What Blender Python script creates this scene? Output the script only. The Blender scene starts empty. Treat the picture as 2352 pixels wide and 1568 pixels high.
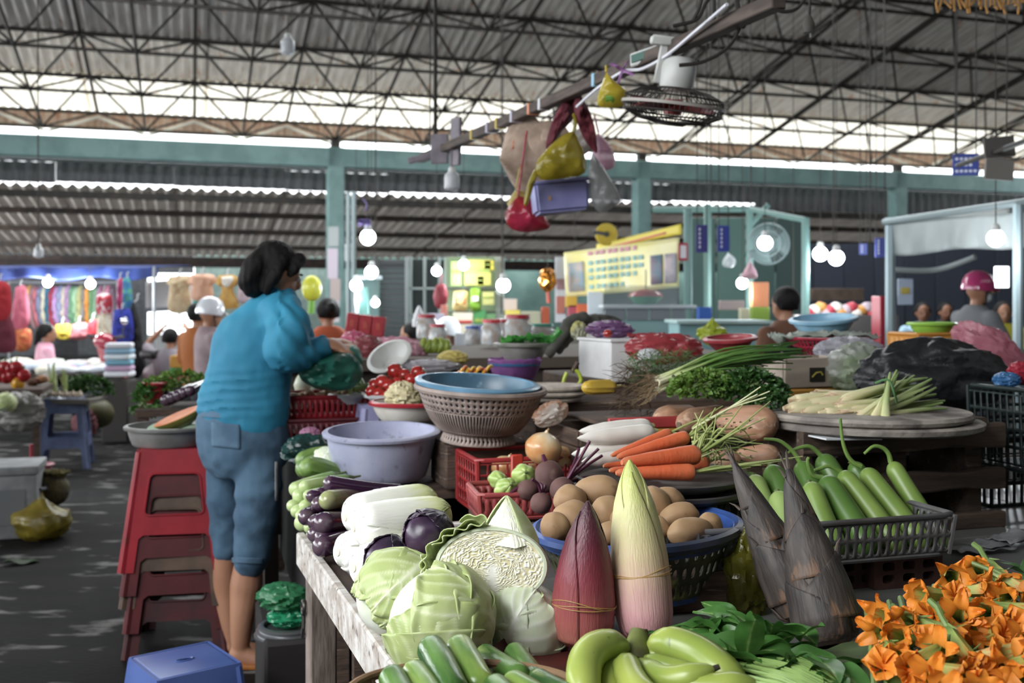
import bpy, bmesh, math, random
from math import sin, cos, pi, radians as R, sqrt, exp
from mathutils import Vector, Matrix, noise, Euler
from mathutils.geometry import tessellate_polygon
random.seed(7)
sc = bpy.context.scene
COL = sc.collection
# ---------------------------------------------------------------- camera, world, light, exposure
F, H, CX, HY = 2400.0, 1.33, 1176.0, 695.0            # focal length in pixels, eye height, principal column, horizon row
cam_d = bpy.data.cameras.new('camera'); cam = bpy.data.objects.new('camera', cam_d); COL.objects.link(cam)
cam.location = (0, 0, H); cam.rotation_euler = (R(90), 0, 0)
cam_d.sensor_width = 36; cam_d.lens = 36 * F / 2352; cam_d.shift_y = -(784 - HY) / 2352
cam_d.clip_start = .05; cam_d.clip_end = 200
cam_d.dof.use_dof = True; cam_d.dof.focus_distance = 1.9; cam_d.dof.aperture_fstop = 4.6; cam_d.dof.aperture_blades = 9
sc.camera = cam
world = bpy.data.worlds.new('overcast_sky'); sc.world = world; world.use_nodes = True
bg = world.node_tree.nodes['Background']; bg.inputs['Color'].default_value = (.93, .97, 1, 1); bg.inputs['Strength'].default_value = 2.6
def area(name, loc, aim, sx, sy, power, color=(1, 1, 1)):
    l = bpy.data.lights.new(name, 'AREA'); l.shape = 'RECTANGLE'; l.size = sx; l.size_y = sy; l.energy = power; l.color = color
    o = bpy.data.objects.new(name, l); COL.objects.link(o); o.location = loc
    o.rotation_euler = (Vector(aim) - Vector(loc)).to_track_quat('-Z', 'Y').to_euler(); return o
area('daylight_open_side', (-8.5, 3.6, 2.9), (0, 4.4, 2.3), 10, 3.0, 190, (.93, .97, 1))
area('added_key_light', (-2.5, .0, 3.1), (-.35, 2.1, .8), 2.4, 1.8, 42, (.97, .985, 1)).data.spread = R(105)  # added key lamp aimed at the cabbages, hanging free with no opening behind it
area('added_front_fill', (-4.5, -5, 3.6), (0, 3, 1.2), 6, 2.6, 22, (.95, .98, 1))  # added weak frontal fill; the hall is walled off behind it
area('added_lean_to_fill', (-14.5, 18.5, 1.5), (0, 23.5, 2.3), 5, 2.2, 420, (.95, .98, 1))  # lamp added to brighten the lean-to underside from its left end
area('added_overhead_fill', (-.5, 12.2, 5.4), (-.5, 12.4, 0), 12, 1.6, 560, (.95, .98, 1))  # added fill keeping the back stalls bright; no skylight is built above it
sc.view_settings.view_transform = 'Standard'; sc.view_settings.look = 'None'
sc.view_settings.gamma = 1; sc.view_settings.use_curve_mapping = False; sc.view_settings.exposure = .7
# ---------------------------------------------------------------- helpers
def P(px, py, Y): return Vector(((px - CX) / F * Y, Y, H + (HY - py) / F * Y))
def G(px, py, z):
    Y = (H - z) * F / (py - HY); return P(px, py, Y)
def V3(*a): return Vector(a)
def lin(h):
    if not isinstance(h, str): return (*h[:3], 1)
    h = h.lstrip('#'); o = []
    for i in (0, 2, 4):
        c = int(h[i:i+2], 16) / 255; o.append(c / 12.92 if c <= .04045 else ((c + .055) / 1.055) ** 2.4)
    g = .3 * o[0] + .6 * o[1] + .1 * o[2]; return (*[g + (q - g) * .93 for q in o], 1)
MATS = {}
def mat(name, c='888888', c2=None, r=.5, scale=10, mix=(.38, .62), bump=0, bscale=None, metal=0, spec=.5, trans=0, alpha=1,
        emit=None, es=0, coat=0, ramp=None, jit=.0, stretch=None, sss=0, transl=0, detail=4, c3=None, scale3=30, mix3=(.6, .7)):
    if name in MATS: return MATS[name]
    m = bpy.data.materials.new(name); m.use_nodes = True; nt = m.node_tree; N = nt.nodes; Lk = nt.links.new
    p = N['Principled BSDF']; out = N['Material Output']
    p.inputs['Roughness'].default_value = r; p.inputs['Metallic'].default_value = metal
    p.inputs['Specular IOR Level'].default_value = spec; p.inputs['Base Color'].default_value = lin(c)
    p.inputs['Transmission Weight'].default_value = trans; p.inputs['Alpha'].default_value = alpha
    p.inputs['Coat Weight'].default_value = coat
    if sss: p.inputs['Subsurface Weight'].default_value = sss; p.inputs['Subsurface Radius'].default_value = (.01, .008, .004); p.inputs['Subsurface Scale'].default_value = 1
    tc = N.new('ShaderNodeTexCoord'); co = tc.outputs['Object']
    if stretch:
        mp = N.new('ShaderNodeMapping'); mp.inputs['Scale'].default_value = stretch; Lk(co, mp.inputs['Vector']); co = mp.outputs[0]
    def nz(s, d=4):
        n = N.new('ShaderNodeTexNoise'); n.inputs['Scale'].default_value = s; n.inputs['Detail'].default_value = d; Lk(co, n.inputs['Vector']); return n.outputs['Fac']
    def mr(a, f0, f1, t0=0, t1=1):
        n = N.new('ShaderNodeMapRange'); Lk(a, n.inputs[0])
        for i, v in enumerate((f0, f1, t0, t1)): n.inputs[i + 1].default_value = v
        return n.outputs[0]
    csock = None
    if ramp:
        at = N.new('ShaderNodeAttribute'); at.attribute_name = 'k'; fac = at.outputs['Fac']
        if jit:
            ad = N.new('ShaderNodeMath'); ad.operation = 'ADD'; Lk(fac, ad.inputs[0]); Lk(mr(nz(scale, detail), .3, .7, -jit, jit), ad.inputs[1]); fac = ad.outputs[0]
        cr = N.new('ShaderNodeValToRGB'); Lk(fac, cr.inputs[0]); el = cr.color_ramp.elements
        while len(el) < len(ramp): el.new(.5)
        for e, (q, cc) in zip(el, ramp): e.position = q
        for e, (q, cc) in zip(el, ramp): e.color = lin(cc)
        csock = cr.outputs[0]
    def mixc(a, fac, colr):
        n = N.new('ShaderNodeMix'); n.data_type = 'RGBA'; Lk(fac, n.inputs[0])
        if a is None: n.inputs[6].default_value = lin(c)
        else: Lk(a, n.inputs[6])
        n.inputs[7].default_value = lin(colr); return n.outputs[2]
    if c2: csock = mixc(csock, mr(nz(scale, detail), mix[0], mix[1]), c2)
    if c3: csock = mixc(csock, mr(nz(scale3, 6), mix3[0], mix3[1]), c3)
    if csock: Lk(csock, p.inputs['Base Color'])
    if bump:
        b = N.new('ShaderNodeBump'); b.inputs['Strength'].default_value = min(1, bump); b.inputs['Distance'].default_value = .004 * max(1, bump)
        Lk(nz(bscale or scale * 4, 5), b.inputs['Height']); Lk(b.outputs[0], p.inputs['Normal'])
    if emit: p.inputs['Emission Color'].default_value = lin(emit); p.inputs['Emission Strength'].default_value = es
    if transl:
        tr = N.new('ShaderNodeBsdfTranslucent'); mx = N.new('ShaderNodeMixShader'); mx.inputs[0].default_value = transl
        if csock: Lk(csock, tr.inputs[0])
        else: tr.inputs[0].default_value = lin(c)
        Lk(p.outputs[0], mx.inputs[1]); Lk(tr.outputs[0], mx.inputs[2]); Lk(mx.outputs[0], out.inputs[0])
    MATS[name] = m; return m
def M(c, r=.5, **k): return mat('paint_%s_%d_%s' % (c, int(r * 100), ''.join(sorted(str(v) for v in k.values()))[:24]), c, r=r, **k)
# shapes are (verts, faces[, k]) tuples in local space
def xf(s, m):
    return ([m @ Vector(v) for v in s[0]],) + tuple(s[1:])
def mv(s, *d): return xf(s, Matrix.Translation(d))
def join(*ss):
    V, Fc, K = [], [], []
    for s in ss:
        o = len(V); V += list(s[0]); Fc += [tuple(i + o for i in f) for f in s[1]]; K += list(s[2]) if len(s) > 2 else [0] * len(s[0])
    return V, Fc, K
def mesh(name, s, m=None, smooth=True, angle=None):
    me = bpy.data.meshes.new(name); me.from_pydata([tuple(v) for v in s[0]], [], s[1])
    if len(s) > 2:
        a = me.attributes.new('k', 'FLOAT', 'POINT'); a.data.foreach_set('value', [float(x) for x in s[2]])
    if m: me.materials.append(m)
    if smooth: me.shade_smooth()
    if angle and smooth:
        try: me.set_sharp_from_angle(angle=R(angle))
        except Exception: pass
    return me
def obj(name, s, m=None, parent=None, loc=None, rot=None, smooth=True, angle=38, solid=0, sub=0, mtx=None):
    me = s if isinstance(s, bpy.types.Mesh) else mesh(name, s, m, smooth, angle)
    o = bpy.data.objects.new(name, me); COL.objects.link(o)
    if parent: o.parent = parent
    if mtx is not None: o.matrix_basis = mtx
    if loc is not None: o.location = loc
    if rot is not None: o.rotation_euler = rot
    if solid:
        md = o.modifiers.new('thick', 'SOLIDIFY'); md.thickness = solid; md.offset = 0
    if sub:
        md = o.modifiers.new('sub', 'SUBSURF'); md.levels = sub; md.render_levels = sub
    return o
def tag(o, label, cat, group=None, kind=None):
    if label: o['label'] = label
    if cat: o['category'] = cat
    if group: o['group'] = group
    if kind: o['kind'] = kind
    return o
def thing(name, label, cat, loc=(0, 0, 0), rz=0, group=None, mtx=None, rot=None):
    o = bpy.data.objects.new(name, None); COL.objects.link(o); o.empty_display_size = .05
    if mtx is not None: o.matrix_basis = mtx
    else: o.location = loc; o.rotation_euler = rot if rot else (0, 0, rz)
    return tag(o, label, cat, group)
def struct(name, s, m, **k):
    o = obj(name, s, m, **k)
    if not k.get('parent'): o['kind'] = 'structure'
    return o
def dup(root, label=None, loc=None, rz=None, mtx=None, group=None):
    def cp(o, par):
        c = o.copy(); COL.objects.link(c); c.parent = par
        for ch in list(o.children): cp(ch, c)
        return c
    r = cp(root, None)
    if mtx is not None: r.matrix_basis = mtx
    if loc is not None: r.location = loc
    if rz is not None: r.rotation_euler = (0, 0, rz)
    if label: r['label'] = label
    if group: r['group'] = group
    return r
def box(sx, sy, sz, bev=0, seg=1, at=(0, 0, 0), base=False):
    bm = bmesh.new(); bmesh.ops.create_cube(bm, size=1)
    for v in bm.verts: v.co = Vector((v.co.x * sx, v.co.y * sy, v.co.z * sz + (sz / 2 if base else 0)))
    if bev: bmesh.ops.bevel(bm, geom=bm.edges[:], offset=bev, segments=seg, affect='EDGES', profile=.6)
    bm.verts.index_update(); s = ([v.co + Vector(at) for v in bm.verts], [tuple(v.index for v in f.verts) for f in bm.faces]); bm.free(); return s
def bar(a, b, w, h=None, bev=0):
    a, b = Vector(a), Vector(b); d = b - a; s = box(w, h or w, d.length, bev, base=True)
    up = 'Y' if abs(d.normalized().z) < .95 else 'X'
    return xf(s, Matrix.Translation(a) @ d.to_track_quat('Z', up).to_matrix().to_4x4())
def tube(pts, rad, n=8, cap=True, k=None, close=False):
    pts = [Vector(p) for p in pts]; L = len(pts); rad = [rad] * L if not hasattr(rad, '__len__') else list(rad)
    V, Fc, K = [], [], []; nrm = None
    for i, p in enumerate(pts):
        t = (pts[(i + 1) % L] - pts[i - 1]) if close else (pts[min(i + 1, L - 1)] - pts[max(i - 1, 0)])
        t = t.normalized() if t.length > 1e-9 else Vector((0, 0, 1))
        if nrm is None: nrm = t.orthogonal().normalized()
        nrm = (nrm - t * nrm.dot(t)); nrm = nrm.normalized() if nrm.length > 1e-6 else t.orthogonal().normalized()
        b = t.cross(nrm)
        for j in range(n):
            a = 2 * pi * j / n; V.append(p + (nrm * cos(a) + b * sin(a)) * rad[i]); K.append(k[i] if k else i / max(1, L - 1))
    for i in range(L if close else L - 1):
        for j in range(n):
            i2 = (i + 1) % L; Fc.append((i * n + j, i * n + (j + 1) % n, i2 * n + (j + 1) % n, i2 * n + j))
    if cap and not close: Fc.append(tuple(range(n))[::-1]); Fc.append(tuple(range((L - 1) * n, L * n)))
    return V, Fc, K
def lathe(prof, n=32, sx=1, sy=1, closed=False):
    V, Fc, K = [], [], []; m = len(prof)
    for i, (r, z) in enumerate(prof):
        for j in range(n):
            a = 2 * pi * j / n; V.append(Vector((r * cos(a) * sx, r * sin(a) * sy, z))); K.append(i / max(1, m - 1))
    for i in range(m if closed else m - 1):
        for j in range(n):
            i2 = (i + 1) % m; Fc.append((i * n + j, i * n + (j + 1) % n, i2 * n + (j + 1) % n, i2 * n + j))
    if not closed:
        if prof[0][0] > 1e-5: Fc.append(tuple(range(n))[::-1])
        if prof[-1][0] > 1e-5: Fc.append(tuple(range((m - 1) * n, m * n)))
    return V, Fc, K
def blob(rx, ry, rz, amp=.1, freq=2.0, seed=0, nu=28, nv=18, fn=None, ridge=False):
    V, Fc, K = [], [], []
    for i in range(nv + 1):
        th = pi * i / nv
        for j in range(nu):
            a = 2 * pi * j / nu; d = Vector((sin(th) * cos(a), sin(th) * sin(a), cos(th)))
            q = noise.noise(d * freq + Vector((seed * 3.1, seed * 1.7, seed)))
            if ridge: q = 1 - 2 * abs(q) + .5 * (1 - 2 * abs(noise.noise(d * freq * 2.3 + Vector((seed, 5, seed * 2)))))- .6
            f = 1 + amp * q
            if fn: f *= fn(d, th, a)
            V.append(Vector((d.x * rx * f, d.y * ry * f, d.z * rz * f))); K.append(.5 + .5 * q)
    for i in range(nv):
        for j in range(nu):
            Fc.append((i * nu + j, (i + 1) * nu + j, (i + 1) * nu + (j + 1) % nu, i * nu + (j + 1) % nu))
    return weld(V, Fc, K)
def weld(V, Fc, K=None, eps=5):
    mp, nV, nK, ix = {}, [], [], []
    for i, v in enumerate(V):
        q = (round(v[0], eps), round(v[1], eps), round(v[2], eps))
        if q not in mp: mp[q] = len(nV); nV.append(v); nK.append(K[i] if K else 0)
        ix.append(mp[q])
    nF = []
    for f in Fc:
        g = []
        for i in f:
            if ix[i] not in g: g.append(ix[i])
        if len(g) > 2: nF.append(tuple(g))
    return nV, nF, nK
def grid(fn, nu, nv, close_u=False):
    V, Fc, K = [], [], []; cu = nu if close_u else nu + 1
    for i in range(nv + 1):
        for j in range(cu):
            q = fn(j / nu, i / nv)
            if isinstance(q, tuple) and len(q) == 2: V.append(Vector(q[0])); K.append(q[1])
            else: V.append(Vector(q)); K.append(i / nv)
    for i in range(nv):
        for j in range(nu):
            j2 = (j + 1) % cu if close_u else j + 1
            Fc.append((i * cu + j, i * cu + j2, (i + 1) * cu + j2, (i + 1) * cu + j))
    return V, Fc, K
def plate(outer, holes=(), t=.01):
    """flat plate in the XZ plane (thickness along Y) with holes"""
    loops = [outer] + list(holes); flat = [p for l in loops for p in l]
    tris = tessellate_polygon([[Vector((x, z, 0)) for x, z in l] for l in loops]); n = len(flat)
    V = [Vector((x, -t / 2, z)) for x, z in flat] + [Vector((x, t / 2, z)) for x, z in flat]
    Fc = []
    for a, b, c in tris:
        (x0, z0), (x1, z1), (x2, z2) = flat[a], flat[b], flat[c]
        if (x1 - x0) * (z2 - z0) - (x2 - x0) * (z1 - z0) < 0: b, c = c, b
        Fc += [(a, b, c), (a + n, c + n, b + n)]
    o = 0
    for l in loops:
        for i in range(len(l)):
            a, b = o + i, o + (i + 1) % len(l); Fc.append((a, a + n, b + n, b))
        o += len(l)
    return V, Fc
def rrect(x0, z0, x1, z1, r, n=4):
    o = []
    for cx, cz, a0 in ((x1 - r, z0 + r, -90), (x1 - r, z1 - r, 0), (x0 + r, z1 - r, 90), (x0 + r, z0 + r, 180)):
        for i in range(n + 1):
            a = R(a0 + 90 * i / n); o.append((cx + r * cos(a), cz + r * sin(a)))
    return o
def perf(nu, nv, fn, hu=.6, hv=.6, shape='round', wrap=False, skip=None):
    """perforated sheet: fn(u,v)->point; one hole per cell"""
    V, Fc, ix = [], [], {}
    def vid(u, v):
        if wrap: u = u % 1.0
        key = (round(u, 5), round(v, 5))
        if key not in ix: ix[key] = len(V); V.append(Vector(fn(u, v)))
        return ix[key]
    off = [(-1, -1), (0, -1), (1, -1), (1, 0), (1, 1), (0, 1), (-1, 1), (-1, 0)]
    for j in range(nv):
        for i in range(nu):
            cu, cv = (i + .5) / nu, (j + .5) / nv; du, dv = .5 / nu, .5 / nv
            outer = [vid(cu + a * du, cv + b * dv) for a, b in off]
            if skip and skip(i, j): Fc.append(tuple(outer)); continue
            inner = []
            for a, b in off:
                q = (.72 if shape == 'round' else .42 if shape == 'diamond' else 1.0) if a and b else 1.0
                inner.append(vid(cu + a * du * hu * q, cv + b * dv * hv * q))
            for k in range(8): Fc.append((outer[k], outer[(k + 1) % 8], inner[(k + 1) % 8], inner[k]))
    return V, Fc
def lerp_prof(prof, t):
    for (a, ra), (b, rb) in zip(prof, prof[1:]):
        if t <= b:
            f = (t - a) / max(1e-6, b - a); f = f * f * (3 - 2 * f) if False else f; return ra + (rb - ra) * f
    return prof[-1][1]
def rod(L, prof, n=16, m=18, bend=0, lobes=0, lamp=0, amp=0, freq=3, seed=0, flat=1, ts=None):
    """swept body along +Z, bowed in X by bend*L; prof=[(t,radius)]"""
    V, Fc, K = [], [], []; T = ts or [i / m for i in range(m + 1)]
    for t in T:
        r = lerp_prof(prof, t); cx = bend * L * 4 * t * (1 - t)
        for j in range(n):
            a = 2 * pi * j / n; q = 1 + (lamp * cos(lobes * a) if lobes else 0)
            p = Vector((cos(a) * r * q, sin(a) * r * q * flat, L * t))
            if amp: p += Vector((cos(a), sin(a), 0)) * r * amp * noise.noise(Vector((cos(a) * .5, sin(a) * .5, t * L / max(r, .01) * .3)) * freq + Vector((seed, seed * 2, 0)))
            V.append(p + Vector((cx, 0, 0))); K.append(t)
    mm = len(T) - 1
    for i in range(mm):
        for j in range(n): Fc.append((i * n + j, i * n + (j + 1) % n, (i + 1) * n + (j + 1) % n, (i + 1) * n + j))
    Fc.append(tuple(range(n))[::-1]); Fc.append(tuple(range(mm * n, (mm + 1) * n)))
    return V, Fc, K
def endround(prof_mid, e=.12, r0=0.0, r1=0.0):
    return prof_mid
def capsule(r, e0=.08, e1=.08, mid=None):
    """profile with rounded ends"""
    o = [(0, .02 * r)]
    for i in range(1, 7): o.append((e0 * (1 - cos(i / 6 * pi / 2)), r * sin(i / 6 * pi / 2) * (mid(e0) if mid else 1)))
    if mid:
        for i in range(1, 12): t = e0 + (1 - e0 - e1) * i / 12; o.append((t, r * mid(t)))
    for i in range(5, -1, -1): o.append((1 - e1 * (1 - cos(i / 6 * pi / 2)) if i else 1, max(.02 * r, r * sin(i / 6 * pi / 2) * (mid(1 - e1) if mid else 1))))
    o.insert(-6, (1 - e1, r * (mid(1 - e1) if mid else 1))); o[-1] = (1, .02 * r)
    return sorted(o)
def profT(prof): return [t for t, r in prof]
def along(a, b, roll=0):
    a, b = Vector(a), Vector(b); d = b - a
    q = d.to_track_quat('Z', 'X'); return Matrix.Translation(a) @ q.to_matrix().to_4x4() @ Matrix.Rotation(roll, 4, 'Z')
def wrapleaf(prof, L, t0, t1, a0, span, lift=.04, nt=18, na=16, tip=1.6, bend=0, ruffle=0, rf=9, flare=0, seed=0, vein=0, basew=1.0):
    """a leaf or bract lying on a rod surface"""
    def fn(u, v):
        t = t0 + (t1 - t0) * v; w = (1 - v ** tip) * (basew + (1 - basew) * min(1, v * 3)); w = max(w, .02)
        a = a0 + span * (u - .5) * w; r = lerp_prof(prof, min(1, max(0, t)))
        ed = abs(u - .5) * 2
        r2 = r * (1 + lift * (1 - .5 * ed ** 3)) + flare * (v ** 3) * r + lift * .2 * r
        if ruffle: r2 += ruffle * r * (ed ** 4 + v ** 6) * sin(rf * (v * 3 + u * 5) + seed)
        kk = 0
        if vein:
            x = (u - .5) * span * w * .8; best = exp(-(x / .05) ** 2) * 1.2
            for q in range(1, 8):
                yy = q * .15 - .1 + abs(x) * .75; best = max(best, exp(-((v * 1.0 - yy) / .018) ** 2) * (1 - .6 * abs(x)))
            r2 += vein * r * best; kk = min(1, best)
        return (Vector((r2 * cos(a) + bend * L * 4 * t * (1 - t), r2 * sin(a), L * t)), kk if vein else v)
    return grid(fn, na, nt)
def leafblade(L, W, droop=.2, fold=.25, wave=.05, nu=8, nv=14, pw=.9, seed=0, curl=0):
    """leaf along +Y from the origin, facing +Z"""
    def fn(u, v):
        w = W * max(.015, sin(pi * min(1, v ** pw)) ** .8) * (u - .5); y = L * v
        z = -droop * L * v * v + fold * abs(w) + wave * L * sin(v * 9 + seed) * abs(u - .5) * 2
        return (Vector((w + curl * L * v * v, y * (1 - .2 * droop * v), z)), 1 - min(1, abs(u - .5) * 6))
    return grid(fn, nu, nv)
def remesh(shape, voxel=.01, smooth=4, fac=.5):
    me = mesh('tmp', (shape[0], shape[1]), None, False); o = bpy.data.objects.new('tmp', me); COL.objects.link(o)
    md = o.modifiers.new('r', 'REMESH'); md.mode = 'VOXEL'; md.voxel_size = voxel
    md = o.modifiers.new('s', 'SMOOTH'); md.iterations = smooth; md.factor = fac
    dg = bpy.context.evaluated_depsgraph_get(); ev = o.evaluated_get(dg); m2 = ev.to_mesh()
    V = [v.co.copy() for v in m2.vertices]; Fc = [tuple(p.vertices) for p in m2.polygons]; Nn = [v.normal.copy() for v in m2.vertices]
    ev.to_mesh_clear(); bpy.data.objects.remove(o); bpy.data.meshes.remove(me)
    return V, Fc, Nn
def wrinkle(rs, fn):
    V, Fc, Nn = rs; return [v + n * fn(v) for v, n in zip(V, Nn)], Fc
def fit(prof, n=16): return prof
TH = R(17); UX, UY = -sin(TH), cos(TH); VX, VY = cos(TH), sin(TH); C1 = (-406 / F * 19, 19.0)
def roof_at(p): return 4.76 - .221 * ((p[0] - C1[0]) * UX + (p[1] - C1[1]) * UY)
def Q(s, t, z): return Vector((C1[0] + UX * s + VX * t, C1[1] + UY * s + VY * t, z))    # hall axes: s away down the aisle, t along the beam
# ================================================================ SETTING
m_floor = mat('wet_concrete', '0f0e0e', c2='181615', r=.75, spec=.12, scale=2.2, mix=(.4, .62), c3='6d6c6a', scale3=3.2, mix3=(.58, .66), bump=.5, bscale=30, stretch=(1, 2.6, 1))
struct('floor', box(60, 64, .2, at=(0, 12, -.1)), m_floor)
m_teal = mat('teal_paint', '7fa3a1', c2='6d918f', r=.6, scale=3, bump=.15)
m_tealD = mat('teal_paint_old', '67918c', c2='587d79', r=.6, scale=4)
m_steel = mat('dark_truss_steel', '30302e', c2='443c36', r=.6, metal=.3, scale=6)
m_sheet = mat('zinc_sheet', 'c6c2bb', c2='aaa59d', r=.5, scale=2.5, c3='9a6a48', scale3=5, mix3=(.62, .74), stretch=(3, .5, 1), transl=.032)  # faint translucency gives opaque zinc a glow in place of up-light
m_sheetE = mat('eave_glow_sheet', 'f3eee2', c2='e4dccb', r=.5, scale=3, c3='c98f62', scale3=4, mix3=(.66, .8), stretch=(3, .4, 1), transl=.5)  # pale colour and translucency imitate light bouncing up at the eave
m_sheetL = mat('lean_to_sheet', 'cfc6bd', c2='b3a9a0', r=.55, scale=2, stretch=(3, .5, 1), transl=.05)  # slight glow through the sheet stands in for light on the underside
m_rust = mat('rusty_fascia', 'b5856a', c2='d9c0ac', r=.7, scale=3, mix=(.35, .6), stretch=(4, 1, .6))
m_white_strut = M('e9e6dc', .5)
for i, t in enumerate((-6.05, 0, 6.05, 12.05, 18.1)):
    c = struct('trim_%d' % (i + 1), box(.30, .30, 4.14, .02, base=True), m_teal, loc=Q(0, t, 0), rot=(0, 0, TH))
    obj('bearing_plate', box(.16, .16, .14, .01, base=True), m_steel, c, loc=(0, 0, 4.14))
struct('wall_beam', box(32, .3, .35, .01), m_teal, loc=Q(0, 4, 3.955), rot=(0, 0, TH))
def corr(w, l, pitch=.15, amp=.03, nl=2, per=6):
    n = int(round(w / pitch)) * per
    return grid(lambda u, v: (Vector(((u - .5) * w, (v - .5) * l, amp * sin(2 * pi * u * w / pitch))), v), n, nl)
SL = .221; sl_a = math.atan(SL)
def roofz(s): return 4.86 - SL * s
ceil = struct('ceiling', box(.1, .1, .02), m_steel, loc=Q(-8, 4, roofz(-8) + .35)); ceil.rotation_euler = (0, 0, TH)
CM = Matrix.Translation(Q(-8, 4, roofz(-8) + .35)) @ Matrix.Rotation(TH, 4, 'Z'); CI = CM.inverted()
def in_hall(s, t, z): return CI @ Q(s, t, z)
# individual corrugated sheets, 1.5 m deep rows and 1.95 m wide, lapped
rowL = 1.5 / cos(sl_a) + .12
me_sheet = mesh('roof_sheet', corr(2.0, rowL), m_sheet); me_sheetE = mesh('roof_sheet_glow', corr(2.0, rowL), m_sheetE)
m_sheetM = mat('half_glow_sheet', 'd9d2c6', c2='c4bcb0', r=.5, scale=2.5, c3='b07c50', scale3=5, mix3=(.6, .74), stretch=(3, .5, 1), transl=.1)  # weaker glow put into the second row, imitating light fading from the eave
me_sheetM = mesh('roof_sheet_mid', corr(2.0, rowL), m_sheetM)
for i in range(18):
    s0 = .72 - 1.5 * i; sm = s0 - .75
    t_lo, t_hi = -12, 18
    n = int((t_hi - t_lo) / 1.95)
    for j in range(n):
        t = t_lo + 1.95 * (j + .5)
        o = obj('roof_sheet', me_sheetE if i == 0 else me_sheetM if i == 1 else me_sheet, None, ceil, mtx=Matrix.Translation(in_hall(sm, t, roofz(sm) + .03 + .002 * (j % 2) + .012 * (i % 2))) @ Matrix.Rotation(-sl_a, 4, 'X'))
# space frame
frame = thing('roof_space_frame', 'dark steel double layer space frame under the corrugated main roof', 'roof frame', Q(0, 0, 4.3), TH)
FMi = (Matrix.Translation(Q(0, 0, 4.3)) @ Matrix.Rotation(TH, 4, 'Z')).inverted()
def fr(s, t, z): return FMi @ Q(s, t, z)
def zl(s): return 4.30 - SL * s
def zu(s): return 4.80 - SL * s
MOD, TM = 1.5, 1.63
me_bar = mesh('strut', tube([(0, 0, 0), (0, 0, 1)], 1, 6), m_steel, True, 50)
me_barw = mesh('strut_white', tube([(0, 0, 0), (0, 0, 1)], 1, 6), m_white_strut, True, 50)
def strut(name, a, b, r, me=me_bar):
    d = b - a; o = obj(name, me, None, frame, mtx=Matrix.Translation(a) @ d.to_track_quat('Z', 'Y').to_matrix().to_4x4() @ Matrix.Diagonal((r, r, d.length, 1))); return o
def inview(p, mx=120, my=60):
    w = (Matrix.Translation(Q(0, 0, 4.3)) @ Matrix.Rotation(TH, 4, 'Z')) @ p
    if w.y < 1: return False
    x = CX + F * w.x / w.y; y = HY - F * (w.z - H) / w.y
    return -mx < x < 2352 + mx and -my < y < 420
ns = 0
for i in range(7):
    su = .6 - MOD * i; s_l = -MOD * i
    strut('upper_chord', fr(su, -9, zu(su)), fr(su, 17, zu(su)), .032)
    strut('lower_chord', fr(s_l, -9, zl(s_l)), fr(s_l, 17, zl(s_l)), .026)
    for k in range(-6, 11):
        tu = TM * (k + .5); tl = TM * k; u = fr(su, tu, zu(su))
        for (sl, dl) in ((s_l, 0), (s_l, 1), (s_l + MOD, 0), (s_l + MOD, 1)):
            if sl > .1: continue
            l = fr(sl, TM * (k + dl), zl(sl))
            if ns < 290 and (inview(u) or inview(l)):
                strut('diagonal_strut', l, u, .019); ns += 1
for k in range(-5, 10):
    l0 = fr(0, TM * k, zl(0)); a = fr(.68, TM * (k + .5), zu(.6) - .06)
    strut('eave_brace', fr(.45, TM * k, 4.28), a, .026, me_barw); strut('eave_brace', fr(.45, TM * (k + 1), 4.28), a, .026, me_barw)
    strut('rafter', fr(-9.5, TM * (k + .5), zu(-9.5)), fr(.6, TM * (k + .5), zu(.6)), .028)
    strut('bottom_rafter', fr(-9.5, TM * k, zl(-9.5)), fr(0, TM * k, zl(0)), .022)
# rusty fascia sheets over the light gap
me_f = mesh('fascia_sheet', xf(corr(1.95, .30, .15, .02), Matrix.Rotation(R(90), 4, 'X')), m_rust)
fas = struct('trim_6', box(29, .03, .04), m_rust, loc=Q(.74, 4, 4.40), rot=(0, 0, TH))
for j in range(15): obj('fascia_sheet', me_f, None, fas, loc=(-14.5 + 1.95 * (j + .5), 0, .17))
# lean-to beyond the beam: hanging corrugated strip, bright slit, sloping roof on purlins
m_dark_strip = mat('dark_hanging_sheet', '5c5c60', c2='49494d', r=.6, scale=3, stretch=(3, 1, .5))
strip = struct('wall_back_upper', box(30, .02, .06), m_dark_strip, loc=Q(.55, 4, 3.80), rot=(0, 0, TH))
me_s = mesh('hanging_sheet', xf(corr(1.95, .36, .21, .03), Matrix.Rotation(R(90), 4, 'X')), m_dark_strip)
me_s2 = mesh('hanging_sheet_long', xf(corr(1.95, .50, .21, .03), Matrix.Rotation(R(90), 4, 'X')), m_dark_strip)
for j in range(15): obj('hanging_sheet', me_s2 if j > 9 else me_s, None, strip, loc=(-14.6 + 1.95 * (j + .5), 0, -.26 if j > 9 else -.19 - .012 * (j % 3)))
LZ0, LS0, LZ1, LS1 = 3.31, .7, 2.46, 8.2
lsl = (LZ0 - LZ1) / (LS1 - LS0); la = math.atan(lsl)
def lz(s): return LZ0 - lsl * (s - LS0)
lean = struct('trim_7', box(30, .08, .12), m_steel, loc=Q(LS0, 4, LZ0 - .08), rot=(0, 0, TH))
LMi = (Matrix.Translation(Q(LS0, 4, LZ0 - .08)) @ Matrix.Rotation(TH, 4, 'Z')).inverted()
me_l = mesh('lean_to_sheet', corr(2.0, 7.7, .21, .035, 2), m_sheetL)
m_purl = mat('lean_to_purlin', '3b3533', c2='52433b', r=.7, scale=4)
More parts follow.
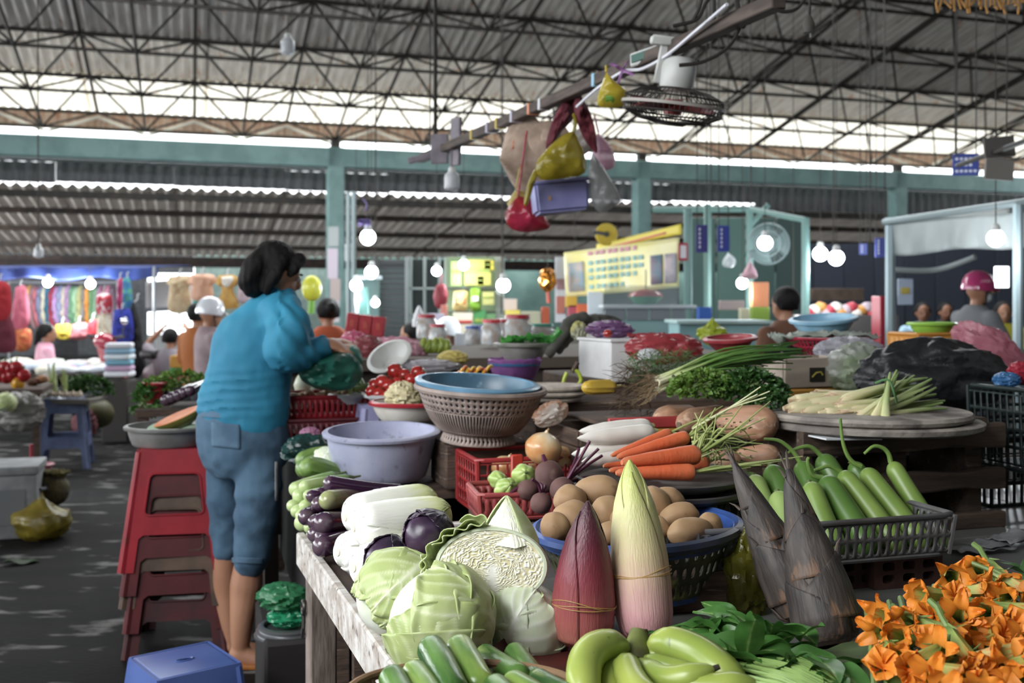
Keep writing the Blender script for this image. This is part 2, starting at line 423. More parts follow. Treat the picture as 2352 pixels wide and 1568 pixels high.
for j in range(15):
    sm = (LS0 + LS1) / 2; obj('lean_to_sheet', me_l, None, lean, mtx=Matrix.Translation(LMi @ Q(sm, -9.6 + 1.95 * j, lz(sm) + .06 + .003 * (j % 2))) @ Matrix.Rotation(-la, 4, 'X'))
for s in (2.3, 4.2, 6.2, 8.1):
    o = obj('purlin', box(30, .09, .11), m_purl, lean, loc=LMi @ Q(s, 4, lz(s) - .06))
o = obj('eave_board', box(30, .06, .22), mat('rusty_eave', '4a3833', c2='33302f', r=.8), lean, loc=LMi @ Q(8.35, 4, lz(8.3) - .12))
# back of the hall
m_bwall = mat('back_wall_green', '6f8f86', c2='55736c', r=.7, scale=1.5)
struct('wall_back', box(16, .2, 3.0, base=True), m_bwall, loc=Q(9.6, 9.5, 0), rot=(0, 0, TH))
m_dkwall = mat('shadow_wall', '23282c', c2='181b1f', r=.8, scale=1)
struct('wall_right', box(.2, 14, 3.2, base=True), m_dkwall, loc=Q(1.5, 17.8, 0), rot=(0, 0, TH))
struct('wall_left', box(5.5, .2, 3.0, base=True), mat('left_back_wall', '4b4d4f', c2='3a3c40', r=.8), loc=Q(9.6, -8.0, 0), rot=(0, 0, TH))
# stall partitions in the back row
for i, (t, w, h, c) in enumerate(((-.9, .16, 2.5, '8ea6a4'), (1.9, .12, 2.5, 'a9b4b2'), (4.1, .2, 2.6, 'b8c0bf'))):
    struct('trim_%d' % (8 + i), box(w, w, h, .01, base=True), M(c, .6), loc=Q(6.8, t, 0), rot=(0, 0, TH))

struct('wall_block_front', box(40, .2, 9, base=True), mat('light_block_wall', '6a6d6c', c2='5a5d5c', r=.8), loc=Q(-25, 3, 0), rot=(0, 0, TH))  # unseen wall added behind the camera to cut flat sky light
struct('wall_block_right', box(.2, 20, 9, base=True), MATS['light_block_wall'], loc=Q(-15.5, 17.5, 0), rot=(0, 0, TH))  # unseen wall added to keep sky light out on the right
struct('wall_block_left', box(.2, 26, 1.4, base=True), MATS['light_block_wall'], loc=Q(-12.2, -11, 0), rot=(0, 0, TH))  # lower unseen wall added below a strip opening to limit sky light
struct('wall_block_left_upper', box(.2, 26, 7, base=True), MATS['light_block_wall'], loc=Q(-12.2, -11, 4.2), rot=(0, 0, TH))  # upper part of the added light-blocking wall, above the strip opening
# ================================================================ FOREGROUND PLATFORM (stall table)
ZT = .73
TA = R(20); tx, ty = cos(TA), sin(TA); lx, ly = sin(TA), -cos(TA)          # t: to the right, l: toward the viewer
def T(a, b, z=ZT): return Vector((-.53 + tx * a + lx * b, 2.70 + ty * a + ly * b, z))
m_wwood = mat('worn_white_wood', 'cfcbc6', c2='a79d93', r=.6, scale=5, c3='6b5a4d', scale3=9, mix3=(.58, .7), bump=.3, stretch=(1, 5, 5))
m_bwood = mat('old_brown_wood', '5b483b', c2='3c2f28', r=.8, scale=6, bump=.6, stretch=(1, 1, 8), c3='8a7767', scale3=12, mix3=(.62, .75))
m_gwood = mat('grey_brown_wood', '8a7c72', c2='5f544c', r=.8, scale=6, bump=.5, stretch=(6, 1, 1))
m_tile = mat('grey_glazed_tile', '737472', c2='666765', r=.35, scale=4, c3='5a5550', scale3=8, mix3=(.6, .75))
stall = thing('stall_table', 'tiled wooden stall table with worn white edge holding the front vegetables', 'table', T(0, 0, 0), TA)
def tl(a, b, z): return (a, -b, z)
obj('table_slab', box(2.6, 1.95, .05), m_bwood, stall, loc=(1.3, -.975, ZT - .035))
me_tile = mesh('tile', box(.286, .286, .012, .003), m_tile, True, 30)
for i in range(9):
    for j in range(6):
        obj('tile', me_tile, None, stall, loc=(.03 + .145 + i * .29, -(.03 + .145 + j * .29), ZT - .006))
obj('edge_board', box(.022, 2.0, .085, .004), m_wwood, stall, loc=(-.012, -.97, ZT - .04))
obj('end_board', box(2.6, .022, .085, .004), m_wwood, stall, loc=(1.3, .012, ZT - .04))
for a, b in ((.03, .04), (.03, 1.0), (.03, 1.85), (2.5, .04), (2.5, 1.85), (1.2, .04)):
    obj('leg', box(.07, .07, ZT - .08, .006, base=True), m_gwood, stall, loc=(a, -b, 0))
obj('side_brace', box(.03, 1.7, .07, .004), m_bwood, stall, loc=(.04, -.95, .2))
obj('back_panel', box(2.4, .03, .5, base=True), m_bwood, stall, loc=(1.3, -.1, .1))
obj('inner_panel', box(.03, 1.7, .5, base=True), m_bwood, stall, loc=(.35, -.95, .05))
ring = lathe([(.016 + .005 * cos(a), .005 * sin(a)) for a in [2 * pi * i / 8 for i in range(8)]], 20, closed=True)
obj('hasp_ring', xf(ring, Matrix.Rotation(R(90), 4, 'Y')), M('4a4744', .45, metal=.8), stall, loc=(-.012, -.02, .55))
obj('hasp_hook', tube([(-.012, -.02, .53), (-.014, -.03, .5), (-.014, -.02, .475), (-.012, -.005, .49)], .004, 6), M('4a4744', .45, metal=.8), stall)

# ---------------------------------------------------------------- cabbages
m_cab = mat('cabbage_leaf', ramp=[(0, 'b0c078'), (.5, 'c9d59c'), (1, 'eef0d8')], r=.38, scale=9, jit=.22, transl=.12, bump=.25, bscale=60)
m_cabW = mat('cabbage_pale', ramp=[(0, 'd3dfba'), (.5, 'e3ead2'), (1, 'f4f6ea')], r=.38, scale=7, jit=.2, transl=.1, bump=.2, bscale=50)
m_cabC = mat('cabbage_cut', 'f0eed2', c2='e6e2b4', r=.5, scale=18, sss=.0)
def sph_leaf(r, lat0, lat1, a0, span, lift=.02, ruf=.03, seed=0, nu=54, nv=54, vein=.02, sc3=(1, 1, 1), out=0.0):
    """a cabbage leaf: patch of the head from the stalk (+Z pole at lat 0) with ribs"""
    def fn(u, v):
        w = sin(pi * (.12 + .80 * v)) ** .6; x = (u - .5) * 2
        th = lat0 + (lat1 - lat0) * (v - .10 * x * x * v); a = a0 + x * span / 2 * w / max(.35, sin(max(.2, th)))
        ed = max(abs(x), v ** 2)
        d = 1 + lift + out * ed ** 4 + ruf * ed ** 6 * (.6 + sin(13 * u + 17 * v + seed) + .6 * sin(29 * u + 23 * v))
        d += .022 * noise.noise(Vector((u * 3, v * 3, seed))) + .010 * noise.noise(Vector((u * 9, v * 9, seed)))
        xx = x * .9; best = exp(-(xx / (.055 * (1.15 - v))) ** 2) * 1.4
        for q in range(-1, 7):
            yy = q * .15 + abs(xx) * (.62 + .05 * q) + .02 * sin(7 * xx + q); s = .021
            best = max(best, exp(-((v - yy) / s) ** 2) * (1 - .5 * abs(xx)))
        d += vein * best
        n = Vector((sin(th) * cos(a), sin(th) * sin(a), cos(th))) * r * d
        return (Vector((n.x * sc3[0], n.y * sc3[1], n.z * sc3[2])), min(1, max(0, .25 * (1 - v) + .15 * noise.noise(Vector((u * 5, v * 5, seed + 3))) + .75 * min(1, best))))
    return grid(fn, nu, nv)
def cabbage(label, c, r, sc3, pole, seed, pale=False, mt=None, leaves=5, mcore=None, grp=None, name='cabbage', cat='cabbage'):
    q = Vector(pole).to_track_quat('Z', 'X').to_matrix().to_4x4()
    t = thing(name, label, cat, mtx=Matrix.Translation(c) @ q, group=grp)
    mt = mt or (m_cabW if pale else m_cab)
    obj('head', blob(r * sc3[0] * .985, r * sc3[1] * .985, r * sc3[2] * .985, .03, 1.5, seed), mcore or m_cabW, t)
    rng = random.Random(seed)
    for i in range(leaves):
        obj('leaf', sph_leaf(r, .12, 2.2 + .25 * rng.random(), i * 2.4 + rng.random() * .5 + seed, 2.7 + .5 * rng.random(), .012 + .010 * i, .045, seed * 7 + i, sc3=sc3), mt, t, solid=.0025)
    obj('stalk', rod(.012, [(0, r * .16), (1, r * .18)], 10, 3), M('c9cda0', .6), t, loc=(0, 0, r * sc3[2] * .985))
    return t
cabbage('round green cabbage at the very front of the pile', P(1010, 1425, 1.74), .089, (1.02, 1.0, .93), (.75, -.25, -.62), 3, leaves=7)
cabbage('green cabbage with a loose leaf at the table edge, left of the front one', P(915, 1365, 1.90), .077, (1.0, 1, 1.0), (.7, .3, .62), 5, leaves=7)
cabbage('pale green cabbage lying beside the red banana blossom', P(1208, 1425, 1.83), .074, (1.08, 1.0, .92), (-.55, -.3, -.8), 8, pale=True, leaves=6)
# half cabbage, cut face to the viewer
def half_cabbage():
    c = P(1128, 1300, 1.80); r = .093
    t = thing('half_cabbage', 'halved white cabbage showing its layered cut face', 'cabbage', mtx=Matrix.Translation(c) @ Matrix.Rotation(R(-6), 4, 'X') @ Matrix.Rotation(R(-4), 4, 'Z'))
    rx, rz = .098, .066
    dome = grid(lambda u, v: (Vector((rx * (1 + .02 * noise.noise(Vector((u * 6, v * 4, 1)))) * cos(2 * pi * u) * sin(pi / 2 * v), .085 * cos(pi / 2 * v), rz * sin(2 * pi * u) * sin(pi / 2 * v))), .5 + .4 * noise.noise(Vector((cos(2 * pi * u) * 3, sin(2 * pi * u) * 3, v * 3)))), 48, 16, close_u=True)
    obj('outer_leaves', dome, m_cabW, t)
    obj('rind', lathe([(1.0, 0), (.985, .003), (.93, .0035), (.90, 0), (.9, -.012), (1, -.012)], 60, rx, rz, closed=True), m_cabW, t, mtx=Matrix.Rotation(R(90), 4, 'X'))
    # cut face: ridged layers, denser creases toward the heart
    def face(u, v):
        a = 2 * pi * u; rr = .91 * v; x = cos(a) * rr; z = sin(a) * rr
        n1 = noise.noise(Vector((x * 3, z * 3, 4))); n2 = noise.noise(Vector((x * 7, z * 9, 9)))
        n3 = noise.noise(Vector((x * 16, z * 18, 2))); ph = (rr * 13 + 2.4 * n1 + 1.5 * n2 + .5 * n3) * 2 * pi
        core = exp(-((x - .02) / .11) ** 2) * (1 if z < -.05 else exp(-((z + .05) / .12) ** 2))
        h = (.5 + .5 * sin(ph)) ** 2
        dy = .0022 * h * (1 - core)
        return (Vector((x * rx, -.001 - dy, z * rz)), min(1, max(core, h)))
    obj('cut_face', grid(face, 150, 70, close_u=True), mat('cabbage_cut_face', ramp=[(0, 'ddd3a4'), (.25, 'ebe7c8'), (.6, 'f2f0de'), (1, 'f7f6ee')], r=.45, scale=30, jit=.08), t)
    for i, (a0, sp, l0) in enumerate(((2.6, 1.6, .05), (3.6, 1.4, .03), (2.15, 1.0, .02), (4.9, 1.5, .03))):
        def lf(u, v, a0=a0, sp=sp, l0=l0, i=i):
            a = a0 + sp * (u - .5); ph = pi / 2 * (1.0 - .8 * v); k = 1 + l0 + .05 * (1 - v) ** 3 * (1 + sin(u * 25 + i))
            k += .03 * (abs(u - .5) * 2) ** 3 + (.10 if i < 2 else .02) * (1 - v) ** 2
            ve = exp(-((u - .5) / .03) ** 2); ve = max(ve, *[exp(-((v - q * .2 + abs(u - .5) * .8) / .025) ** 2) for q in range(1, 7)]); k += .012 * ve
            return (Vector((rx * k * cos(a) * sin(ph), .085 * k * cos(ph) - .012 * (1 - v) ** 2, rz * k * sin(a) * sin(ph))), ve)
        obj('loose_leaf', grid(lf, 26, 20), m_cab, t, solid=.002)
half_cabbage()
# wedge standing on it
def wedge():
    b = P(1163, 1246, 1.84)
    t = thing('cabbage_wedge', 'cut wedge of white cabbage standing point up on the halved cabbage', 'cabbage', b)
    W, Dp, Hh = .053, .045, .082
    def outer(u, v):
        a = R(-62) + R(215) * u; rr = (1 - v) ** .75 * .98 + .02; bul = 1 + .10 * sin(pi * v)
        return (Vector((W * rr * bul * cos(a) + .004 * (1 - v), Dp * rr * bul * sin(a) + .0, Hh * v + .006 * sin(a * 3) * (1 - v))), .5 + .5 * noise.noise(Vector((u * 6, v * 6, 2))))
    obj('outer_leaf', grid(outer, 26, 20), m_cab, t, solid=.003)
    apex = Vector((.001, 0, Hh)); 
    def cf(p0, p1, sd):
        def fn(u, v):
            lo = Vector(p0).lerp(Vector(p1), u); hi = apex; p = lo.lerp(hi, v ** 1.05)
            nrm = (Vector(p1) - Vector(p0)).cross(hi - Vector(p0)).normalized(); mid = sin(pi * u) * .008 * (1 - v)
            h = .5 + .5 * sin((u * 7 + 1.2 * noise.noise(Vector((u * 4, v * 5, sd)))) * 2 * pi)
            return (p - nrm * (-mid - .0012 * h), .55 + .45 * h)
        return grid(fn, 40, 24)
    A = (-W * 1.0, Dp * -.15, .0); B = (W * .30, -Dp * 1.15, .002); C = (W * .92, -Dp * .45, .0)
    obj('cut_face', cf(A, B, 3), mat('wedge_cut', ramp=[(0, 'd6dca4'), (.4, 'e6e9c8'), (1, 'f3f3e2')], r=.45, scale=20, jit=.1), t)
    obj('cut_face', cf(B, C, 8), MATS['wedge_cut'], t)
    obj('back_face', cf((W, .02, 0), A, 5), m_cab, t)
wedge()
l_ = obj('cabbage_leaf', sph_leaf(.05, .3, 2.0, 0, 2.4, .02, .05, 4), m_cab, loc=P(1082, 1248, 1.90), rot=(R(-70), R(10), R(30)), solid=.002)
tag(l_, 'torn green cabbage leaf sticking up behind the cut cabbages', 'leaf')
# red cabbages
m_red = mat('red_cabbage', ramp=[(0, '1f1926'), (.5, '2d2336'), (1, '584862')], r=.33, scale=8, jit=.25, bump=.3, bscale=30, c3='3f1f3d', scale3=3, mix3=(.5, .7))
for lab, c, r, sc3, pole, sd in (('glossy dark purple cabbage, upper of the two, leaning on the napa', P(985, 1230, 1.96), .0475, (1.0, .95, 1.13), (.3, .9, -.2), 12),
                                  ('dark purple cabbage, lower of the two, resting on the green ones', P(893, 1290, 1.97), .0455, (1.05, 1, .98), (.4, .8, -.3), 15)):
    cabbage(lab, c, r, sc3, pole, sd, mt=m_red, mcore=m_red, leaves=4, name='red_cabbage', grp='red cabbages')
# napa cabbages
m_napa = mat('napa_rib', ramp=[(0, 'f2f2ea'), (.55, 'eef0e0'), (.78, 'd9df9f'), (1, 'b9c56f')], r=.35, scale=14, jit=.1, bump=.25, bscale=40, stretch=(6, 6, 1))
def napa(label, a, b, r, seed):
    a, b = Vector(a), Vector(b); L = (b - a).length
    t = thing('napa_cabbage', label, 'napa cabbage', mtx=along(a, b, seed), group='napa cabbages')
    prof = capsule(r, .16, .22, lambda q: 1 - .12 * abs(q - .4))
    obj('heart', rod(L, prof, 24, ts=profT(prof), amp=.05, seed=seed), m_napa, t)
    for i in range(6):
        obj('leaf', wrapleaf(prof, L, .015 + .012 * i, .93 + .03 * (i % 3), i * 2.3 + seed, 2.2, .035 + .018 * i, nt=30, na=22, tip=5, ruffle=.035, rf=11, seed=i, vein=0, basew=.6), m_napa, t, solid=.003)
    obj('stalk', rod(.01, [(0, .008), (1, .012)], 12, 2), M('ddd6bd', .7), t, loc=(0, 0, -.001))
napa('napa cabbage on top at the back, next to the long eggplant', P(792, 1188, 2.30), P(1000, 1150, 2.45), .044, 1)
napa('napa cabbage on top at the front, tip reaching behind the purple cabbage', P(812, 1212, 2.16), P(1035, 1182, 2.28), .043, 2)
napa('napa cabbage in the lower row, half hidden beneath the others', P(775, 1268, 2.18), P(990, 1250, 2.36), .040, 3)
napa('lowest napa cabbage, touching the white table edge', P(812, 1304, 2.06), P(1010, 1282, 2.2), .041, 4)

# ---------------------------------------------------------------- eggplants
m_egg = mat('eggplant_skin', ramp=[(0, '5c4a55'), (.06, '3a1c3a'), (.3, '301531'), (1, '26122b')], r=.16, scale=8, jit=.05, coat=.3, c3='4a2b4c', scale3=6, mix3=(.55, .7))
m_eggL = mat('mottled_eggplant', ramp=[(0, '9aa06a'), (.25, '6d5a4f'), (.6, '47233f'), (1, '3a1c38')], r=.2, scale=9, jit=.2)
m_geg = mat('green_eggplant', ramp=[(0, 'b7c98a'), (.5, '8fae62'), (1, '6f9a4f')], r=.3, scale=9, jit=.2)
m_calyx = M('6b7d45', .6, c2='55663a')
def eggplant(label, a, b, w, mt, grp, seed, name='eggplant', cal='stem'):
    a, b = Vector(a), Vector(b); L = (b - a).length; t = thing(name, label, 'eggplant', mtx=along(a, b, seed), group=grp)
    prof = capsule(w, .10, .10, lambda q: 1.0 - .45 * max(0, q - .35) ** 1.2)
    obj('fruit', rod(L, prof, 16, ts=profT(prof), bend=.03 * ((seed % 3) - 1)), mt, t)
    obj('calyx', rod(.03, [(0, w * .5), (.4, w * .52), (.8, w * .25), (1, w * .2)], 8, 4), m_calyx, t, loc=(0, 0, L * .97))
    obj('stalk', rod(.025, [(0, w * .2), (1, w * .16)], 6, 2), m_calyx, t, loc=(0, 0, L * .97 + .028))
px = lambda a, b, d: P(a, b, d)
EG = [('longest purple eggplant lying along the top of the pile', (742, 1108, 2.72), (930, 1126, 2.80), .0235, m_egg),
      ('purple eggplant directly beneath the longest one', (722, 1135, 2.74), (905, 1140, 2.85), .020, m_egg),
      ('small-ended purple eggplant behind the mottled one, left side', (704, 1138, 2.72), (880, 1150, 2.90), .019, m_egg),
      ('mottled greenish purple eggplant above the napa', (742, 1150, 2.58), (860, 1152, 2.80), .0245, m_eggL),
      ('purple eggplant tucked beneath the mottled one', (722, 1158, 2.62), (850, 1165, 2.85), .0225, m_egg),
      ('purple eggplant at the left edge of the pile, middle row', (696, 1190, 2.58), (800, 1160, 2.85), .0225, m_egg),
      ('purple eggplant, second from the left in the middle row', (716, 1200, 2.54), (830, 1172, 2.82), .0225, m_egg),
      ('plump glossy eggplant pointing at the napa, middle row', (732, 1202, 2.46), (850, 1195, 2.72), .0275, m_egg),
      ('dull purple eggplant hanging over the table edge, left', (716, 1228, 2.52), (810, 1210, 2.75), .0225, m_egg),
      ('purple eggplant in the bottom row beside the napa', (733, 1238, 2.46), (840, 1215, 2.7), .0225, m_egg),
      ('lowest glossy eggplant, tip over the white table edge', (730, 1258, 2.40), (840, 1225, 2.62), .0255, m_egg)]
for i, (l, a, b, w, mt) in enumerate(EG): eggplant(l, px(*a), px(*b), w, mt, 'purple eggplants', i)
GE = [((668, 1128, 2.92), (770, 1092, 3.05), .022), ((676, 1146, 2.88), (780, 1105, 3.0), .021), ((690, 1120, 2.86), (800, 1098, 3.0), .019), ((662, 1166, 2.86), (770, 1120, 3.0), .018),
      ((672, 1178, 2.82), (780, 1130, 3.0), .019), ((690, 1165, 2.80), (800, 1130, 2.95), .017), ((683, 1205, 2.74), (790, 1170, 2.92), .023), ((684, 1190, 2.78), (790, 1150, 2.95), .019), ((704, 1212, 2.68), (800, 1185, 2.88), .018), ((700, 1140, 2.80), (805, 1112, 2.95), .017)]
wh = ['topmost at the left', 'second from the top', 'lying nearest the purple ones', 'sticking out furthest left', 'under the furthest left one', 'with its stem end toward the aisle', 'lowest and fattest', 'just above the lowest', 'peeping below the purple pile', 'in the middle of the heap']
for i, (a, b, w) in enumerate(GE): eggplant('pale green long eggplant in the corner heap, ' + wh[i], px(*a), px(*b), w, m_geg, 'green eggplants', i + 20, 'green_eggplant')
m_zuc = mat('loofah_skin', '7d9a4f', c2='5c7a35', r=.4, scale=10, stretch=(4, 4, 1))
for i, (l, a, b, w) in enumerate((('green loofah lying on top, tip toward the woman', (690, 1070, 3.05), (800, 1100, 3.15), .034), ('green loofah behind the top one', (684, 1082, 3.15), (780, 1050, 3.3), .030), ('dark green loofah at the back under the teal bag', (680, 1062, 3.3), (790, 1040, 3.4), .032))):
    prof = capsule(w, .16, .12, lambda q: 1 - .35 * abs(q - .35)); a, b = px(*a), px(*b)
    t = thing('loofah', l, 'loofah', mtx=along(a, b), group='loofahs'); obj('fruit', rod((b - a).length, prof, 14, ts=profT(prof), bend=.03, lobes=7, lamp=.03), m_zuc, t); obj('stem_end', rod(.02, [(0, w * .4), (1, w * .2)], 6, 2), m_calyx, t, loc=(0, 0, (b - a).length - .006))
cabbage('small cut cabbage next to the lavender basin', P(750, 1054, 3.2), .036, (1.15, 1, .9), (.2, -.2, .5), 31, pale=True, leaves=2)

# ---------------------------------------------------------------- cucumbers in a shallow basket
m_cuc = mat('cucumber_skin', '557d33', c2='2d5320', r=.26, scale=9, mix=(.4, .6), stretch=(3, 3, .7), c3='b3bf6b', scale3=5, mix3=(.60, .78), bump=.15, bscale=90)
m_cucL = mat('cucumber_light', '86a044', c2='4f7a2b', r=.26, scale=8, stretch=(3, 3, .8), c3='c4c77b', scale3=6, mix3=(.58, .75))
CU = [('biggest dark green cucumber, second from the left', (985, 1480, 1.52), (1052, 1610, 1.36), .0225, m_cuc), ('light streaked cucumber leaning right beside the biggest', (1050, 1476, 1.54), (1112, 1590, 1.40), .0225, m_cucL),
      ('dark cucumber behind, pointing at the pale cabbage', (1108, 1500, 1.60), (1205, 1560, 1.46), .0195, m_cuc), ('short green cucumber standing at the red blossom side', (1178, 1492, 1.60), (1240, 1570, 1.46), .0185, m_cuc),
      ('leftmost cucumber on the basket rim', (895, 1545, 1.44), (950, 1660, 1.3), .020, m_cuc), ('cucumber between the leftmost and the biggest', (945, 1535, 1.46), (1010, 1640, 1.32), .0195, m_cucL),
      ('cucumber low in the middle, mostly out of the picture', (1128, 1570, 1.42), (1200, 1660, 1.3), .020, m_cuc), ('cucumber in front of the red tray', (1168, 1560, 1.44), (1290, 1640, 1.33), .019, m_cucL), ('cucumber at the right end, near the bananas', (1225, 1556, 1.46), (1350, 1625, 1.35), .0185, m_cuc), ('small cucumber showing between two big ones', (1100, 1548, 1.46), (1130, 1600, 1.40), .014, m_cucL)]
for i, (l, a, b, w, mt) in enumerate(CU):
    a, b = px(*a), px(*b); L = (b - a).length; prof = capsule(w, w / L * .9, w / L * .9, lambda q: 1 - .10 * abs(q - .5))
    t = thing('cucumber', l, 'cucumber', mtx=along(a, b, i), group='cucumbers in the front basket'); obj('fruit', rod(L, prof, 18, ts=profT(prof), bend=.02, lobes=3, lamp=.02), mt, t); obj('blossom_scar', rod(.004, [(0, .006), (1, .003)], 8, 1), m_calyx, t, loc=(0, 0, -.002))
bk = thing('cucumber_basket', 'shallow brown woven basket under the cucumbers', 'basket', P(1070, 1690, 1.40) + V3(0, 0, -.03))
m_wicker = mat('brown_wicker', '8a6a4a', c2='6a4e36', r=.7, scale=20)
obj('basket_wall', perf(48, 3, lambda u, v: Vector(((.155 - .03 * (1 - v)) * cos(2 * pi * u), (.11 - .02 * (1 - v)) * sin(2 * pi * u), .09 * v)), .5, .6, 'rect', True), m_wicker, bk, solid=.004)
obj('basket_rim', tube([(.158 * cos(a), .112 * sin(a), .09) for a in [2 * pi * i / 40 for i in range(40)]], .006, 8, close=True), m_wicker, bk)
obj('basket_floor', lathe([(0, 0), (1, 0), (1, .004), (0, .004)], 30, .13, .09), m_wicker, bk)
o = tag(obj('red_tray', lathe([(.0, .0), (.9, 0), (1, .25), (1.03, .25), (.93, -.02), (0, -.02)], 4, .16, .12), M('5a2420', .5, c2='3c1815'), loc=G(1270, 1500, ZT) + V3(0, -.08, .004), rot=(0, 0, R(30))), 'dark red flat tray lying in front of the banana blossoms', 'tray')
o.scale = (1, 1, .12)

# ---------------------------------------------------------------- banana blossoms
m_blos = mat('blossom_red', ramp=[(0, 'b3705f'), (.18, 'a85a55'), (.5, '84333f'), (.8, '5e2634'), (1, '3c2029')], r=.4, scale=30, jit=.06, bump=.35, bscale=26, stretch=(14, 14, .6))
m_blosP = mat('blossom_pale', ramp=[(0, 'c98f93'), (.2, 'd3a4a0'), (.42, 'd6bd98'), (.7, 'ccc98a'), (1, 'b4c060')], r=.45, scale=28, jit=.08, bump=.35, bscale=26, stretch=(14, 14, .6))
m_rubber = M('b08a4a', .5)
def blossom(label, base, tip, w, prof_m, mt, seed, band_t):
    base, tip = Vector(base), Vector(tip); L = (tip - base).length; t = thing('banana_blossom', label, 'banana blossom', mtx=along(base, tip, seed))
    prof = [(q, w * r) for q, r in prof_m]
    obj('core', rod(L, prof, 28, 40), mt, t)
    for i, (t0, t1, a0, sp, lf) in enumerate(((0.0, .99, 4.4, 3.0, .03), (.0, .97, 1.2, 3.2, .05), (.01, 1.0, 2.9, 2.6, .07), (.02, .93, 5.9, 1.9, .10))):
        obj('bract', wrapleaf(prof, L, t0, t1, a0 - seed, sp, lf, nt=30, na=18, tip=3.2), mt, t, solid=.0018)
    r = lerp_prof(prof, band_t) * 1.13
    for k in range(3):
        obj('rubber_band', tube([(r * cos(a), r * sin(a), L * band_t + .004 * k * sin(a * 2 + k) + .003 * k) for a in [2 * pi * i / 40 for i in range(40)]], .0009, 5, close=True), m_rubber, t)
    obj('stalk', rod(.03, [(0, w * .34), (1, w * .42)], 10, 2), M('6d4b46', .6), t, loc=(0, 0, -.022))
blossom('dark red banana blossom with rubber bands, standing upright', P(1338, 1478, 1.79), P(1350, 1150, 1.80), .049, [(0, .62), (.05, .86), (.15, .98), (.3, 1.0), (.45, .93), (.6, .8), (.75, .62), (.88, .38), (.96, .17), (1, .04)], m_blos, .4, .28)
blossom('tall pale yellow and pink banana blossom, banded round the middle', P(1484, 1462, 1.80), P(1446, 1056, 1.86), .0475, [(0, .66), (.04, .86), (.12, .98), (.3, 1.02), (.45, .99), (.6, .88), (.75, .70), (.88, .43), (.96, .20), (1, .05)], m_blosP, 1.0, .34)

# ---------------------------------------------------------------- green bananas
m_ban = mat('green_banana', 'a3b04c', c2='879c3d', r=.3, scale=6, c3='4a5a2a', scale3=22, mix3=(.68, .74), stretch=(1.5, 1.5, .8))
m_stalk = mat('banana_stalk', '6f7a35', c2='4b4a2a', r=.6, scale=14)
bb = thing('banana_hand', 'hand of green bananas with a cut brown stalk at the front edge', 'bananas', P(1462, 1500, 1.52))
o0 = P(1462, 1500, 1.52)
obj('stalk', tube([P(1468, 1448, 1.55) - o0, P(1464, 1475, 1.54) - o0, P(1460, 1505, 1.52) - o0, P(1462, 1530, 1.50) - o0], [.013, .0165, .021, .019], 12), m_stalk, bb)
obj('cut_end', lathe([(0, .002), (.012, .001), (.0135, -.002), (.0135, -.004)], 14), M('6b5338', .8, c2='3f3324'), bb, mtx=Matrix.Translation(P(1468, 1446, 1.55) - o0) @ Matrix.Rotation(R(-15), 4, 'X'))
BN = [([(1450, 1500), (1405, 1482), (1355, 1500), (1340, 1560), (1360, 1630)], (1.52, 1.50, 1.46, 1.41, 1.36), .0245), ([(1480, 1498), (1530, 1478), (1600, 1500), (1660, 1545), (1720, 1600)], (1.53, 1.52, 1.49, 1.45, 1.42), .0265),
      ([(1455, 1515), (1440, 1530), (1450, 1560), (1480, 1600), (1540, 1640)], (1.50, 1.46, 1.42, 1.37, 1.33), .0215), ([(1468, 1515), (1490, 1540), (1530, 1560), (1585, 1555), (1640, 1535)], (1.50, 1.46, 1.42, 1.40, 1.40), .019),
      ([(1475, 1508), (1510, 1505), (1560, 1515), (1620, 1540), (1680, 1580)], (1.52, 1.52, 1.52, 1.50, 1.48), .016), ([(1472, 1512), (1500, 1522), (1545, 1535), (1590, 1550), (1650, 1600)], (1.51, 1.49, 1.47, 1.45, 1.42), .015),
      ([(1450, 1508), (1425, 1520), (1400, 1560), (1405, 1610), (1430, 1660)], (1.51, 1.49, 1.45, 1.40, 1.36), .018), ([(1485, 1530), (1540, 1565), (1610, 1580), (1680, 1575), (1740, 1570)], (1.46, 1.42, 1.39, 1.38, 1.38), .019)]
def bez(pts, n):
    o = []; L = len(pts)
    for i in range(n + 1):
        t = i / n * (L - 1); k = min(int(t), L - 2); f = t - k
        p0, p1, p2, p3 = pts[max(0, k - 1)], pts[k], pts[k + 1], pts[min(L - 1, k + 2)]
        o.append(.5 * ((2 * p1) + (p2 - p0) * f + (2 * p0 - 5 * p1 + 4 * p2 - p3) * f * f + (3 * p1 - p0 - 3 * p2 + p3) * f ** 3))
    return o
for pts, ds, w in BN:
    c = bez([P(x, y, d) - o0 for (x, y), d in zip(pts, ds)], 20)
    rad = [w * (.32 if i < 2 else .45 if i == 2 else min(1, .55 + .12 * (i - 2)) if i < 7 else 1 if i < 16 else max(.22, 1 - ((i - 15) / 5) ** 1.6 * .8)) for i in range(21)]
    f = obj('banana', tube(c, rad, 10), m_ban, bb)
    d = (c[-1] - c[-2]).normalized(); obj('tip', tube([c[-1] - d * .002, c[-1] + d * .008], [w * .26, w * .2], 8), M('2e2a1c', .8), f)

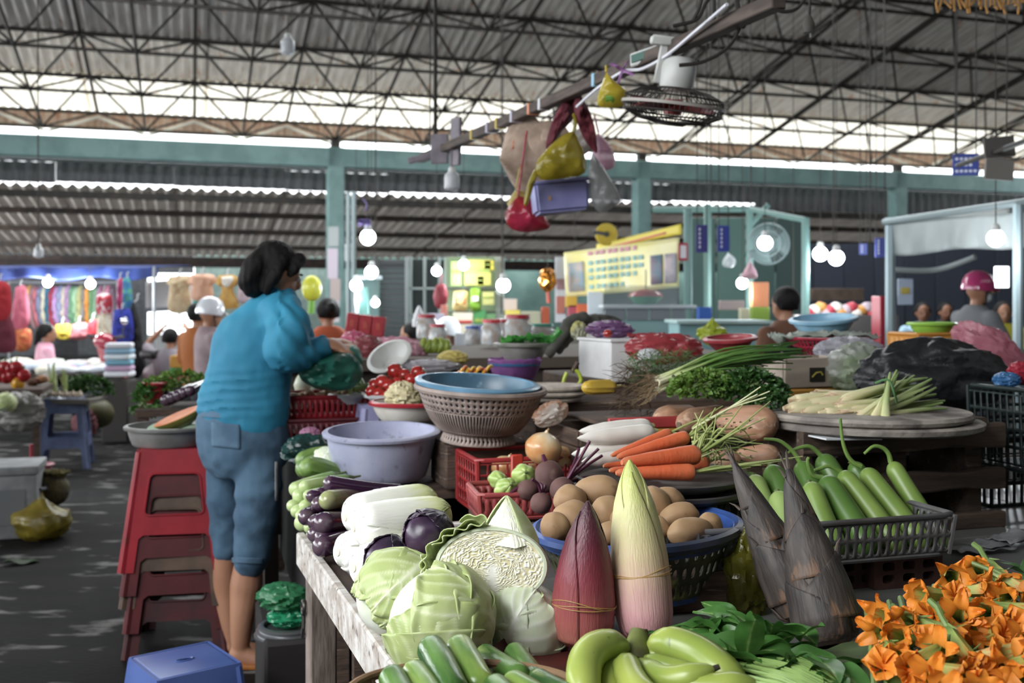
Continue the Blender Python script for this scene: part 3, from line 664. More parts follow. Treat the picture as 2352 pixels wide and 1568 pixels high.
# ---------------------------------------------------------------- bamboo shoots
m_bam = mat('bamboo_sheath', ramp=[(0, '6a4f3b'), (.15, '3d332d'), (.5, '3b3532'), (1, '2b2626')], r=.6, scale=12, jit=.25, bump=.5, bscale=24, stretch=(7, 7, 1), c3='5a524c', scale3=7, mix3=(.5, .75))
m_dry = M('6d6055', .8, c2='4a423c')
def shoot(label, base, tip, w, seed, bend=0):
    base, tip = Vector(base), Vector(tip); L = (tip - base).length; t = thing('bamboo_shoot', label, 'bamboo shoot', mtx=along(base, tip, seed), group='bamboo shoots')
    prof = [(0, w * .55), (.03, w * .85), (.12, w), (.3, w * .93), (.5, w * .72), (.7, w * .48), (.85, w * .30), (.95, w * .15), (1, w * .03)]
    obj('core', rod(L, prof, 20, 30, amp=.06, seed=seed), m_bam, t)
    for i in range(7):
        t0 = .0 + i * .115; t1 = min(1.0, t0 + .36)
        sh = obj('sheath', wrapleaf(prof, L, t0, t1, i * 2.6 + seed, 4.4, .03 + .012 * (6 - i) * .5, nt=18, na=16, tip=2.0, flare=.04), m_bam, t, solid=.0015)
        if i in (1, 3, 5):
            a = i * 2.6 + seed; r = lerp_prof(prof, t1) * 1.12; d = Vector((cos(a) * r, sin(a) * r, L * t1))
            obj('sheath_tip', tube([d * 1.0, d + Vector((cos(a) * .006, sin(a) * .006, .012)), d + Vector((cos(a) * .014, sin(a) * .014, .02))], [.003, .002, .0004], 5), m_dry, sh)
    for k in range(3):
        a = k * 2.1; obj('dry_tip', tube([(0, 0, L * .96), (.004 * cos(a), .004 * sin(a), L * 1.02), (.009 * cos(a), .009 * sin(a), L * 1.09)], [.004, .003, .0005], 5), m_dry, t)
shoot('dark bamboo shoot leaning to the left, tip by the carrots', P(1850, 1415, 1.90), P(1682, 1055, 2.0), .050, 1)
shoot('dark bamboo shoot standing in front, thick base near the squash flowers', P(1912, 1480, 1.80), P(1808, 1070, 1.93), .056, 2.2)
# ================================================================ RIGHT FOREGROUND: gourds, flowers, greens
def crate(name, label, cat, w, d, h, m, mtx, nu=10, nd=6, nv=2, hu=.55, hv=.75, taper=.06, solidt=.004, floor_m=None, rim=.007, group=None, shape='round'):
    t = thing(name, label, cat, mtx=mtx, group=group)
    def side(p0, p1, q0, q1, n):
        return perf(n, nv, lambda u, v: (Vector(p0).lerp(Vector(p1), u)).lerp(Vector(q0).lerp(Vector(q1), u), .06 + .88 * v), hu, hv, shape)
    a, b = w / 2, d / 2; k = 1 - taper
    bot = [(-a * k, -b * k, 0), (a * k, -b * k, 0), (a * k, b * k, 0), (-a * k, b * k, 0)]; top = [(-a, -b, h), (a, -b, h), (a, b, h), (-a, b, h)]
    for i in range(4):
        j = (i + 1) % 4; obj('side_panel', side(bot[i], bot[j], top[i], top[j], nu if i % 2 == 0 else nd), m, t, solid=solidt)
        obj('corner_post', tube([bot[i], top[i]], rim * .9, 6), m, t)
    obj('rim', tube([Vector(p) for i in range(4) for p in (Vector(top[i]).lerp(Vector(top[(i + 1) % 4]), .05), Vector(top[i]).lerp(Vector(top[(i + 1) % 4]), .95))], rim, 8, close=True), m, t)
    obj('bottom_panel', perf(nu, nd, lambda u, v: Vector((-a * k + 2 * a * k * u, -b * k + 2 * b * k * v, .003)), .5, .5), floor_m or m, t, solid=solidt)
    obj('bottom_rim', tube([Vector(p) for i in range(4) for p in (Vector(bot[i]).lerp(Vector(bot[(i + 1) % 4]), .05), Vector(bot[i]).lerp(Vector(bot[(i + 1) % 4]), .95))], rim * .8, 6, close=True), m, t)
    return t
m_greyp = mat('grey_dirty_plastic', '6b6b6e', c2='54504e', r=.45, scale=9, mix=(.35, .65))
GC = Matrix.Translation(Vector((.93 - .30 * VX + .13 * UX, 2.20 - .30 * VY + .13 * UY, .803))) @ Matrix.Rotation(TH, 4, 'Z')
crate('gourd_crate', 'grey slotted plastic crate full of long green gourds', 'crate', .60, .27, .082, m_greyp, GC, nu=30, nd=13, nv=2, hu=.6, hv=.8, taper=.04, solidt=.003, rim=.006)
m_gou = mat('gourd_skin', '7f9a45', c2='64852f', r=.38, scale=6, c3='a4bd74', scale3=16, mix3=(.58, .74))
m_gouL = mat('gourd_skin_pale', '9cb566', c2='83a151', r=.38, scale=6, c3='6b8f3f', scale3=14, mix3=(.6, .74))
m_gouD = mat('gourd_skin_dark', '557a30', c2='466a28', r=.36, scale=6, c3='86a860', scale3=15, mix3=(.62, .76))
m_vine = M('7b9a45', .5, c2='5f7f35')
GD = [('gourd furthest right with a hooked stem', (2046, 1062, 2.38), (2172, 1252, 2.20), .0235, m_gou, [(2046, 1062), (2040, 1040), (2025, 1027), (2005, 1025), (1985, 1042)]),
      ('long gourd second from the right', (1984, 1078, 2.36), (2128, 1255, 2.16), .026, m_gou, [(1978, 1070), (1960, 1062), (1945, 1042), (1935, 1010), (1930, 960)]),
      ('gourd tip rising behind the second from the right', (1955, 1062, 2.42), (2060, 1200, 2.30), .024, m_gouD, None),
      ('gourd in the middle of the crate', (1932, 1084, 2.33), (2070, 1262, 2.13), .0245, m_gou, [(1932, 1084), (1905, 1070), (1885, 1075), (1870, 1080)]),
      ('fat dark gourd, left of the middle one', (1892, 1096, 2.30), (2008, 1268, 2.10), .0295, m_gouD, [(1890, 1096), (1865, 1090), (1855, 1060), (1858, 1050)]),
      ('rounded dark gourd end at the back, under the pallet', (1885, 1045, 2.45), (1960, 1160, 2.32), .030, m_gouD, [(1885, 1045), (1860, 1025), (1830, 1030), (1810, 1040)]),
      ('pale gourd just right of the standing bamboo shoot', (1858, 1108, 2.26), (1925, 1272, 2.10), .027, m_gou, None),
      ('gourd half hidden behind the bamboo shoot tip', (1838, 1062, 2.42), (1900, 1200, 2.25), .028, m_gouD, [(1838, 1062), (1820, 1035), (1790, 1012), (1755, 1008)]),
      ('dark gourd between the two bamboo shoots', (1770, 1070, 2.40), (1830, 1230, 2.22), .030, m_gouD, None),
      ('pale gourd left of the shoots, at the end of the crate', (1730, 1095, 2.36), (1800, 1270, 2.12), .0275, m_gouL, None),
      ('pale gourd low between the bamboo shoots', (1785, 1130, 2.25), (1830, 1280, 2.08), .026, m_gouL, None),
      ('dark gourd end above the pale one at the left end', (1716, 1085, 2.45), (1760, 1180, 2.35), .028, m_gouD, None)]
for i, (l, a, b, w, mt, stem) in enumerate(GD):
    a, b = P(a[0], a[1], a[2] + .02), P(b[0], b[1] + 8, b[2] + .075); L = (b - a).length; prof = capsule(w, w / L, w / L, lambda q: .86 + .2 * q)
    t = thing('bottle_gourd', 'long green ' + l, 'gourd', mtx=along(a, b, i * .7), group='gourds in the grey crate'); obj('fruit', rod(L, prof, 18, ts=profT(prof), bend=.015 * (i % 3 - 1)), mt, t)
    inv = t.matrix_basis.inverted()
    if stem: obj('stem', tube(bez([inv @ P(x, y, a.y) for x, y in stem], 14), [.006 - .0002 * k for k in range(15)], 8), m_vine, t)
    else: obj('stem_scar', rod(.006, [(0, .007), (1, .004)], 8, 1), m_calyx, t, loc=(0, 0, -.004))
# bricks under the crate
m_brick = mat('dark_red_brick', '5b3a30', c2='452b25', r=.85, scale=12, bump=.4)
def hbrick(label, c, rz, grp):
    t = thing('hollow_brick', label, 'brick', c, rz, group=grp)
    w, h, d = .17, .066, .08
    hs = [rrect(-w / 2 + .02 + i * .05, .012 + j * .026, -w / 2 + .05 + i * .05, .03 + j * .026, .006, 3) for i in range(3) for j in range(2)]
    obj('brick_body', plate(rrect(-w / 2, 0, w / 2, h, .003, 1), hs, d), m_brick, t, smooth=False)
    obj('mortar_patch', box(w * .5, d * .6, .006, .002), M('8d8780', .9), t, loc=(.02, 0, h + .001)); return t
hbrick('hollow red brick under the front right of the gourd crate', G(2080, 1352, ZT) + V3(0, .05, 0), TH, 'bricks under the crate')
hbrick('hollow red brick under the left half of the gourd crate', G(1940, 1362, ZT) + V3(0, .06, 0), TH + .1, 'bricks under the crate')
# pallet with round board and lemongrass
m_pal = mat('pallet_wood', '57463a', c2='3b2f28', r=.85, scale=5, bump=.6, stretch=(1, 6, 6), c3='7f6b59', scale3=9, mix3=(.6, .75))
pc = P(2000, 1100, 2.86); pal = thing('wooden_pallet', 'rough brown wooden pallet carrying the round concrete board', 'pallet', (pc.x, pc.y, ZT), TH)
for z, hh in ((.245, .06), (.13, .05), (.02, .045)):
    for y in (-.14, .14):
        def plank(u, v, hh=hh, z=z):
            x = -.31 + .62 * v; ww = 1 + .25 * noise.noise(Vector((x * 9, z * 30, y * 9))); a = 2 * pi * u
            return Vector((x, y + .016 * (1 if cos(a) > 0 else -1) * min(1, abs(cos(a)) * 1.6), z + hh / 2 * ww * max(-1, min(1, 1.6 * sin(a)))))
        s = grid(plank, 12, 18, close_u=True); s[1].append(tuple(range(12))[::-1]); s[1].append(tuple(range(18 * 12, 19 * 12)))
        obj('plank', s, m_pal, pal, smooth=False)
for x in (-.24, .0, .24): obj('block', box(.055, .24, .26, .006), m_pal, pal, loc=(x, 0, .135))
for x in (-.2, 0, .2): obj('deck_board', box(.1, .32, .02, .004), m_pal, pal, loc=(x, 0, .285))
m_conc = mat('crusty_concrete', 'a29a90', c2='77706a', r=.9, scale=14, bump=.8, bscale=50, c3='4b443f', scale3=8, mix3=(.55, .68))
rb = thing('round_board', 'round crusty grey concrete board on the pallet', 'board', P(1992, 978, 2.80))
obj('upper_slab', lathe([(0, 0), (.262, 0), (.276, .006), (.28, .014), (.274, .022), (0, .022)], 56), m_conc, rb, loc=(-.015, 0, .022))
obj('lower_slab', lathe([(0, -.022), (.27, -.022), (.285, -.016), (.288, -.004), (.28, .0), (0, 0)], 56), m_conc, rb, loc=(.004, 0, .022))
tag(obj('paper_sheet', box(.16, .10, .004), M('d7dadd', .6), loc=P(1935, 1003, 2.62), rot=(0, R(2), TH)), 'white paper sheet poking out under the round board', 'paper')
m_lem = mat('lemongrass_stalk', ramp=[(0, 'b79a7c'), (.05, 'd8c9a0'), (.25, 'd3cf9d'), (.5, 'a3b074'), (1, '77904e')], r=.5, scale=12, jit=.12, stretch=(8, 8, 1))
lem_spots = []
rng = random.Random(3)
def lemon(i, a, b, w, lab):
    a, b = Vector(a), Vector(b); L = (b - a).length; t = thing('lemongrass_stalk', lab, 'lemongrass', mtx=along(a, b, i), group='lemongrass on the round board')
    obj('stalk', rod(L, [(0, w * .55), (.02, w * .9), (.06, w * 1.05), (.2, w), (.5, w * .6), (.8, w * .42), (1, w * .2)], 10, 12, bend=rng.uniform(-.04, .04)), m_lem, t)
    obj('leaf', wrapleaf([(0, w), (.5, w * .7), (1, w * .8)], L, .05, .97, rng.random() * 6, 2.6, .12, nt=12, na=6, tip=2.5), m_lem, t, solid=.0008)
LEM = [((1800, 938), (2030, 900)), ((1812, 920), (2060, 892)), ((1830, 912), (2080, 905)), ((1862, 905), (2100, 910)), ((1890, 912), (2120, 898)), ((1812, 946), (2040, 915)), ((1840, 948), (2070, 925)), ((1866, 930), (2110, 918)),
       ((1880, 950), (2130, 930)), ((1905, 935), (2150, 905)), ((1915, 955), (2165, 925)), ((1945, 945), (2170, 920)), ((1960, 962), (2150, 890)), ((1985, 968), (2175, 938)), ((2003, 955), (2140, 870)), ((1960, 975), (2100, 862)), ((1995, 985), (2060, 850)), ((2035, 998), (2045, 855)), ((1850, 928), (2090, 880)), ((1925, 925), (2130, 868))]
words_l = 'first second third fourth fifth sixth seventh eighth ninth tenth eleventh twelfth thirteenth fourteenth fifteenth sixteenth seventeenth eighteenth nineteenth twentieth'.split()
for i, (a, b) in enumerate(LEM):
    d = 2.62 + .16 * (998 - a[1]) / 90
    lab = 'lemongrass stalk hanging over the front of the round board' if i == 17 else 'lemongrass stalk standing up behind the green tie' if i == 16 else 'cream lemongrass stalk in the bundle, %s butt end counting from the left' % words_l[sorted(range(len(LEM)), key=lambda q: LEM[q][0][0]).index(i)]
    lemon(i, P(a[0], a[1], d), P(b[0], b[1], d + .08), .0115 + .003 * rng.random(), lab)
tag(obj('green_tie', tube(bez([P(2010, 880, 2.6), P(2040, 872, 2.58), P(2055, 905, 2.58), P(2060, 925, 2.62)], 10), .003, 6), M('4f7d4a', .5)), 'thin green tie around the lemongrass bundle', 'tie')

# ---------------------------------------------------------------- squash blossoms
m_pet = mat('squash_petal', ramp=[(0, 'd98612'), (.4, 'f0900a'), (1, 'f58a06')], r=.5, scale=12, jit=.2, transl=.2)
m_tub = mat('squash_tube', ramp=[(0, '5d7a35'), (.4, '93a850'), (.75, 'bdbd5c'), (.95, 'cf9838'), (1, 'c9801f')], r=.5, scale=30, jit=.25, stretch=(10, 10, 1), transl=.1)
m_fst = M('7f9850', .5, c2='637d3d')
def petal_shape(seed, L=.038, W=.022, open_=.9):
    def fn(u, v):
        w = max(.0005, W * 1.25 * (1 - v ** 1.5) * (1 + .5 * v))
        x = (u - .5) * w * 2; y = L * v * cos(open_ * v); z = L * v * .85 - L * open_ * .55 * v * v * v
        return (Vector((x, .009 + y * .8 + .004 * sin(v * 6 + seed), z + .004 * sin(u * 9 + v * 7 + seed) * v + .2 * abs(x))), v)
    return grid(fn, 6, 10)
var = []
for s in range(3):
    r_ = thing('squash_blossom', 'x', 'squash blossom', (0, 0, -50), group='squash blossoms heaped at the corner')
    Lt = .060; ft = rod(Lt, [(0, .0045), (.1, .0075), (.4, .0085), (.8, .011), (1, .0125)], 20, 8, lobes=5, lamp=.12); obj('flower_tube', (ft[0], ft[1][:-1], ft[2]), m_tub, r_)
    st = obj('stem', tube([(0, 0, .002), (.003, .001, -.015), (.005, 0, -.03), (.004, .004, -.045)], [.0045, .004, .0045, .0045], 7), m_fst, r_)
    for k in range(5): obj('petal', petal_shape(s * 5 + k, .031 + .007 * (k % 2) + .003 * s, .0092 + .001 * s, (.25, 1.1, 1.8)[s] + .3 * (k % 2)), m_pet, r_, loc=(0, 0, Lt * .92), rot=(0, 0, k * 2 * pi / 5))
    for k in range(3): obj('sepal', tube([(.006 * cos(k * 2.1), .006 * sin(k * 2.1), .0), (.012 * cos(k * 2.1), .012 * sin(k * 2.1), .012), (.017 * cos(k * 2.1), .017 * sin(k * 2.1), .02)], [.0015, .0012, .0004], 5), m_fst, r_)
    var.append(r_)
SQ = [(2185, 1325), (2245, 1310), (2300, 1325), (2340, 1345), (2130, 1365), (2190, 1370), (2250, 1355), (2310, 1370), (2350, 1400), (2030, 1415), (2085, 1425), (2145, 1410), (2200, 1415), (2265, 1410), (2330, 1430), (2020, 1455), (2070, 1465), (2130, 1470), (2180, 1455), (2235, 1450), (2290, 1460), (2345, 1470), (2055, 1505), (2110, 1515), (2165, 1500), (2215, 1500), (2260, 1510), (2310, 1500), (2350, 1520), (2080, 1545), (2140, 1555), (2195, 1545), (2245, 1550), (2300, 1545), (2345, 1560), (2030, 1535), (2170, 1590), (2260, 1590)]
SQW = ['nearest the top left of the heap', 'along the top edge', 'at the top near the leafy greens', 'at the right edge, uppermost', 'below the top left one', 'upper middle, wide open', 'upper middle, star shaped', 'upper right, beside the big one', 'at the right border, second down', 'at the far left tip of the heap', 'left side, wide open trumpet']
rng = random.Random(11)
for i, (x, y) in enumerate(SQ):
    dep = 1.78 - .42 * (y - 1310) / 280; r0 = var[i % 3]
    d = Vector((-.55 + 1.1 * (x - 2000) / 350 * rng.uniform(.2, 1) + rng.uniform(-.5, .5), -rng.uniform(.25, .75), rng.uniform(-.2, .45))).normalized()
    mtx = Matrix.Translation(P(x, y, dep) - d * .05) @ d.to_track_quat('Z', 'X').to_matrix().to_4x4() @ Matrix.Rotation(rng.random() * 6, 4, 'Z') @ Matrix.Scale(.92 + .22 * rng.random(), 4)
    row = ('top', 'upper', 'middle', 'lower', 'fifth', 'bottom')[min(5, int((y - 1300) / 58))]; rank = sorted([q[0] for q in SQ if int((q[1] - 1300) / 58) == int((y - 1300) / 58)]).index(x)
    lab = 'orange squash blossom in the %s row of the heap, %s from the left' % (row, words_l[rank])
    if i < 3: r0.matrix_basis = mtx; r0['label'] = lab
    else: dup(r0, lab, mtx=mtx)
hp = thing('blossom_bed', 'dark green mass of stems and buds beneath the squash blossoms', 'stems', P(2230, 1560, 1.58)); h0 = P(2230, 1560, 1.58)
obj('bud_mass', blob(.24, .16, .035, .25, 4, 3), M('33451f', .7, c2='55683a'), hp)
for i in range(9):
    a = P(2010 + 30 * i, 1600 - 8 * i, 1.42 + .02 * i); b = P(1990 + 26 * i, 1400 - 9 * i, 1.8); obj('stem', tube(bez([a - h0, (a + b) / 2 + V3(0, 0, .02) - h0, b - h0], 8), .005, 7), m_fst, hp)
# ---------------------------------------------------------------- leafy greens
m_leafg = mat('spinach_leaf', ramp=[(0, '3f6f2c'), (.6, '4f8238'), (1, '8fb062')], r=.35, scale=10, jit=.25, transl=.2)
m_stemg = M('8fae5f', .4, c2='7a9c4c')
def greens(label, name, root, stems, leaves, leaf_size, rng, m_l=None, m_s=None, stem_r=.003, cat='greens'):
    root = Vector(root); t = thing(name, label, cat, root)
    for a, b, c in stems: obj('stem', tube(bez([Vector(a) - root, Vector(b) - root, Vector(c) - root], 8), [stem_r * (1 - .04 * k) for k in range(9)], 6), m_s or m_stemg, t)
    mes = [mesh('leaf', leafblade(1, .34 + .05 * k, .25 + .1 * k, .3, .04, seed=k * 2), m_l or m_leafg) for k in range(4)]
    for p, d, s in leaves:
        d = Vector(d).normalized(); q = d.to_track_quat('Y', 'Z').to_matrix().to_4x4()
        obj('leaf', mes[rng.randrange(4)], None, t, mtx=Matrix.Translation(Vector(p) - root) @ q @ Matrix.Rotation(rng.uniform(-.9, .9), 4, 'Y') @ Matrix.Scale(s * leaf_size, 4))
    return t
rng = random.Random(5)
st = []
for i in range(26):
    y0 = 1440 + 3 * i + rng.uniform(-6, 6); st.append((P(1650 + rng.uniform(-60, 60), y0 + 14, 1.68 - .008 * i) - V3(0, 0, .012), P(1840, 1500 + 4 * i, 1.58 - .012 * i), P(2010 + rng.uniform(-20, 40), 1580 + 6 * i, 1.48 - .012 * i)))
lv = []
for i in range(90):
    x = rng.uniform(1590, 1930); y = 1428 + (x - 1590) * .14 + rng.uniform(-8, 100); lv.append((P(x, y, 1.68 - .2 * (y - 1430) / 130), (rng.uniform(-1, .3), rng.uniform(-.9, .3), rng.uniform(-.1, .35)), rng.uniform(.7, 1.25)))
greens('bundle of wet leafy greens with pale stems beside the bananas', 'leafy_greens', P(1780, 1540, 1.6), st, lv, .10, rng)
st = []; lv = []
for i in range(7): st.append((P(2200 + 20 * i, 1300 + 6 * i, 2.1), P(2280, 1310 + 5 * i, 2.05), P(2360, 1330 + 8 * i, 2.0)))
for i in range(22): lv.append((P(rng.uniform(2270, 2360), rng.uniform(1300, 1400), 2.0 + rng.uniform(-.08, .08)), (rng.uniform(-1, .6), rng.uniform(-1, .3), rng.uniform(0, .4)), rng.uniform(.7, 1.2)))
greens('bunch of broad dark green leaves behind the squash blossoms', 'broad_leaf_greens', P(2320, 1370, 2.0), st, lv, .055, rng, m_l=mat('dark_leaf', ramp=[(0, '35592c'), (1, '5d8348')], r=.5, scale=9, jit=.2), stem_r=.002)
for i in range(3):
    s = grid(lambda u, v, i=i: Vector(((u - .5) * .16, (v - .5) * .07, .008 + .01 * noise.noise(Vector((u * 5, v * 5, i))))), 14, 8)
    tag(obj('torn_paper', s, M('8b8b8d', .8, c2='6d6d70'), loc=G(2250 + 40 * i, 1268 - 8 * i, ZT) + V3(0, 0, .004 + .006 * i), rot=(0, 0, TH + i * .2), solid=.001), ('torn grey paper scrap on the tiles, nearest the gourd crate', 'torn grey paper scrap on the tiles, in the middle', 'torn grey paper scrap on the tiles at the right border')[i], 'paper', 'paper scraps')

# ---------------------------------------------------------------- potatoes in the blue basket
m_blue = mat('blue_plastic', '3f62b0', c2='33508f', r=.35, scale=6, c3='4b4f58', scale3=5, mix3=(.55, .7))
m_oliv = mat('grubby_basket', '5d5f40', c2='3f3f33', r=.6, scale=12, c3='8f924c', scale3=16, mix3=(.6, .72))
bk = thing('potato_basket', 'round blue plastic basket with slotted sides full of potatoes', 'basket', P(1470, 1345, 2.10), 0, mtx=Matrix.Translation(P(1468, 1348, 2.14)) @ Matrix.Rotation(R(-3), 4, 'Y'))
obj('basket_wall', perf(56, 3, lambda u, v: Vector(((.158 + .042 * v) * cos(2 * pi * u), (.158 + .042 * v) * sin(2 * pi * u), .012 + .108 * v)), .5, .72, 'round', True), m_oliv, bk, solid=.004)
obj('inner_wall', lathe([(.196, .10), (.198, .118), (.204, .124), (.204, .128), (.196, .128), (.19, .118), (.188, .10)], 56, closed=True), m_blue, bk)
obj('rim', lathe([(.196, .112), (.212, .112), (.218, .120), (.216, .130), (.206, .134), (.198, .128)], 56, closed=True), mat('blue_rim', '3c5fa9', c2='2d3c5e', r=.4, scale=5, c3='3d3f45', scale3=4, mix3=(.5, .62)), bk)
obj('basket_floor', lathe([(0, 0), (.155, 0), (.16, .012), (.15, .012), (.14, .006), (0, .006)], 40), m_blue, bk)
m_pot = mat('potato_skin', 'a98962', c2='94724e', r=.65, scale=7, c3='6a4f37', scale3=26, mix3=(.64, .72), bump=.2, bscale=60)
PO = [((1370, 1130), .052, .036, 'largest potato, on top at the back'), ((1315, 1195), .043, .040, 'potato leaning on the left rim, dusty'), ((1310, 1150), .036, .034, 'potato behind the left one'), ((1395, 1180), .036, .036, 'spotted potato between the two blossoms, at the rim'),
      ((1500, 1165), .038, .042, 'potato just right of the pale blossom'), ((1535, 1150), .034, .030, 'round potato at the back right'), ((1560, 1185), .042, .027, 'flat potato in the right middle'), ((1585, 1222), .050, .030, 'long potato at the front right rim'),
      ((1275, 1210), .030, .030, 'small potato at the far left rim'), ((1400, 1225), .028, .024, 'little potato low between the blossoms'), ((1630, 1205), .026, .024, 'small potato at the right end'), ((1440, 1200), .036, .036, 'potato hidden behind the pale blossom'), ((1500, 1215), .034, .028, 'potato low beside the pale blossom')]
for i, ((x, y), a, b, l) in enumerate(PO):
    d = 2.02 + .20 * (1235 - y) / 110
    t = obj('potato', blob(a, b * .95, b, .10, 1.6, i + 3), m_pot, loc=P(x, y, d), rot=(i * .4, .15 * (i % 3 - 1), i * .9)); t.rotation_euler = (0, .2 * (i % 3 - 1), .3 * (i % 4 - 1.5)); tag(t, 'brown ' + l, 'potato', 'potatoes in the blue basket')
blk = tag(obj('wooden_block', box(.30, .22, .078, .004), m_bwood, loc=P(1500, 1400, 2.12).xy.to_3d() + V3(0, .0, ZT + .039), rot=(0, 0, .1)), 'rough brown wooden block under the potato basket', 'block')
def bag(label, c, rx, ry, rz, m, seed, name='plastic_bag', cat='bag', amp=.22, fq=2.2, neck=0, nu=44, nv=30, group=None, rot=(0, 0, 0), knot=True):
    s = blob(rx, ry, rz, amp, fq, seed, nu, nv, None, True)
    if neck:
        V = []
        for v in s[0]:
            z = v.z / rz; f = 1.0; dz = 0
            if z > .45: u = min(1, (z - .45) / .55); f = 1 - .82 * u ** .7; dz = .35 * rz * u * u
            V.append(Vector((v.x * f, v.y * f, v.z + dz)))
        s = (V, s[1], s[2])
    return tag(obj(name, s, m, loc=c, rot=rot), label, cat, group)
def film(name, c, a=.55, r=.22, tr=.35, c2=None): return mat('film_' + name, c, c2=c2, r=r, alpha=a, transl=tr, bump=2.2, bscale=26, spec=.6, scale=6)
bag('olive yellow plastic bag hanging beside the potato basket', P(1718, 1320, 2.02), .042, .035, .085, film('olive', '7d7a1c', .8, .15, .3, '4d4a12'), 4, neck=1, knot=False)
# ================================================================ MIDDLE OF THE STALL
bt = thing('low_wooden_table', 'low dark wooden table carrying crates and basins behind the front goods', 'table', (-.56, 3.04, 0), TH)
obj('table_top', box(2.7, 2.4, .04), m_bwood, bt, loc=(1.35, 1.2, .76))
for x in (.06, 2.6):
    for y in (.06, 2.3): obj('leg', box(.06, .06, .74, base=True), m_bwood, bt, loc=(x, y, 0))
obj('shade_sheet', box(.01, 2.3, .5, base=True), M('151313', .9), bt, loc=(.02, 1.2, .24))  # near-black sheet standing in for the dark gap under the table
for n_, l_, x_, y_, sx, sy, z0, z1 in (('raised_shelf', 'dark raised plank shelf under the bowls and wooden box', 1.75, 3.52, 1.5, .38, .78, 1.005), ('upper_shelf', 'taller dark shelf under the styrofoam box and basins', 1.95, 3.98, 1.5, .55, .78, 1.05), ('basket_support', 'dark upturned box under the woven basket', .0, 3.2, .26, .2, .78, .912)):
    c_ = Vector((-.08 + (x_ - .9) * VX if n_ != 'basket_support' else -.1, y_ + ((x_ - .9) * VY if n_ != 'basket_support' else 0), (z0 + z1) / 2)); tag(obj(n_, box(sx, sy, z1 - z0, .006), m_bwood, loc=c_, rot=(0, 0, TH)), l_, 'shelf' if 'shelf' in n_ else 'box')
def basin(name, label, cat, c, r, h, m, rb=None, tilt=(0, 0), rimw=.012, m_rim=None, n=56, t=.004, sx=1, sy=1, group=None, foot=False):
    rb = rb or r * .72; o = thing(name, label, cat, mtx=Matrix.Translation(c) @ Matrix.Rotation(tilt[0], 4, 'X') @ Matrix.Rotation(tilt[1], 4, 'Y'), group=group)
    cv = [(rb + (r - rb) * (1 - (1 - q) ** 1.6), h * q) for q in [i / 8 for i in range(9)]]
    prof = [(0, 0), (rb * .96, 0)] + [(a + (.0 if i else 0), b + .004) for i, (a, b) in enumerate(cv)] + [(a - t, b + .004) for a, b in cv[::-1]] + [(rb - t * 2, t + .004), (0, t + .004)]
    obj('bowl', lathe(prof, n, sx, sy), m, o)
    obj('rim', lathe([(r - .003, h - .004), (r + rimw, h - .005), (r + rimw + .002, h + .003), (r + rimw - .003, h + .007), (r - .004, h + .008)], n, sx, sy, closed=True), m_rim or m, o)
    return o
m_lav = mat('lavender_plastic', 'a9acc4', c2='9b9eb8', r=.45, scale=12, c3='7d7c8c', scale3=28, mix3=(.62, .72))
basin('lavender_basin', 'pale lavender plastic basin, empty and dusty, left of the woven basket', 'basin', P(877, 1093, 3.20), .166, .135, m_lav, rb=.135, tilt=(R(3), 0), rimw=.012)
# woven basket with the blue basin inside
m_wov = mat('taupe_plastic_weave', '9d8c84', c2='83746d', r=.6, scale=16)
wb = thing('woven_basket', 'grey brown plastic basket with diamond lattice sides and foot ring', 'basket', mtx=Matrix.Translation(P(1098, 1012, 3.12)) @ Matrix.Rotation(R(3), 4, 'Y') @ Matrix.Rotation(R(2.5), 4, 'X'))
def bsurf(z0, z1, f): return lambda u, v: Vector((f(z0 + (z1 - z0) * v) * cos(2 * pi * u), f(z0 + (z1 - z0) * v) * sin(2 * pi * u), z0 + (z1 - z0) * v))
bf = lambda z: .105 + .082 * (max(0, z - .03) / .125) ** .55 if z > .03 else .100 + .012 * (.03 - z) / .03
obj('lattice_wall', perf(64, 3, bsurf(.10, .152, bf), .62, .72, 'diamond', True), m_wov, wb, solid=.003)
obj('ribbed_wall', perf(110, 1, bsurf(.034, .10, bf), .42, .86, 'rect', True), m_wov, wb, solid=.003)
obj('foot_ring', perf(52, 1, bsurf(.0, .03, bf), .55, .6, 'diamond', True), m_wov, wb, solid=.003)
obj('rim', lathe([(.182, .148), (.196, .150), (.200, .158), (.196, .166), (.184, .166)], 60, closed=True), m_wov, wb)
obj('basket_floor', lathe([(0, .03), (.105, .03), (.105, .034), (0, .034)], 40), m_wov, wb)
m_dblue = mat('dull_blue_plastic', '52788f', c2='436479', r=.35, scale=7, c3='7d97a5', scale3=20, mix3=(.66, .74))
basin('blue_basin', 'dull blue plastic basin sitting tilted inside the woven basket', 'basin', P(1092, 960, 3.12), .172, .105, m_dblue, rb=.12, tilt=(R(3.5), R(4)), rimw=.014, m_rim=mat('blue_basin_rim', '6f9fbf', c2='5b87a3', r=.3))
# red crate with onions
m_redp = mat('red_plastic', 'a12a2c', c2='8a2224', r=.4, scale=8)
m_redo = mat('orange_red_plastic', 'c23a25', c2='a5301f', r=.4, scale=6)
cm = Matrix.Translation(P(1195, 1160, 2.98)) @ Matrix.Rotation(TH, 4, 'Z')
crate('onion_crate', 'red slatted plastic crate holding onions, under the woven basket', 'crate', .34, .24, .145, m_redp, cm @ Matrix.Translation((.02, .03, .0)), nu=12, nd=9, nv=4, hu=.8, hv=.78, shape='rect', taper=.02)
obj('front_handle', box(.035, .012, .15, .004), m_redo, [o for o in bpy.data.objects if o.name == 'onion_crate'][0], loc=(-.06, -.124, .085))
m_on = mat('onion_skin', ramp=[(0, 'd8c79a'), (.4, 'c98a4f'), (.75, 'd9b98a'), (1, 'e9e3cf')], r=.3, scale=6, jit=.2, stretch=(3, 3, 1), coat=.2)
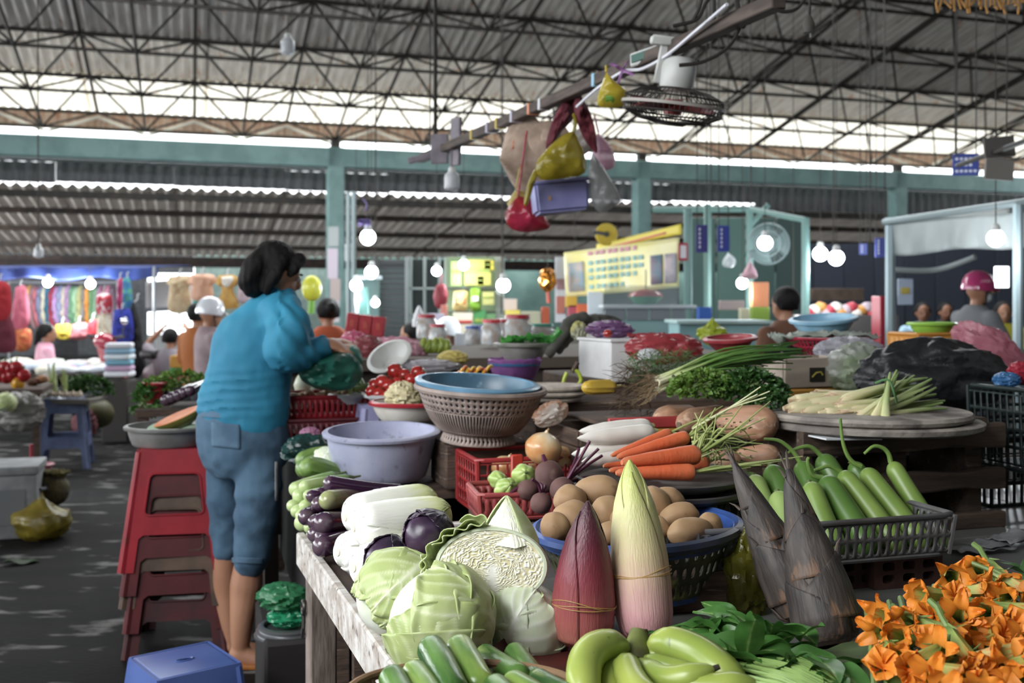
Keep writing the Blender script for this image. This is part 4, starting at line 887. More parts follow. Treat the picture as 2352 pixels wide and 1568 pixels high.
for i, (x, y, d, r, l) in enumerate(((1248, 1030, 2.86, .051, 'big yellow onion on top, above the crate rim'), (1160, 1075, 2.95, .04, 'yellow onion seen through the crate slats, left'), (1215, 1085, 2.95, .042, 'yellow onion seen through the crate slats, right'), (1290, 1050, 2.95, .036, 'onion at the right end of the red crate'))):
    t = thing('onion', l, 'onion', P(x, y, d), group='onions in the red crate', rot=(.3 * (i % 2), .2, i))
    prof = [(r * sin(q) * (1 + .02 * sin(8 * q)), -r * .86 * cos(q)) for q in [pi * k / 16 for k in range(15)]] + [(r * .12, r * .88), (r * .07, r * 1.0), (.001, r * 1.02)]
    obj('bulb', lathe(prof, 26), m_on, t); obj('dry_neck', tube([(0, 0, r * .9), (.004, 0, r * 1.12)], [r * .08, r * .04], 6), M('b08a5a', .8), t)
hb = dup([o for o in bpy.data.objects if o.name == 'hollow_brick'][0], 'grey hollow block with round holes under the red trays', loc=P(1160, 1195, 2.66), rz=TH); hb['group'] = 'bricks under the crate'
# chayote and beet tray
trm = Matrix.Translation(P(1205, 1172, 2.52)) @ Matrix.Rotation(TH - .1, 4, 'Z')
crate('beet_tray', 'low red plastic tray with chayotes and beetroots', 'tray', .25, .17, .055, mat('faded_red_plastic', 'a84a48', c2='8f3536', r=.45, scale=8), trm, nu=14, nd=8, nv=1, hu=.3, hv=.5, taper=.04, rim=.006)
m_chay = mat('chayote_skin', ramp=[(0, '7f9a45'), (.5, 'a2bb62'), (1, 'b9cd7d')], r=.35, scale=7, jit=.12)
def chay(label, c, r, rot, seed):
    t = thing('chayote', label, 'chayote', c, rot=rot, group='chayotes in the red tray')
    def fn(d, th, a):
        w = abs(cos(2.5 * a + seed)) ** .5; e = 1 - .15 * (1 - w) * max(0, sin(th)) ** .7
        return e * (1 - .16 * d.z) * (1 - .25 * exp(-((1 + d.z) / .06) ** 2))
    obj('fruit', blob(r, r * .9, r * 1.25, .05, 2, seed, 40, 26, fn), m_chay, t); obj('stem', rod(.012, [(0, .004), (1, .003)], 6, 1), m_calyx, t, loc=(0, 0, r * 1.03))
chay('plump chayote resting on top, crease toward the viewer', P(1204, 1090, 2.50), .030, (1.2, .3, 0), 1)
chay('chayote at the front corner of the red tray', P(1163, 1120, 2.46), .028, (1.1, -.4, .6), 2)
chay('slim chayote at the left end of the red tray', P(1145, 1102, 2.56), .024, (1.4, .9, .3), 3)
m_beet = mat('beet_skin', '6a4a45', c2='523634', r=.75, scale=8, c3='8a6d62', scale3=16, mix3=(.6, .75), bump=.3)
m_bst = mat('beet_stem', '5d2340', c2='431a30', r=.4, scale=9)
for i, (x, y, d, rx, rz, l) in enumerate(((1262, 1093, 2.44, .034, .037, 'largest beetroot, upper right in the tray'), (1292, 1125, 2.34, .029, .029, 'beetroot with purple stalks, beside the potatoes'), (1212, 1125, 2.44, .027, .024, 'small beetroot in the middle of the tray'), (1243, 1155, 2.34, .025, .024, 'beetroot at the front, among cut stalks'))):
    t = thing('beetroot', l, 'beetroot', P(x, y, d), group='beetroots', rot=(0, .3 * (i - 1), i))
    obj('root', blob(rx, rx, rz, .06, 1.8, i + 40), m_beet, t)
    inv = (Matrix.Translation(P(x, y, d)) @ Euler((0, .3 * (i - 1), i)).to_matrix().to_4x4()).inverted()
    ends = {0: [], 1: [(1355, 1012), (1375, 1030), (1383, 1046), (1330, 1030), (1390, 1095), (1372, 1110)], 2: [(1150, 1150), (1190, 1160)], 3: [(1222, 1100), (1240, 1110), (1252, 1115), (1262, 1130)]}[i]
    base = P(x + (8 if i == 1 else 0), y - 18, d)
    for k, (ex, ey) in enumerate(ends):
        e = P(ex, ey, d - .02 + .03 * k); obj('stalk', tube(bez([inv @ base, inv @ ((base + e) / 2 + V3(.004, 0, .006)), inv @ e], 8), [.0035] * 9, 7), m_bst, t)
    if i == 0: obj('leaf_crown', rod(.02, [(0, .008), (1, .004)], 7, 2), m_bst, t, loc=(0, 0, rz * .9))
# carrot tray
ct = P(1515, 1112, 2.42)
m_dtray = mat('dark_grey_tray', '4b4745', c2='3a3634', r=.6, scale=9)
tr_ = thing('round_tray', 'dark grey round tray stacked double under the carrots', 'tray', ct)
obj('tray_top', lathe([(0, .0), (.185, 0), (.2, .01), (.204, .018), (.198, .02), (.186, .008), (0, .006)], 52), m_dtray, tr_, loc=(0, 0, .008))
obj('tray_bottom', lathe([(0, -.018), (.188, -.018), (.202, -.008), (.204, .0), (.197, .002), (.183, -.01), (0, -.01)], 52), m_dtray, tr_, loc=(.004, 0, 0))
crate('black_crate', 'black plastic crate under the carrot tray', 'crate', .36, .28, .17, M('1f1c1d', .5), Matrix.Translation((ct.x, ct.y + .02, ZT)) @ Matrix.Rotation(TH, 4, 'Z'), nu=12, nd=8, nv=3, hu=.6, hv=.7)
m_car = mat('carrot_skin', ramp=[(0, 'c9764a'), (.08, 'd9683a'), (.6, 'd8602f'), (.93, 'd46a3c'), (1, 'b0684a')], r=.5, scale=14, jit=.08, stretch=(2, 2, 6), bump=.35, bscale=22)
m_ctop = M('b3bd74', .5, c2='8a9a50')
CR = [((1404, 1046, 2.44), (1542, 992, 2.52), .0125, 'carrot furthest back, against the white radishes', 2), ((1418, 1050, 2.36), (1582, 1002, 2.44), .0165, 'second carrot from the back, dark nick on its side', 7), ((1428, 1062, 2.28), (1606, 1043, 2.36), .0225, 'thickest carrot in the middle of the row', 6), ((1415, 1086, 2.26), (1597, 1084, 2.30), .0185, 'front carrot with a green top lying to the right', 7),
      ((1386, 1070, 2.40), (1500, 1062, 2.46), .0125, 'short carrot tip poking out on the left', 0), ((1400, 1080, 2.34), (1520, 1078, 2.40), .0135, 'carrot tip just above the tray rim', 0), ((1520, 1065, 2.46), (1630, 1062, 2.46), .016, 'carrot end hidden behind, at the right', 3)]
rng = random.Random(9)
for i, (a, b, w, l, nt_) in enumerate(CR):
    a, b = px(*a), px(*b); L = (b - a).length; t = thing('carrot', l, 'carrot', mtx=along(a, b, i), group='carrots on the round tray')
    pr = [(0, w * .25), (.02, w * .4), (.08, w * .52), (.4, w * .78), (.75, w * .96), (.93, w), (.985, w * .82), (1, w * .3)]
    obj('root', rod(L, pr, 16, 26, amp=.05, seed=i), m_car, t); inv = t.matrix_basis.inverted()
    for k in range(nt_):
        e = P(*( (1640 + rng.uniform(-20, 130), 905 + rng.uniform(0, 130)) if i != 3 else (1700 + 30 * k * .8, 1078 - 5 * k)), b.y + rng.uniform(0, .1))
        obj('leaf_stalk', tube(bez([Vector((0, 0, L * .985)), (Vector((0, 0, L)) + inv @ e) / 2 + V3(rng.uniform(-.012, .012), rng.uniform(-.012, .012), 0), inv @ e], 8), [.0028 - .0002 * q for q in range(9)], 6), m_ctop, t)
ex = thing('carrot_greens', 'tangled pale green carrot tops heaped right of the carrots', 'carrot tops', P(1650, 1020, 2.46)); o0 = P(1650, 1020, 2.46)
for k in range(34):
    a = P(1590 + rng.uniform(-5, 60), 1000 + rng.uniform(-10, 60), 2.42); e = P(rng.uniform(1580, 1740), rng.uniform(940, 1090), 2.45 + rng.uniform(-.08, .1)); m_ = (a + e) / 2 + V3(rng.uniform(-.02, .02), 0, rng.uniform(0, .03))
    obj('leaf_stalk', tube(bez([a - o0, m_ - o0, e - o0], 7), [.0024 - .0002 * q for q in range(8)], 5), m_ctop, ex)
for k, (x, y) in enumerate(((1747, 888), (1768, 898), (1740, 905), (1760, 912))):
    obj('leaf_stalk', tube(bez([P(1590, 985, 2.44) - o0, P(1670, 940, 2.44) - o0, P(x, y, 2.42) - o0], 8), [.003 - .0002 * q for q in range(9)], 5), M('cfd1a0', .5), ex)
obj('fern_leaves', join(*[mv(leafblade(.02, .006, .3, .2, .1, 2, 4), *(P(rng.uniform(1590, 1730), rng.uniform(960, 1085), 2.42 + rng.uniform(0, .1)) - o0)) for k in range(90)]), M('6f8a3a', .5), ex)['kind'] = 'stuff'
m_dai = mat('daikon_skin', 'e9e6df', c2='dcd6cb', r=.4, scale=6, c3='cbbfae', scale3=14, mix3=(.62, .78))
for i, (a, b, w, l) in enumerate((((1330, 990, 2.62), (1494, 978, 2.70), .0245, 'white radish lying highest at the back'), ((1326, 1006, 2.52), (1502, 990, 2.60), .0225, 'white radish in front of the highest one'), ((1313, 1043, 2.52), (1480, 1022, 2.60), .024, 'white radish in the lower row, tip by the beet stalks'), ((1336, 1060, 2.46), (1440, 1050, 2.52), .017, 'brownish radish tip at the bottom near the carrots'))):
    a, b = px(*a), px(*b); L = (b - a).length; t = thing('white_radish', l, 'radish', mtx=along(a, b, i * .5), group='white radishes')
    obj('root', rod(L, [(0, w * .05), (.04, w * .25), (.15, w * .6), (.35, w * .92), (.6, w), (.85, w * .98), (.95, w * .8), (1, w * .3)], 18, 26, bend=-.02, amp=.05, seed=i), m_dai, t); obj('crown', rod(.012, [(0, w * .4), (1, w * .25)], 8, 1), M('b9c48d', .6), t, loc=(0, 0, L - .002))
m_pum = mat('pumpkin_skin', 'b08263', c2='98735a', r=.6, scale=8, c3='c7a58a', scale3=12, mix3=(.55, .7), stretch=(6, 6, 1))
for i, (a, b, w, l) in enumerate((((1506, 970, 2.85), (1600, 955, 2.95), .042, 'round end of a pinkish brown pumpkin above the radishes'), ((1560, 975, 2.76), (1670, 950, 2.92), .036, 'striped pumpkin behind the carrot tops'), ((1782, 975, 2.66), (1650, 965, 2.80), .047, 'large butternut pumpkin at the right, next to the round board'), ((1790, 1045, 2.62), (1690, 1050, 2.70), .030, 'small orange pumpkin low, beside the gourds'), ((1700, 1062, 2.60), (1600, 1050, 2.70), .030, 'dark pumpkin under the tangled carrot tops'))):
    a, b = px(*a), px(*b); L = (b - a).length; t = thing('pumpkin', l, 'pumpkin', mtx=along(a, b, i), group='pumpkins behind the carrots')
    pr = capsule(w, .30, .25, lambda q: 1 - .35 * max(0, q - .3)); obj('fruit', rod(L, pr, 30, ts=profT(pr), lobes=10, lamp=.025), m_pum, t); obj('blossom_end', rod(.006, [(0, .008), (1, .006)], 8, 1), M('6b5a48', .8), t, loc=(0, 0, -.003))
# dark wooden crate behind the radishes
wc = thing('wooden_crate', 'dark wooden fruit crate with plank sides behind the white radishes', 'crate', P(1450, 1035, 3.06), TH)
for z in (-.02, .028):
    obj('plank', box(.42, .014, .045, .003), m_bwood, wc, loc=(0, -.13, z + .03)); obj('plank', box(.42, .014, .045, .003), m_bwood, wc, loc=(0, .13, z + .03)); obj('plank', box(.014, .25, .045, .003), m_bwood, wc, loc=(-.21, 0, z + .03)); obj('plank', box(.014, .25, .045, .003), m_bwood, wc, loc=(.21, 0, z + .03))
obj('bottom_board', box(.42, .26, .012), m_bwood, wc, loc=(0, 0, .008))
bag('clear bag of orange shredded carrot beside the woven basket', P(1265, 950, 2.98), .05, .04, .03, film('clear_orange', 'c98a5a', .6, .2, .3, 'd9d4cc'), 8, rot=(0, -.4, 0))
# ---------------------------------------------------------------- herbs
hb_ = thing('herb_board', 'flat red plastic tray under the herb bunches', 'tray', P(1600, 955, 3.05), TH)
obj('tray_deck', box(.60, .34, .012, .004), m_bwood, hb_, loc=(-.05, 0, .0)); mat('pinkish_red', 'b23b3f', c2='98302f', r=.45); obj('front_lip', box(.30, .012, .03, .003), MATS['pinkish_red'], hb_, loc=(-.20, -.175, .008)); obj('yellow_strip', box(.2, .012, .008, .002), M('c08a2a', .5), hb_, loc=(-.2, -.178, -.014))
tag(obj('foam_box', box(.5, .3, .20, .01, 2), mat('dirty_foam', '9a9186', c2='857c72', r=.8), loc=P(1600, 985, 3.12) + V3(0, .03, -.085), rot=(0, 0, TH)), 'grubby foam box propping up the herb tray', 'box')
def bundle(label, name, cat, a, b, n, spread, r, m, rng, bendz=.02, k0=None, roots=None):
    a, b = Vector(a), Vector(b); t = thing(name, label, cat, a); d = (b - a); side = d.cross(V3(0, 0, 1)).normalized()
    for i in range(n):
        s0, s1, z0, z1 = rng.uniform(-1, 1), rng.uniform(-1, 1), rng.uniform(0, 1), rng.uniform(-.2, 1)
        p0 = side * s0 * spread * .45 + V3(0, 0, z0 * spread * .7); p1 = d * rng.uniform(.75, 1.1) + side * s1 * spread * 1.3 + V3(0, 0, z1 * spread * 1.1)
        mid = (p0 + p1) / 2 + V3(0, 0, bendz * rng.uniform(.2, 1.4))
        obj('stalk', tube(bez([p0, mid, p1], 8), [r * (1 - .075 * q) for q in range(9)], 6), m, t)
    if roots:
        V_ = []
        for i in range(roots):
            p0 = side * rng.uniform(-1, 1) * spread * .6 + V3(0, 0, rng.uniform(0, spread)); e = p0 - d.normalized() * rng.uniform(.03, .08) + V3(rng.uniform(-.03, .03), rng.uniform(-.02, .02), rng.uniform(-.04, .02))
            V_.append(tube(bez([p0, (p0 + e) / 2 + V3(0, 0, rng.uniform(-.01, .012)), e], 5), [.0012, .001, .001, .0008, .0006, .0004], 4))
        obj('root_hair', join(*V_), mat('root_brown', '7a6248', c2='a08a68', r=.8), t)['kind'] = 'stuff'
    return t
m_scal = mat('scallion', ramp=[(0, 'e2dfc0'), (.15, 'c3cf8f'), (.35, '6f9a45'), (1, '35622c')], r=.4, scale=10, jit=.06)
rng = random.Random(21)
bundle('bunch of scallions with white roots pointing left', 'scallion_bunch', 'scallions', P(1505, 900, 2.95), P(1830, 828, 3.15), 44, .05, .0045, m_scal, rng, .03, roots=70)
m_fine = mat('fine_herb', '4a6a2c', c2='375522', r=.55, scale=8)
def tuft(label, name, cat, c, rx, ry, rz, n, ls, lw, m, rng, group=None):
    t = thing(name, label, cat, c, group=group); S = []; Sx = []
    for i in range(n):
        a, q = rng.uniform(0, 2 * pi), rng.uniform(-.3, 1) ; rr = sqrt(max(.02, 1 - q * q)) * rng.uniform(.65, 1)
        p = Vector((rx * cos(a) * rr, ry * sin(a) * rr, rz * q)); d = (p.normalized() + V3(rng.uniform(-.7, .7), rng.uniform(-.7, .7), rng.uniform(-.4, .5))).normalized()
        mm = Matrix.Translation(p) @ d.to_track_quat('Y', 'Z').to_matrix().to_4x4() @ Matrix.Rotation(rng.uniform(-1.5, 1.5), 4, 'Y')
        S.append(xf(leafblade(ls * rng.uniform(.7, 1.2), lw, .2, .3, .12, 4, 4, seed=i), mm))
    for i in range(14):
        e = Vector((rx * rng.uniform(-.8, .8), ry * rng.uniform(-.8, .8), rz * rng.uniform(.2, .8))); Sx.append(tube(bez([Vector((-rx * .8, 0, -rz * .3)), e * .5 + V3(0, 0, .01), e], 6), .0018, 5))
    obj('foliage', join(*S), m, t)['kind'] = 'stuff'; obj('stem_tangle', join(*Sx), m_stemg, t)['kind'] = 'stuff'
    return t
m_par = mat('parsley_leaf', '3f6a2a', c2='2f5524', r=.45, scale=12, transl=.15); m_parL = mat('coriander_leaf', '6d8f35', c2='557c2c', r=.45, scale=12, transl=.2)
tuft('curly dark green parsley at the right of the herbs', 'parsley_bunch', 'herbs', P(1720, 900, 2.86), .10, .07, .055, 700, .020, .014, m_par, rng)
tuft('bright green coriander leaves in the middle of the herbs', 'coriander_bunch', 'herbs', P(1620, 895, 2.86), .10, .06, .045, 600, .019, .014, m_parL, rng)
tuft('dark green herb bunch lying over the board edge', 'mint_bunch', 'herbs', P(1760, 925, 2.80), .06, .05, .035, 320, .018, .012, m_par, rng)
dl = thing('dill_bunch', 'feathery dark green dill with brown roots at the back of the herbs', 'dill', P(1500, 850, 3.1)); o0 = P(1500, 850, 3.1); S = []
for i in range(420):
    a = P(rng.uniform(1440, 1590), rng.uniform(812, 872), 3.1 + rng.uniform(-.06, .08)) - o0; d = V3(rng.uniform(-.6, 1), rng.uniform(-.6, .6), rng.uniform(-.3, .6)).normalized() * rng.uniform(.02, .045); S.append(tube([a, a + d * .5 + V3(0, 0, .004), a + d], [.0012, .001, .0004], 4))
obj('fronds', join(*S), m_fine, dl)['kind'] = 'stuff'
S = []
for i in range(150):
    a = P(rng.uniform(1430, 1500), rng.uniform(840, 950), 3.02 + rng.uniform(-.06, .06)) - o0; e = a + V3(rng.uniform(-.09, .02), rng.uniform(-.05, .03), rng.uniform(-.05, .03)); S.append(tube(bez([a, (a + e) / 2 + V3(0, 0, rng.uniform(-.01, .02)), e], 5), [.0016, .0014, .0012, .001, .0008, .0005], 4))
obj('root_tangle', join(*S), mat('dark_root', '5a4632', c2='3c3022', r=.85), dl)['kind'] = 'stuff'
obj('stem_core', blob(.09, .05, .03, .3, 5, 2), M('3c4a26', .8), dl, loc=(.02, 0, -.03))
tag(obj('black_band', tube(bez([P(1545, 862, 2.9), P(1562, 880, 2.88), P(1560, 900, 2.88)], 6), .004, 6), M('22221f', .6)), 'black band tied around the scallions', 'band')
t = thing('bitter_melon', 'yellow bumpy fruit in a net on the herb tray', 'fruit', mtx=along(P(1336, 890, 3.0), P(1425, 888, 3.05)))
pr = capsule(.02, .25, .2); obj('fruit', rod(.113, pr, 20, ts=profT(pr) , lobes=8, lamp=.05, amp=.3, freq=8), M('c9a52e', .4, c2='a98c22'), t); obj('net_tail', tube([(0, 0, .11), (.004, 0, .13), (-.002, 0, .15)], [.006, .004, .002], 6), M('c8b36a', .5), t)
# ---------------------------------------------------------------- crates, bags, boxes behind
bag('dark teal plastic bag of greens, next to the lavender basin', P(712, 1035, 3.42), .085, .07, .05, film('teal', '24504a', .92, .25, .2, '17332f'), 3, nu=50)
bag('small pink plastic bag on the teal one', P(712, 997, 3.5), .033, .03, .022, film('pinkish', 'c88fb0', .8), 5)
RM = lambda x, y, d: Matrix.Translation(P(x, y, d)) @ Matrix.Rotation(TH, 4, 'Z')
m_redc = mat('deep_red_crate', '9e1f29', c2='861a23', r=.45, scale=6)
crate('red_crate', 'upper red plastic crate holding pale roots, beside the woman', 'crate', .34, .26, .085, m_redc, RM(755, 955, 4.05), nu=16, nd=8, nv=1, hu=.45, hv=.7)
crate('red_crate', 'lower dark red plastic crate beneath the upper one', 'crate', .36, .28, .1, mat('dark_red_crate', '5f1520', c2='4b1019', r=.5), RM(755, 1015, 4.02), nu=16, nd=8, nv=1, hu=.45, hv=.7)
rng = random.Random(2)
for i in range(9): tag(obj('ginger_root', blob(.022 + .008 * rng.random(), .018, .014, .35, 3, i + 5, 16, 10), mat('ginger', 'c2a080', c2='a98667', r=.7, scale=12), loc=P(682 + 14 * i, 912 - 5 * (i % 3), 4.0 + .03 * (i % 2)), rot=(0, rng.random() * .5, rng.random() * 3)), 'pale knobbly ginger root in the red crate, %s from the left' % words_l[i], 'ginger', 'ginger roots')
for l, x, y, rz in (('pale green pear shaped squash behind the green bag, left', 700, 872, .055), ('cream squash behind the green bag, right', 722, 890, .042)):
    t = thing('pale_squash', l, 'squash', P(x, y, 4.2), rot=(0, .2, 0)); obj('fruit', lathe([(0, -rz), (rz * .5, -rz * .95), (rz * .72, -rz * .5), (rz * .65, 0), (rz * .4, rz * .6), (rz * .2, rz * 1.0), (0, rz * 1.08)], 20), mat('pale_squash', 'c9cfa0', c2='dfe0c3', r=.45, scale=6), t); obj('stem', tube([(0, 0, rz), (.005, 0, rz * 1.3)], [.008, .005], 6), m_calyx, t)
m_enam = mat('grey_enamel', 'c5c6c8', c2='b0b2b5', r=.35, scale=5)
basin('enamel_dish', 'grey enamel dish full of green beans, under the plastic bag', 'dish', P(802, 925, 4.0), .075, .03, m_enam, rb=.06, rimw=.006)
m_bean = mat('okra_skin', '7f9a4a', c2='5f7d35', r=.45, scale=9)
for i in range(16):
    c = P(765 + rng.uniform(0, 75), 895 - rng.uniform(0, 38) * (i / 16 + .2), 4.0 + rng.uniform(-.05, .05)); d = V3(rng.uniform(-1, 1), rng.uniform(-.5, .5), rng.uniform(-.1, .5)).normalized() * .05
    t = thing('okra_pod', 'green okra pod on the enamel dish, %s from the left' % words_l[0], 'okra', mtx=along(c - d, c + d), group='okra pods on the dish'); obj('pod', rod(.1, [(0, .002), (.1, .006), (.6, .009), (.9, .0095), (1, .005)], 8, 8, bend=.05), m_bean, t); t['_x'] = c.x; obj('cap', rod(.008, [(0, .007), (1, .004)], 6, 1), m_calyx, t, loc=(0, 0, .098))
ok = sorted([o for o in bpy.data.objects if o.name.startswith('okra_pod')], key=lambda o: o['_x'])
for i, o in enumerate(ok): o['label'] = 'green okra pod heaped on the enamel dish, %s from the left' % words_l[i]; del o['_x']
def stool(name, label, loc, rz, h, wt, wb, m, group=None, top_th=.03, parts=True):
    t = thing(name, label, 'stool', loc, rz, group)
    s = box(wt, wt, top_th, .014, 4); obj('seat', s, m, t, loc=(0, 0, h - top_th / 2))
    slot = tube([(.026 * cos(a), .010 * sin(a), 0) for a in [2 * pi * i / 14 for i in range(14)]], .003, 6, close=True)
    obj('grip_hole', slot, m, t, loc=(0, 0, h + .001)); obj('grip_dark', lathe([(0, 0), (1, 0)], 14, .026, .010), M('0d0d10', .9), t, loc=(0, 0, h + .0008))
    ang = math.atan((wb - wt) / 2 / h); L = h / cos(ang); hw0, hw1 = wb / 2, wt / 2
    def W(z): return hw0 + (hw1 - hw0) * z / L
    def inner(z0, z1, mgn, r):
        o = []
        for (sx, z, a0) in ((1, z0, -90), (1, z1, 0), (-1, z1, 90), (-1, z0, 180)):
            for i in range(5):
                a = R(a0 + 90 * i / 4); zz = z + (r if z == z0 else -r) + r * sin(a); o.append((sx * (W(zz) - mgn - r) + r * cos(a), zz))
        return o
    outer = [(-W(0), 0), (-W(0) + .05, 0), (-W(L * .26) + .05, L * .27), (-W(L * .30) + .065, L * .30), (W(L * .30) - .065, L * .30), (W(L * .26) - .05, L * .27), (W(0) - .05, 0), (W(0), 0), (W(L), L), (-W(L), L)]
    me = mesh('side_panel', plate(outer, [inner(L * .46, L * .80, .058, .02)], .006), m, True, 30)
    for k in range(4):
        mm = Matrix.Rotation(k * pi / 2, 4, 'Z') @ Matrix.Translation((0, -hw0, 0)) @ Matrix.Rotation(-ang, 4, 'X'); sp = obj('side_panel', me, None, t, mtx=mm)
        if parts: obj('opening_rim', tube([(x, -.004, z) for x, z in inner(L * .46, L * .80, .058, .02)], .004, 6, close=True), m, sp)
        c0, c1 = (Matrix.Rotation(k * pi / 2, 4, 'Z') @ V3(-hw0 + .006, -hw0 + .006, 0)), (Matrix.Rotation(k * pi / 2, 4, 'Z') @ V3(-hw1 + .006, -hw1 + .006, h - .01)); obj('leg', tube([c0, c1], [.016, .014], 8), m, t)
    return t
m_lavS = mat('lavender_stool', '9c9cc4', c2='8888b0', r=.4)
stool('small_stool', 'small lavender plastic stool propping up the tomato dish', P(838, 968, 3.86) + V3(.05, .06, -.06), TH, .12, .15, .17, m_lavS, parts=False)
basin('tomato_dish', 'white enamel dish piled with red tomatoes', 'dish', P(905, 925, 3.88), .105, .028, m_enam, rb=.08, rimw=.006)
m_tom = mat('tomato_skin', 'b3231a', c2='8f1a14', r=.14, scale=3, coat=.4)
TO = [((856, 900), 'leftmost'), ((872, 905), 'low in the front, second from left'), ((890, 912), 'low in the front, third from left'), ((880, 880), 'large in the middle'), ((893, 887), 'largest, beside the cauliflower'), ((908, 853), 'highest, on the peak'), ((930, 862), 'small, right of the peak'), ((960, 855), 'at the back right'), ((968, 866), 'right end of the dish'), ((945, 872), 'next to the basin rim'), ((915, 880), 'behind the cauliflower'), ((862, 885), 'second row left')]
for i, ((x, y), l) in enumerate(TO):
    r = .028 if i not in (3, 4, 5) else .034
    t = thing('tomato', 'red tomato in the dish, ' + l, 'tomato', P(x, y, 3.80 + .1 * (915 - y) / 60), group='tomatoes in the dish', rot=(.5 * sin(i), .5 * cos(i), i)); obj('fruit', blob(r, r, r * .88, .03, 2, i, 22, 14), m_tom, t); obj('calyx', lathe([(0, .002), (.006, .001), (.009, .003)], 6), m_calyx, t, loc=(0, 0, r * .86))
basin('enamel_tray', 'white enamel tray with a red rim under the cauliflower', 'tray', P(940, 962, 3.52), .125, .055, mat('white_enamel', 'd9d4cb', c2='c5beb3', r=.35), rb=.10, rimw=.01, m_rim=mat('red_enamel', 'a8232e', r=.3))
cf = thing('cauliflower', 'cream cauliflower head with a green leaf on the enamel tray', 'cauliflower', P(925, 910, 3.50))
m_caul = mat('cauliflower_curd', 'd3c9a2', c2='bfb389', r=.7, scale=22, bump=.8, bscale=70)
obj('curd', blob(.055, .05, .045, .25, 5, 4, 40, 26, ridge=True), m_caul, cf); obj('leaf', sph_leaf(.055, .5, 2.0, 0, 2.2, .1, .02, 2), mat('caul_leaf', ramp=[(0, '6f8455'), (1, 'a8b58a')], r=.5, scale=6), cf, rot=(R(100), 0, R(50)), loc=(.02, -.01, -.012), solid=.003); obj('stem', rod(.03, [(0, .016), (1, .02)], 8, 1), M('b9c08d', .6), cf, loc=(0, 0, -.05))
# behind the baskets
m_board = mat('pale_board', 'c3b8ab', c2='a89c8f', r=.7, scale=5, stretch=(6, 1, 1))
sb = thing('lid_stack', 'pale wooden round lid stack behind the blue basin', 'lids', P(1262, 918, 3.45))
for k in range(3): obj('lid', lathe([(0, 0), (.115 + .006 * (k % 2), 0), (.118 + .006 * (k % 2), .006), (.115, .014), (0, .015)], 40), m_board, sb, loc=(.008 * k - .01, 0, .018 * k))
pb = basin('blue_bowl', 'blue bowl inside a purple plastic bag behind the basins', 'bowl', P(1182, 880, 3.75), .082, .07, M('2f5580', .4), rb=.055)
s = lathe([(.058, 0), (.078, .03), (.094, .07), (.099, .085), (.093, .09), (.088, .07)], 60); s = ([v + Vector((v.x, v.y, 0)).normalized() * .006 * noise.noise(v * 40) + V3(0, 0, .006 * noise.noise(v * 50)) for v in s[0]], s[1], s[2])
obj('plastic_wrap', s, film('purple', 'a86fae', .75, .2, .3, '8d579a'), pb)
gb = basin('grey_bowl', 'grey bowl with green plastic film on top', 'bowl', P(1200, 825, 3.85), .095, .055, mat('grey_bowl', '8d8a84', c2='6f7367', r=.4), rb=.07)
def crumple(w, d, h, seed, nu=26, nv=20, fr=4):
    return grid(lambda u, v: Vector(((u - .5) * w, (v - .5) * d, h * (.6 * (1 - abs(2 * noise.noise(Vector((u * fr, v * fr, seed))))) + .4 * (1 - abs(2 * noise.noise(Vector((u * fr * 2, v * fr * 2, seed + 5))))) - .3) * (1 - .5 * ((u - .5) ** 2 + (v - .5) ** 2) * 2))), nu, nv)
obj('plastic_film', crumple(.2, .12, .06, 3), film('green', '4fae45', .85, .2, .4, '3a8a36'), gb, loc=(.02, 0, .06)); obj('film_twist', tube(bez([V3(.06, 0, .07), V3(.11, 0, .08), V3(.14, 0, .11)], 6), [.02, .018, .014, .012, .012, .014, .018], 8), MATS['film_green'], gb)
ch = thing('chili_tray', 'foil covered tray with bright yellow chilies and orange bits', 'tray', P(1075, 868, 3.6)); obj('foil', crumple(.18, .10, .035, 8), M('b9bdc2', .25, metal=.6), ch, loc=(-.02, 0, .0), solid=.001); obj('tray_base', box(.2, .12, .02, .005), M('c9c5bd', .5), ch, loc=(0, 0, -.015))
for i in range(12): tag(obj('chili_pepper', rod(.05, [(0, .002), (.5, .006), (.9, .008), (1, .004)], 7, 6, bend=.1), M('e0b81e', .35) if i % 2 else M('cf6a1e', .35), mtx=along(P(1052 + 6 * i, 862 - 6 * (i % 3), 3.52), P(1062 + 7 * i, 850 - 5 * (i % 4), 3.6))), 'small %s chili on the foil tray, %s from the left' % (('yellow', 'orange')[(i + 1) % 2], words_l[i]), 'chili', 'chilies on the tray')
basin('white_bowl', 'white bowl tipped on its side behind the tomatoes', 'bowl', P(905, 838, 4.35), .085, .05, M('dcdcd8', .35), rb=.05, tilt=(R(38), R(-18)))
lm = thing('hand_saw_handle', 'lime green plastic handled tool beside the foam box', 'tool', P(1314, 868, 3.62)); m_lime = M('a9b82c', .35)
obj('handle', tube(bez([V3(-.018, 0, .02), V3(-.03, 0, -.02), V3(0, -.005, -.032), V3(.03, 0, -.012), V3(.022, 0, .02), V3(0, 0, .03)], 18), .007, 8), m_lime, lm); obj('shaft', tube([(.0, 0, .02), (.02, 0, .055)], .008, 8), M('4a382c', .7), lm)
fx = Matrix.Translation(P(1455, 870, 3.98)) @ Matrix.Rotation(TH + .12, 4, 'Z')
fb = thing('styrofoam_box', 'white styrofoam box behind the herbs with a purple bag on top', 'box', mtx=fx); m_foam = M('dfe0e0', .8, c2='d2d2d2')
obj('body', box(.34, .26, .15, .012, 2, base=True), m_foam, fb); obj('lid', box(.35, .27, .012, .005, 2), m_foam, fb, loc=(0, 0, .152))
bag('purple plastic bag lying on the styrofoam box', P(1400, 757, 3.95), .085, .06, .032, film('purple2', '9a6b9f', .8, .25, .3, '7d5686'), 6)
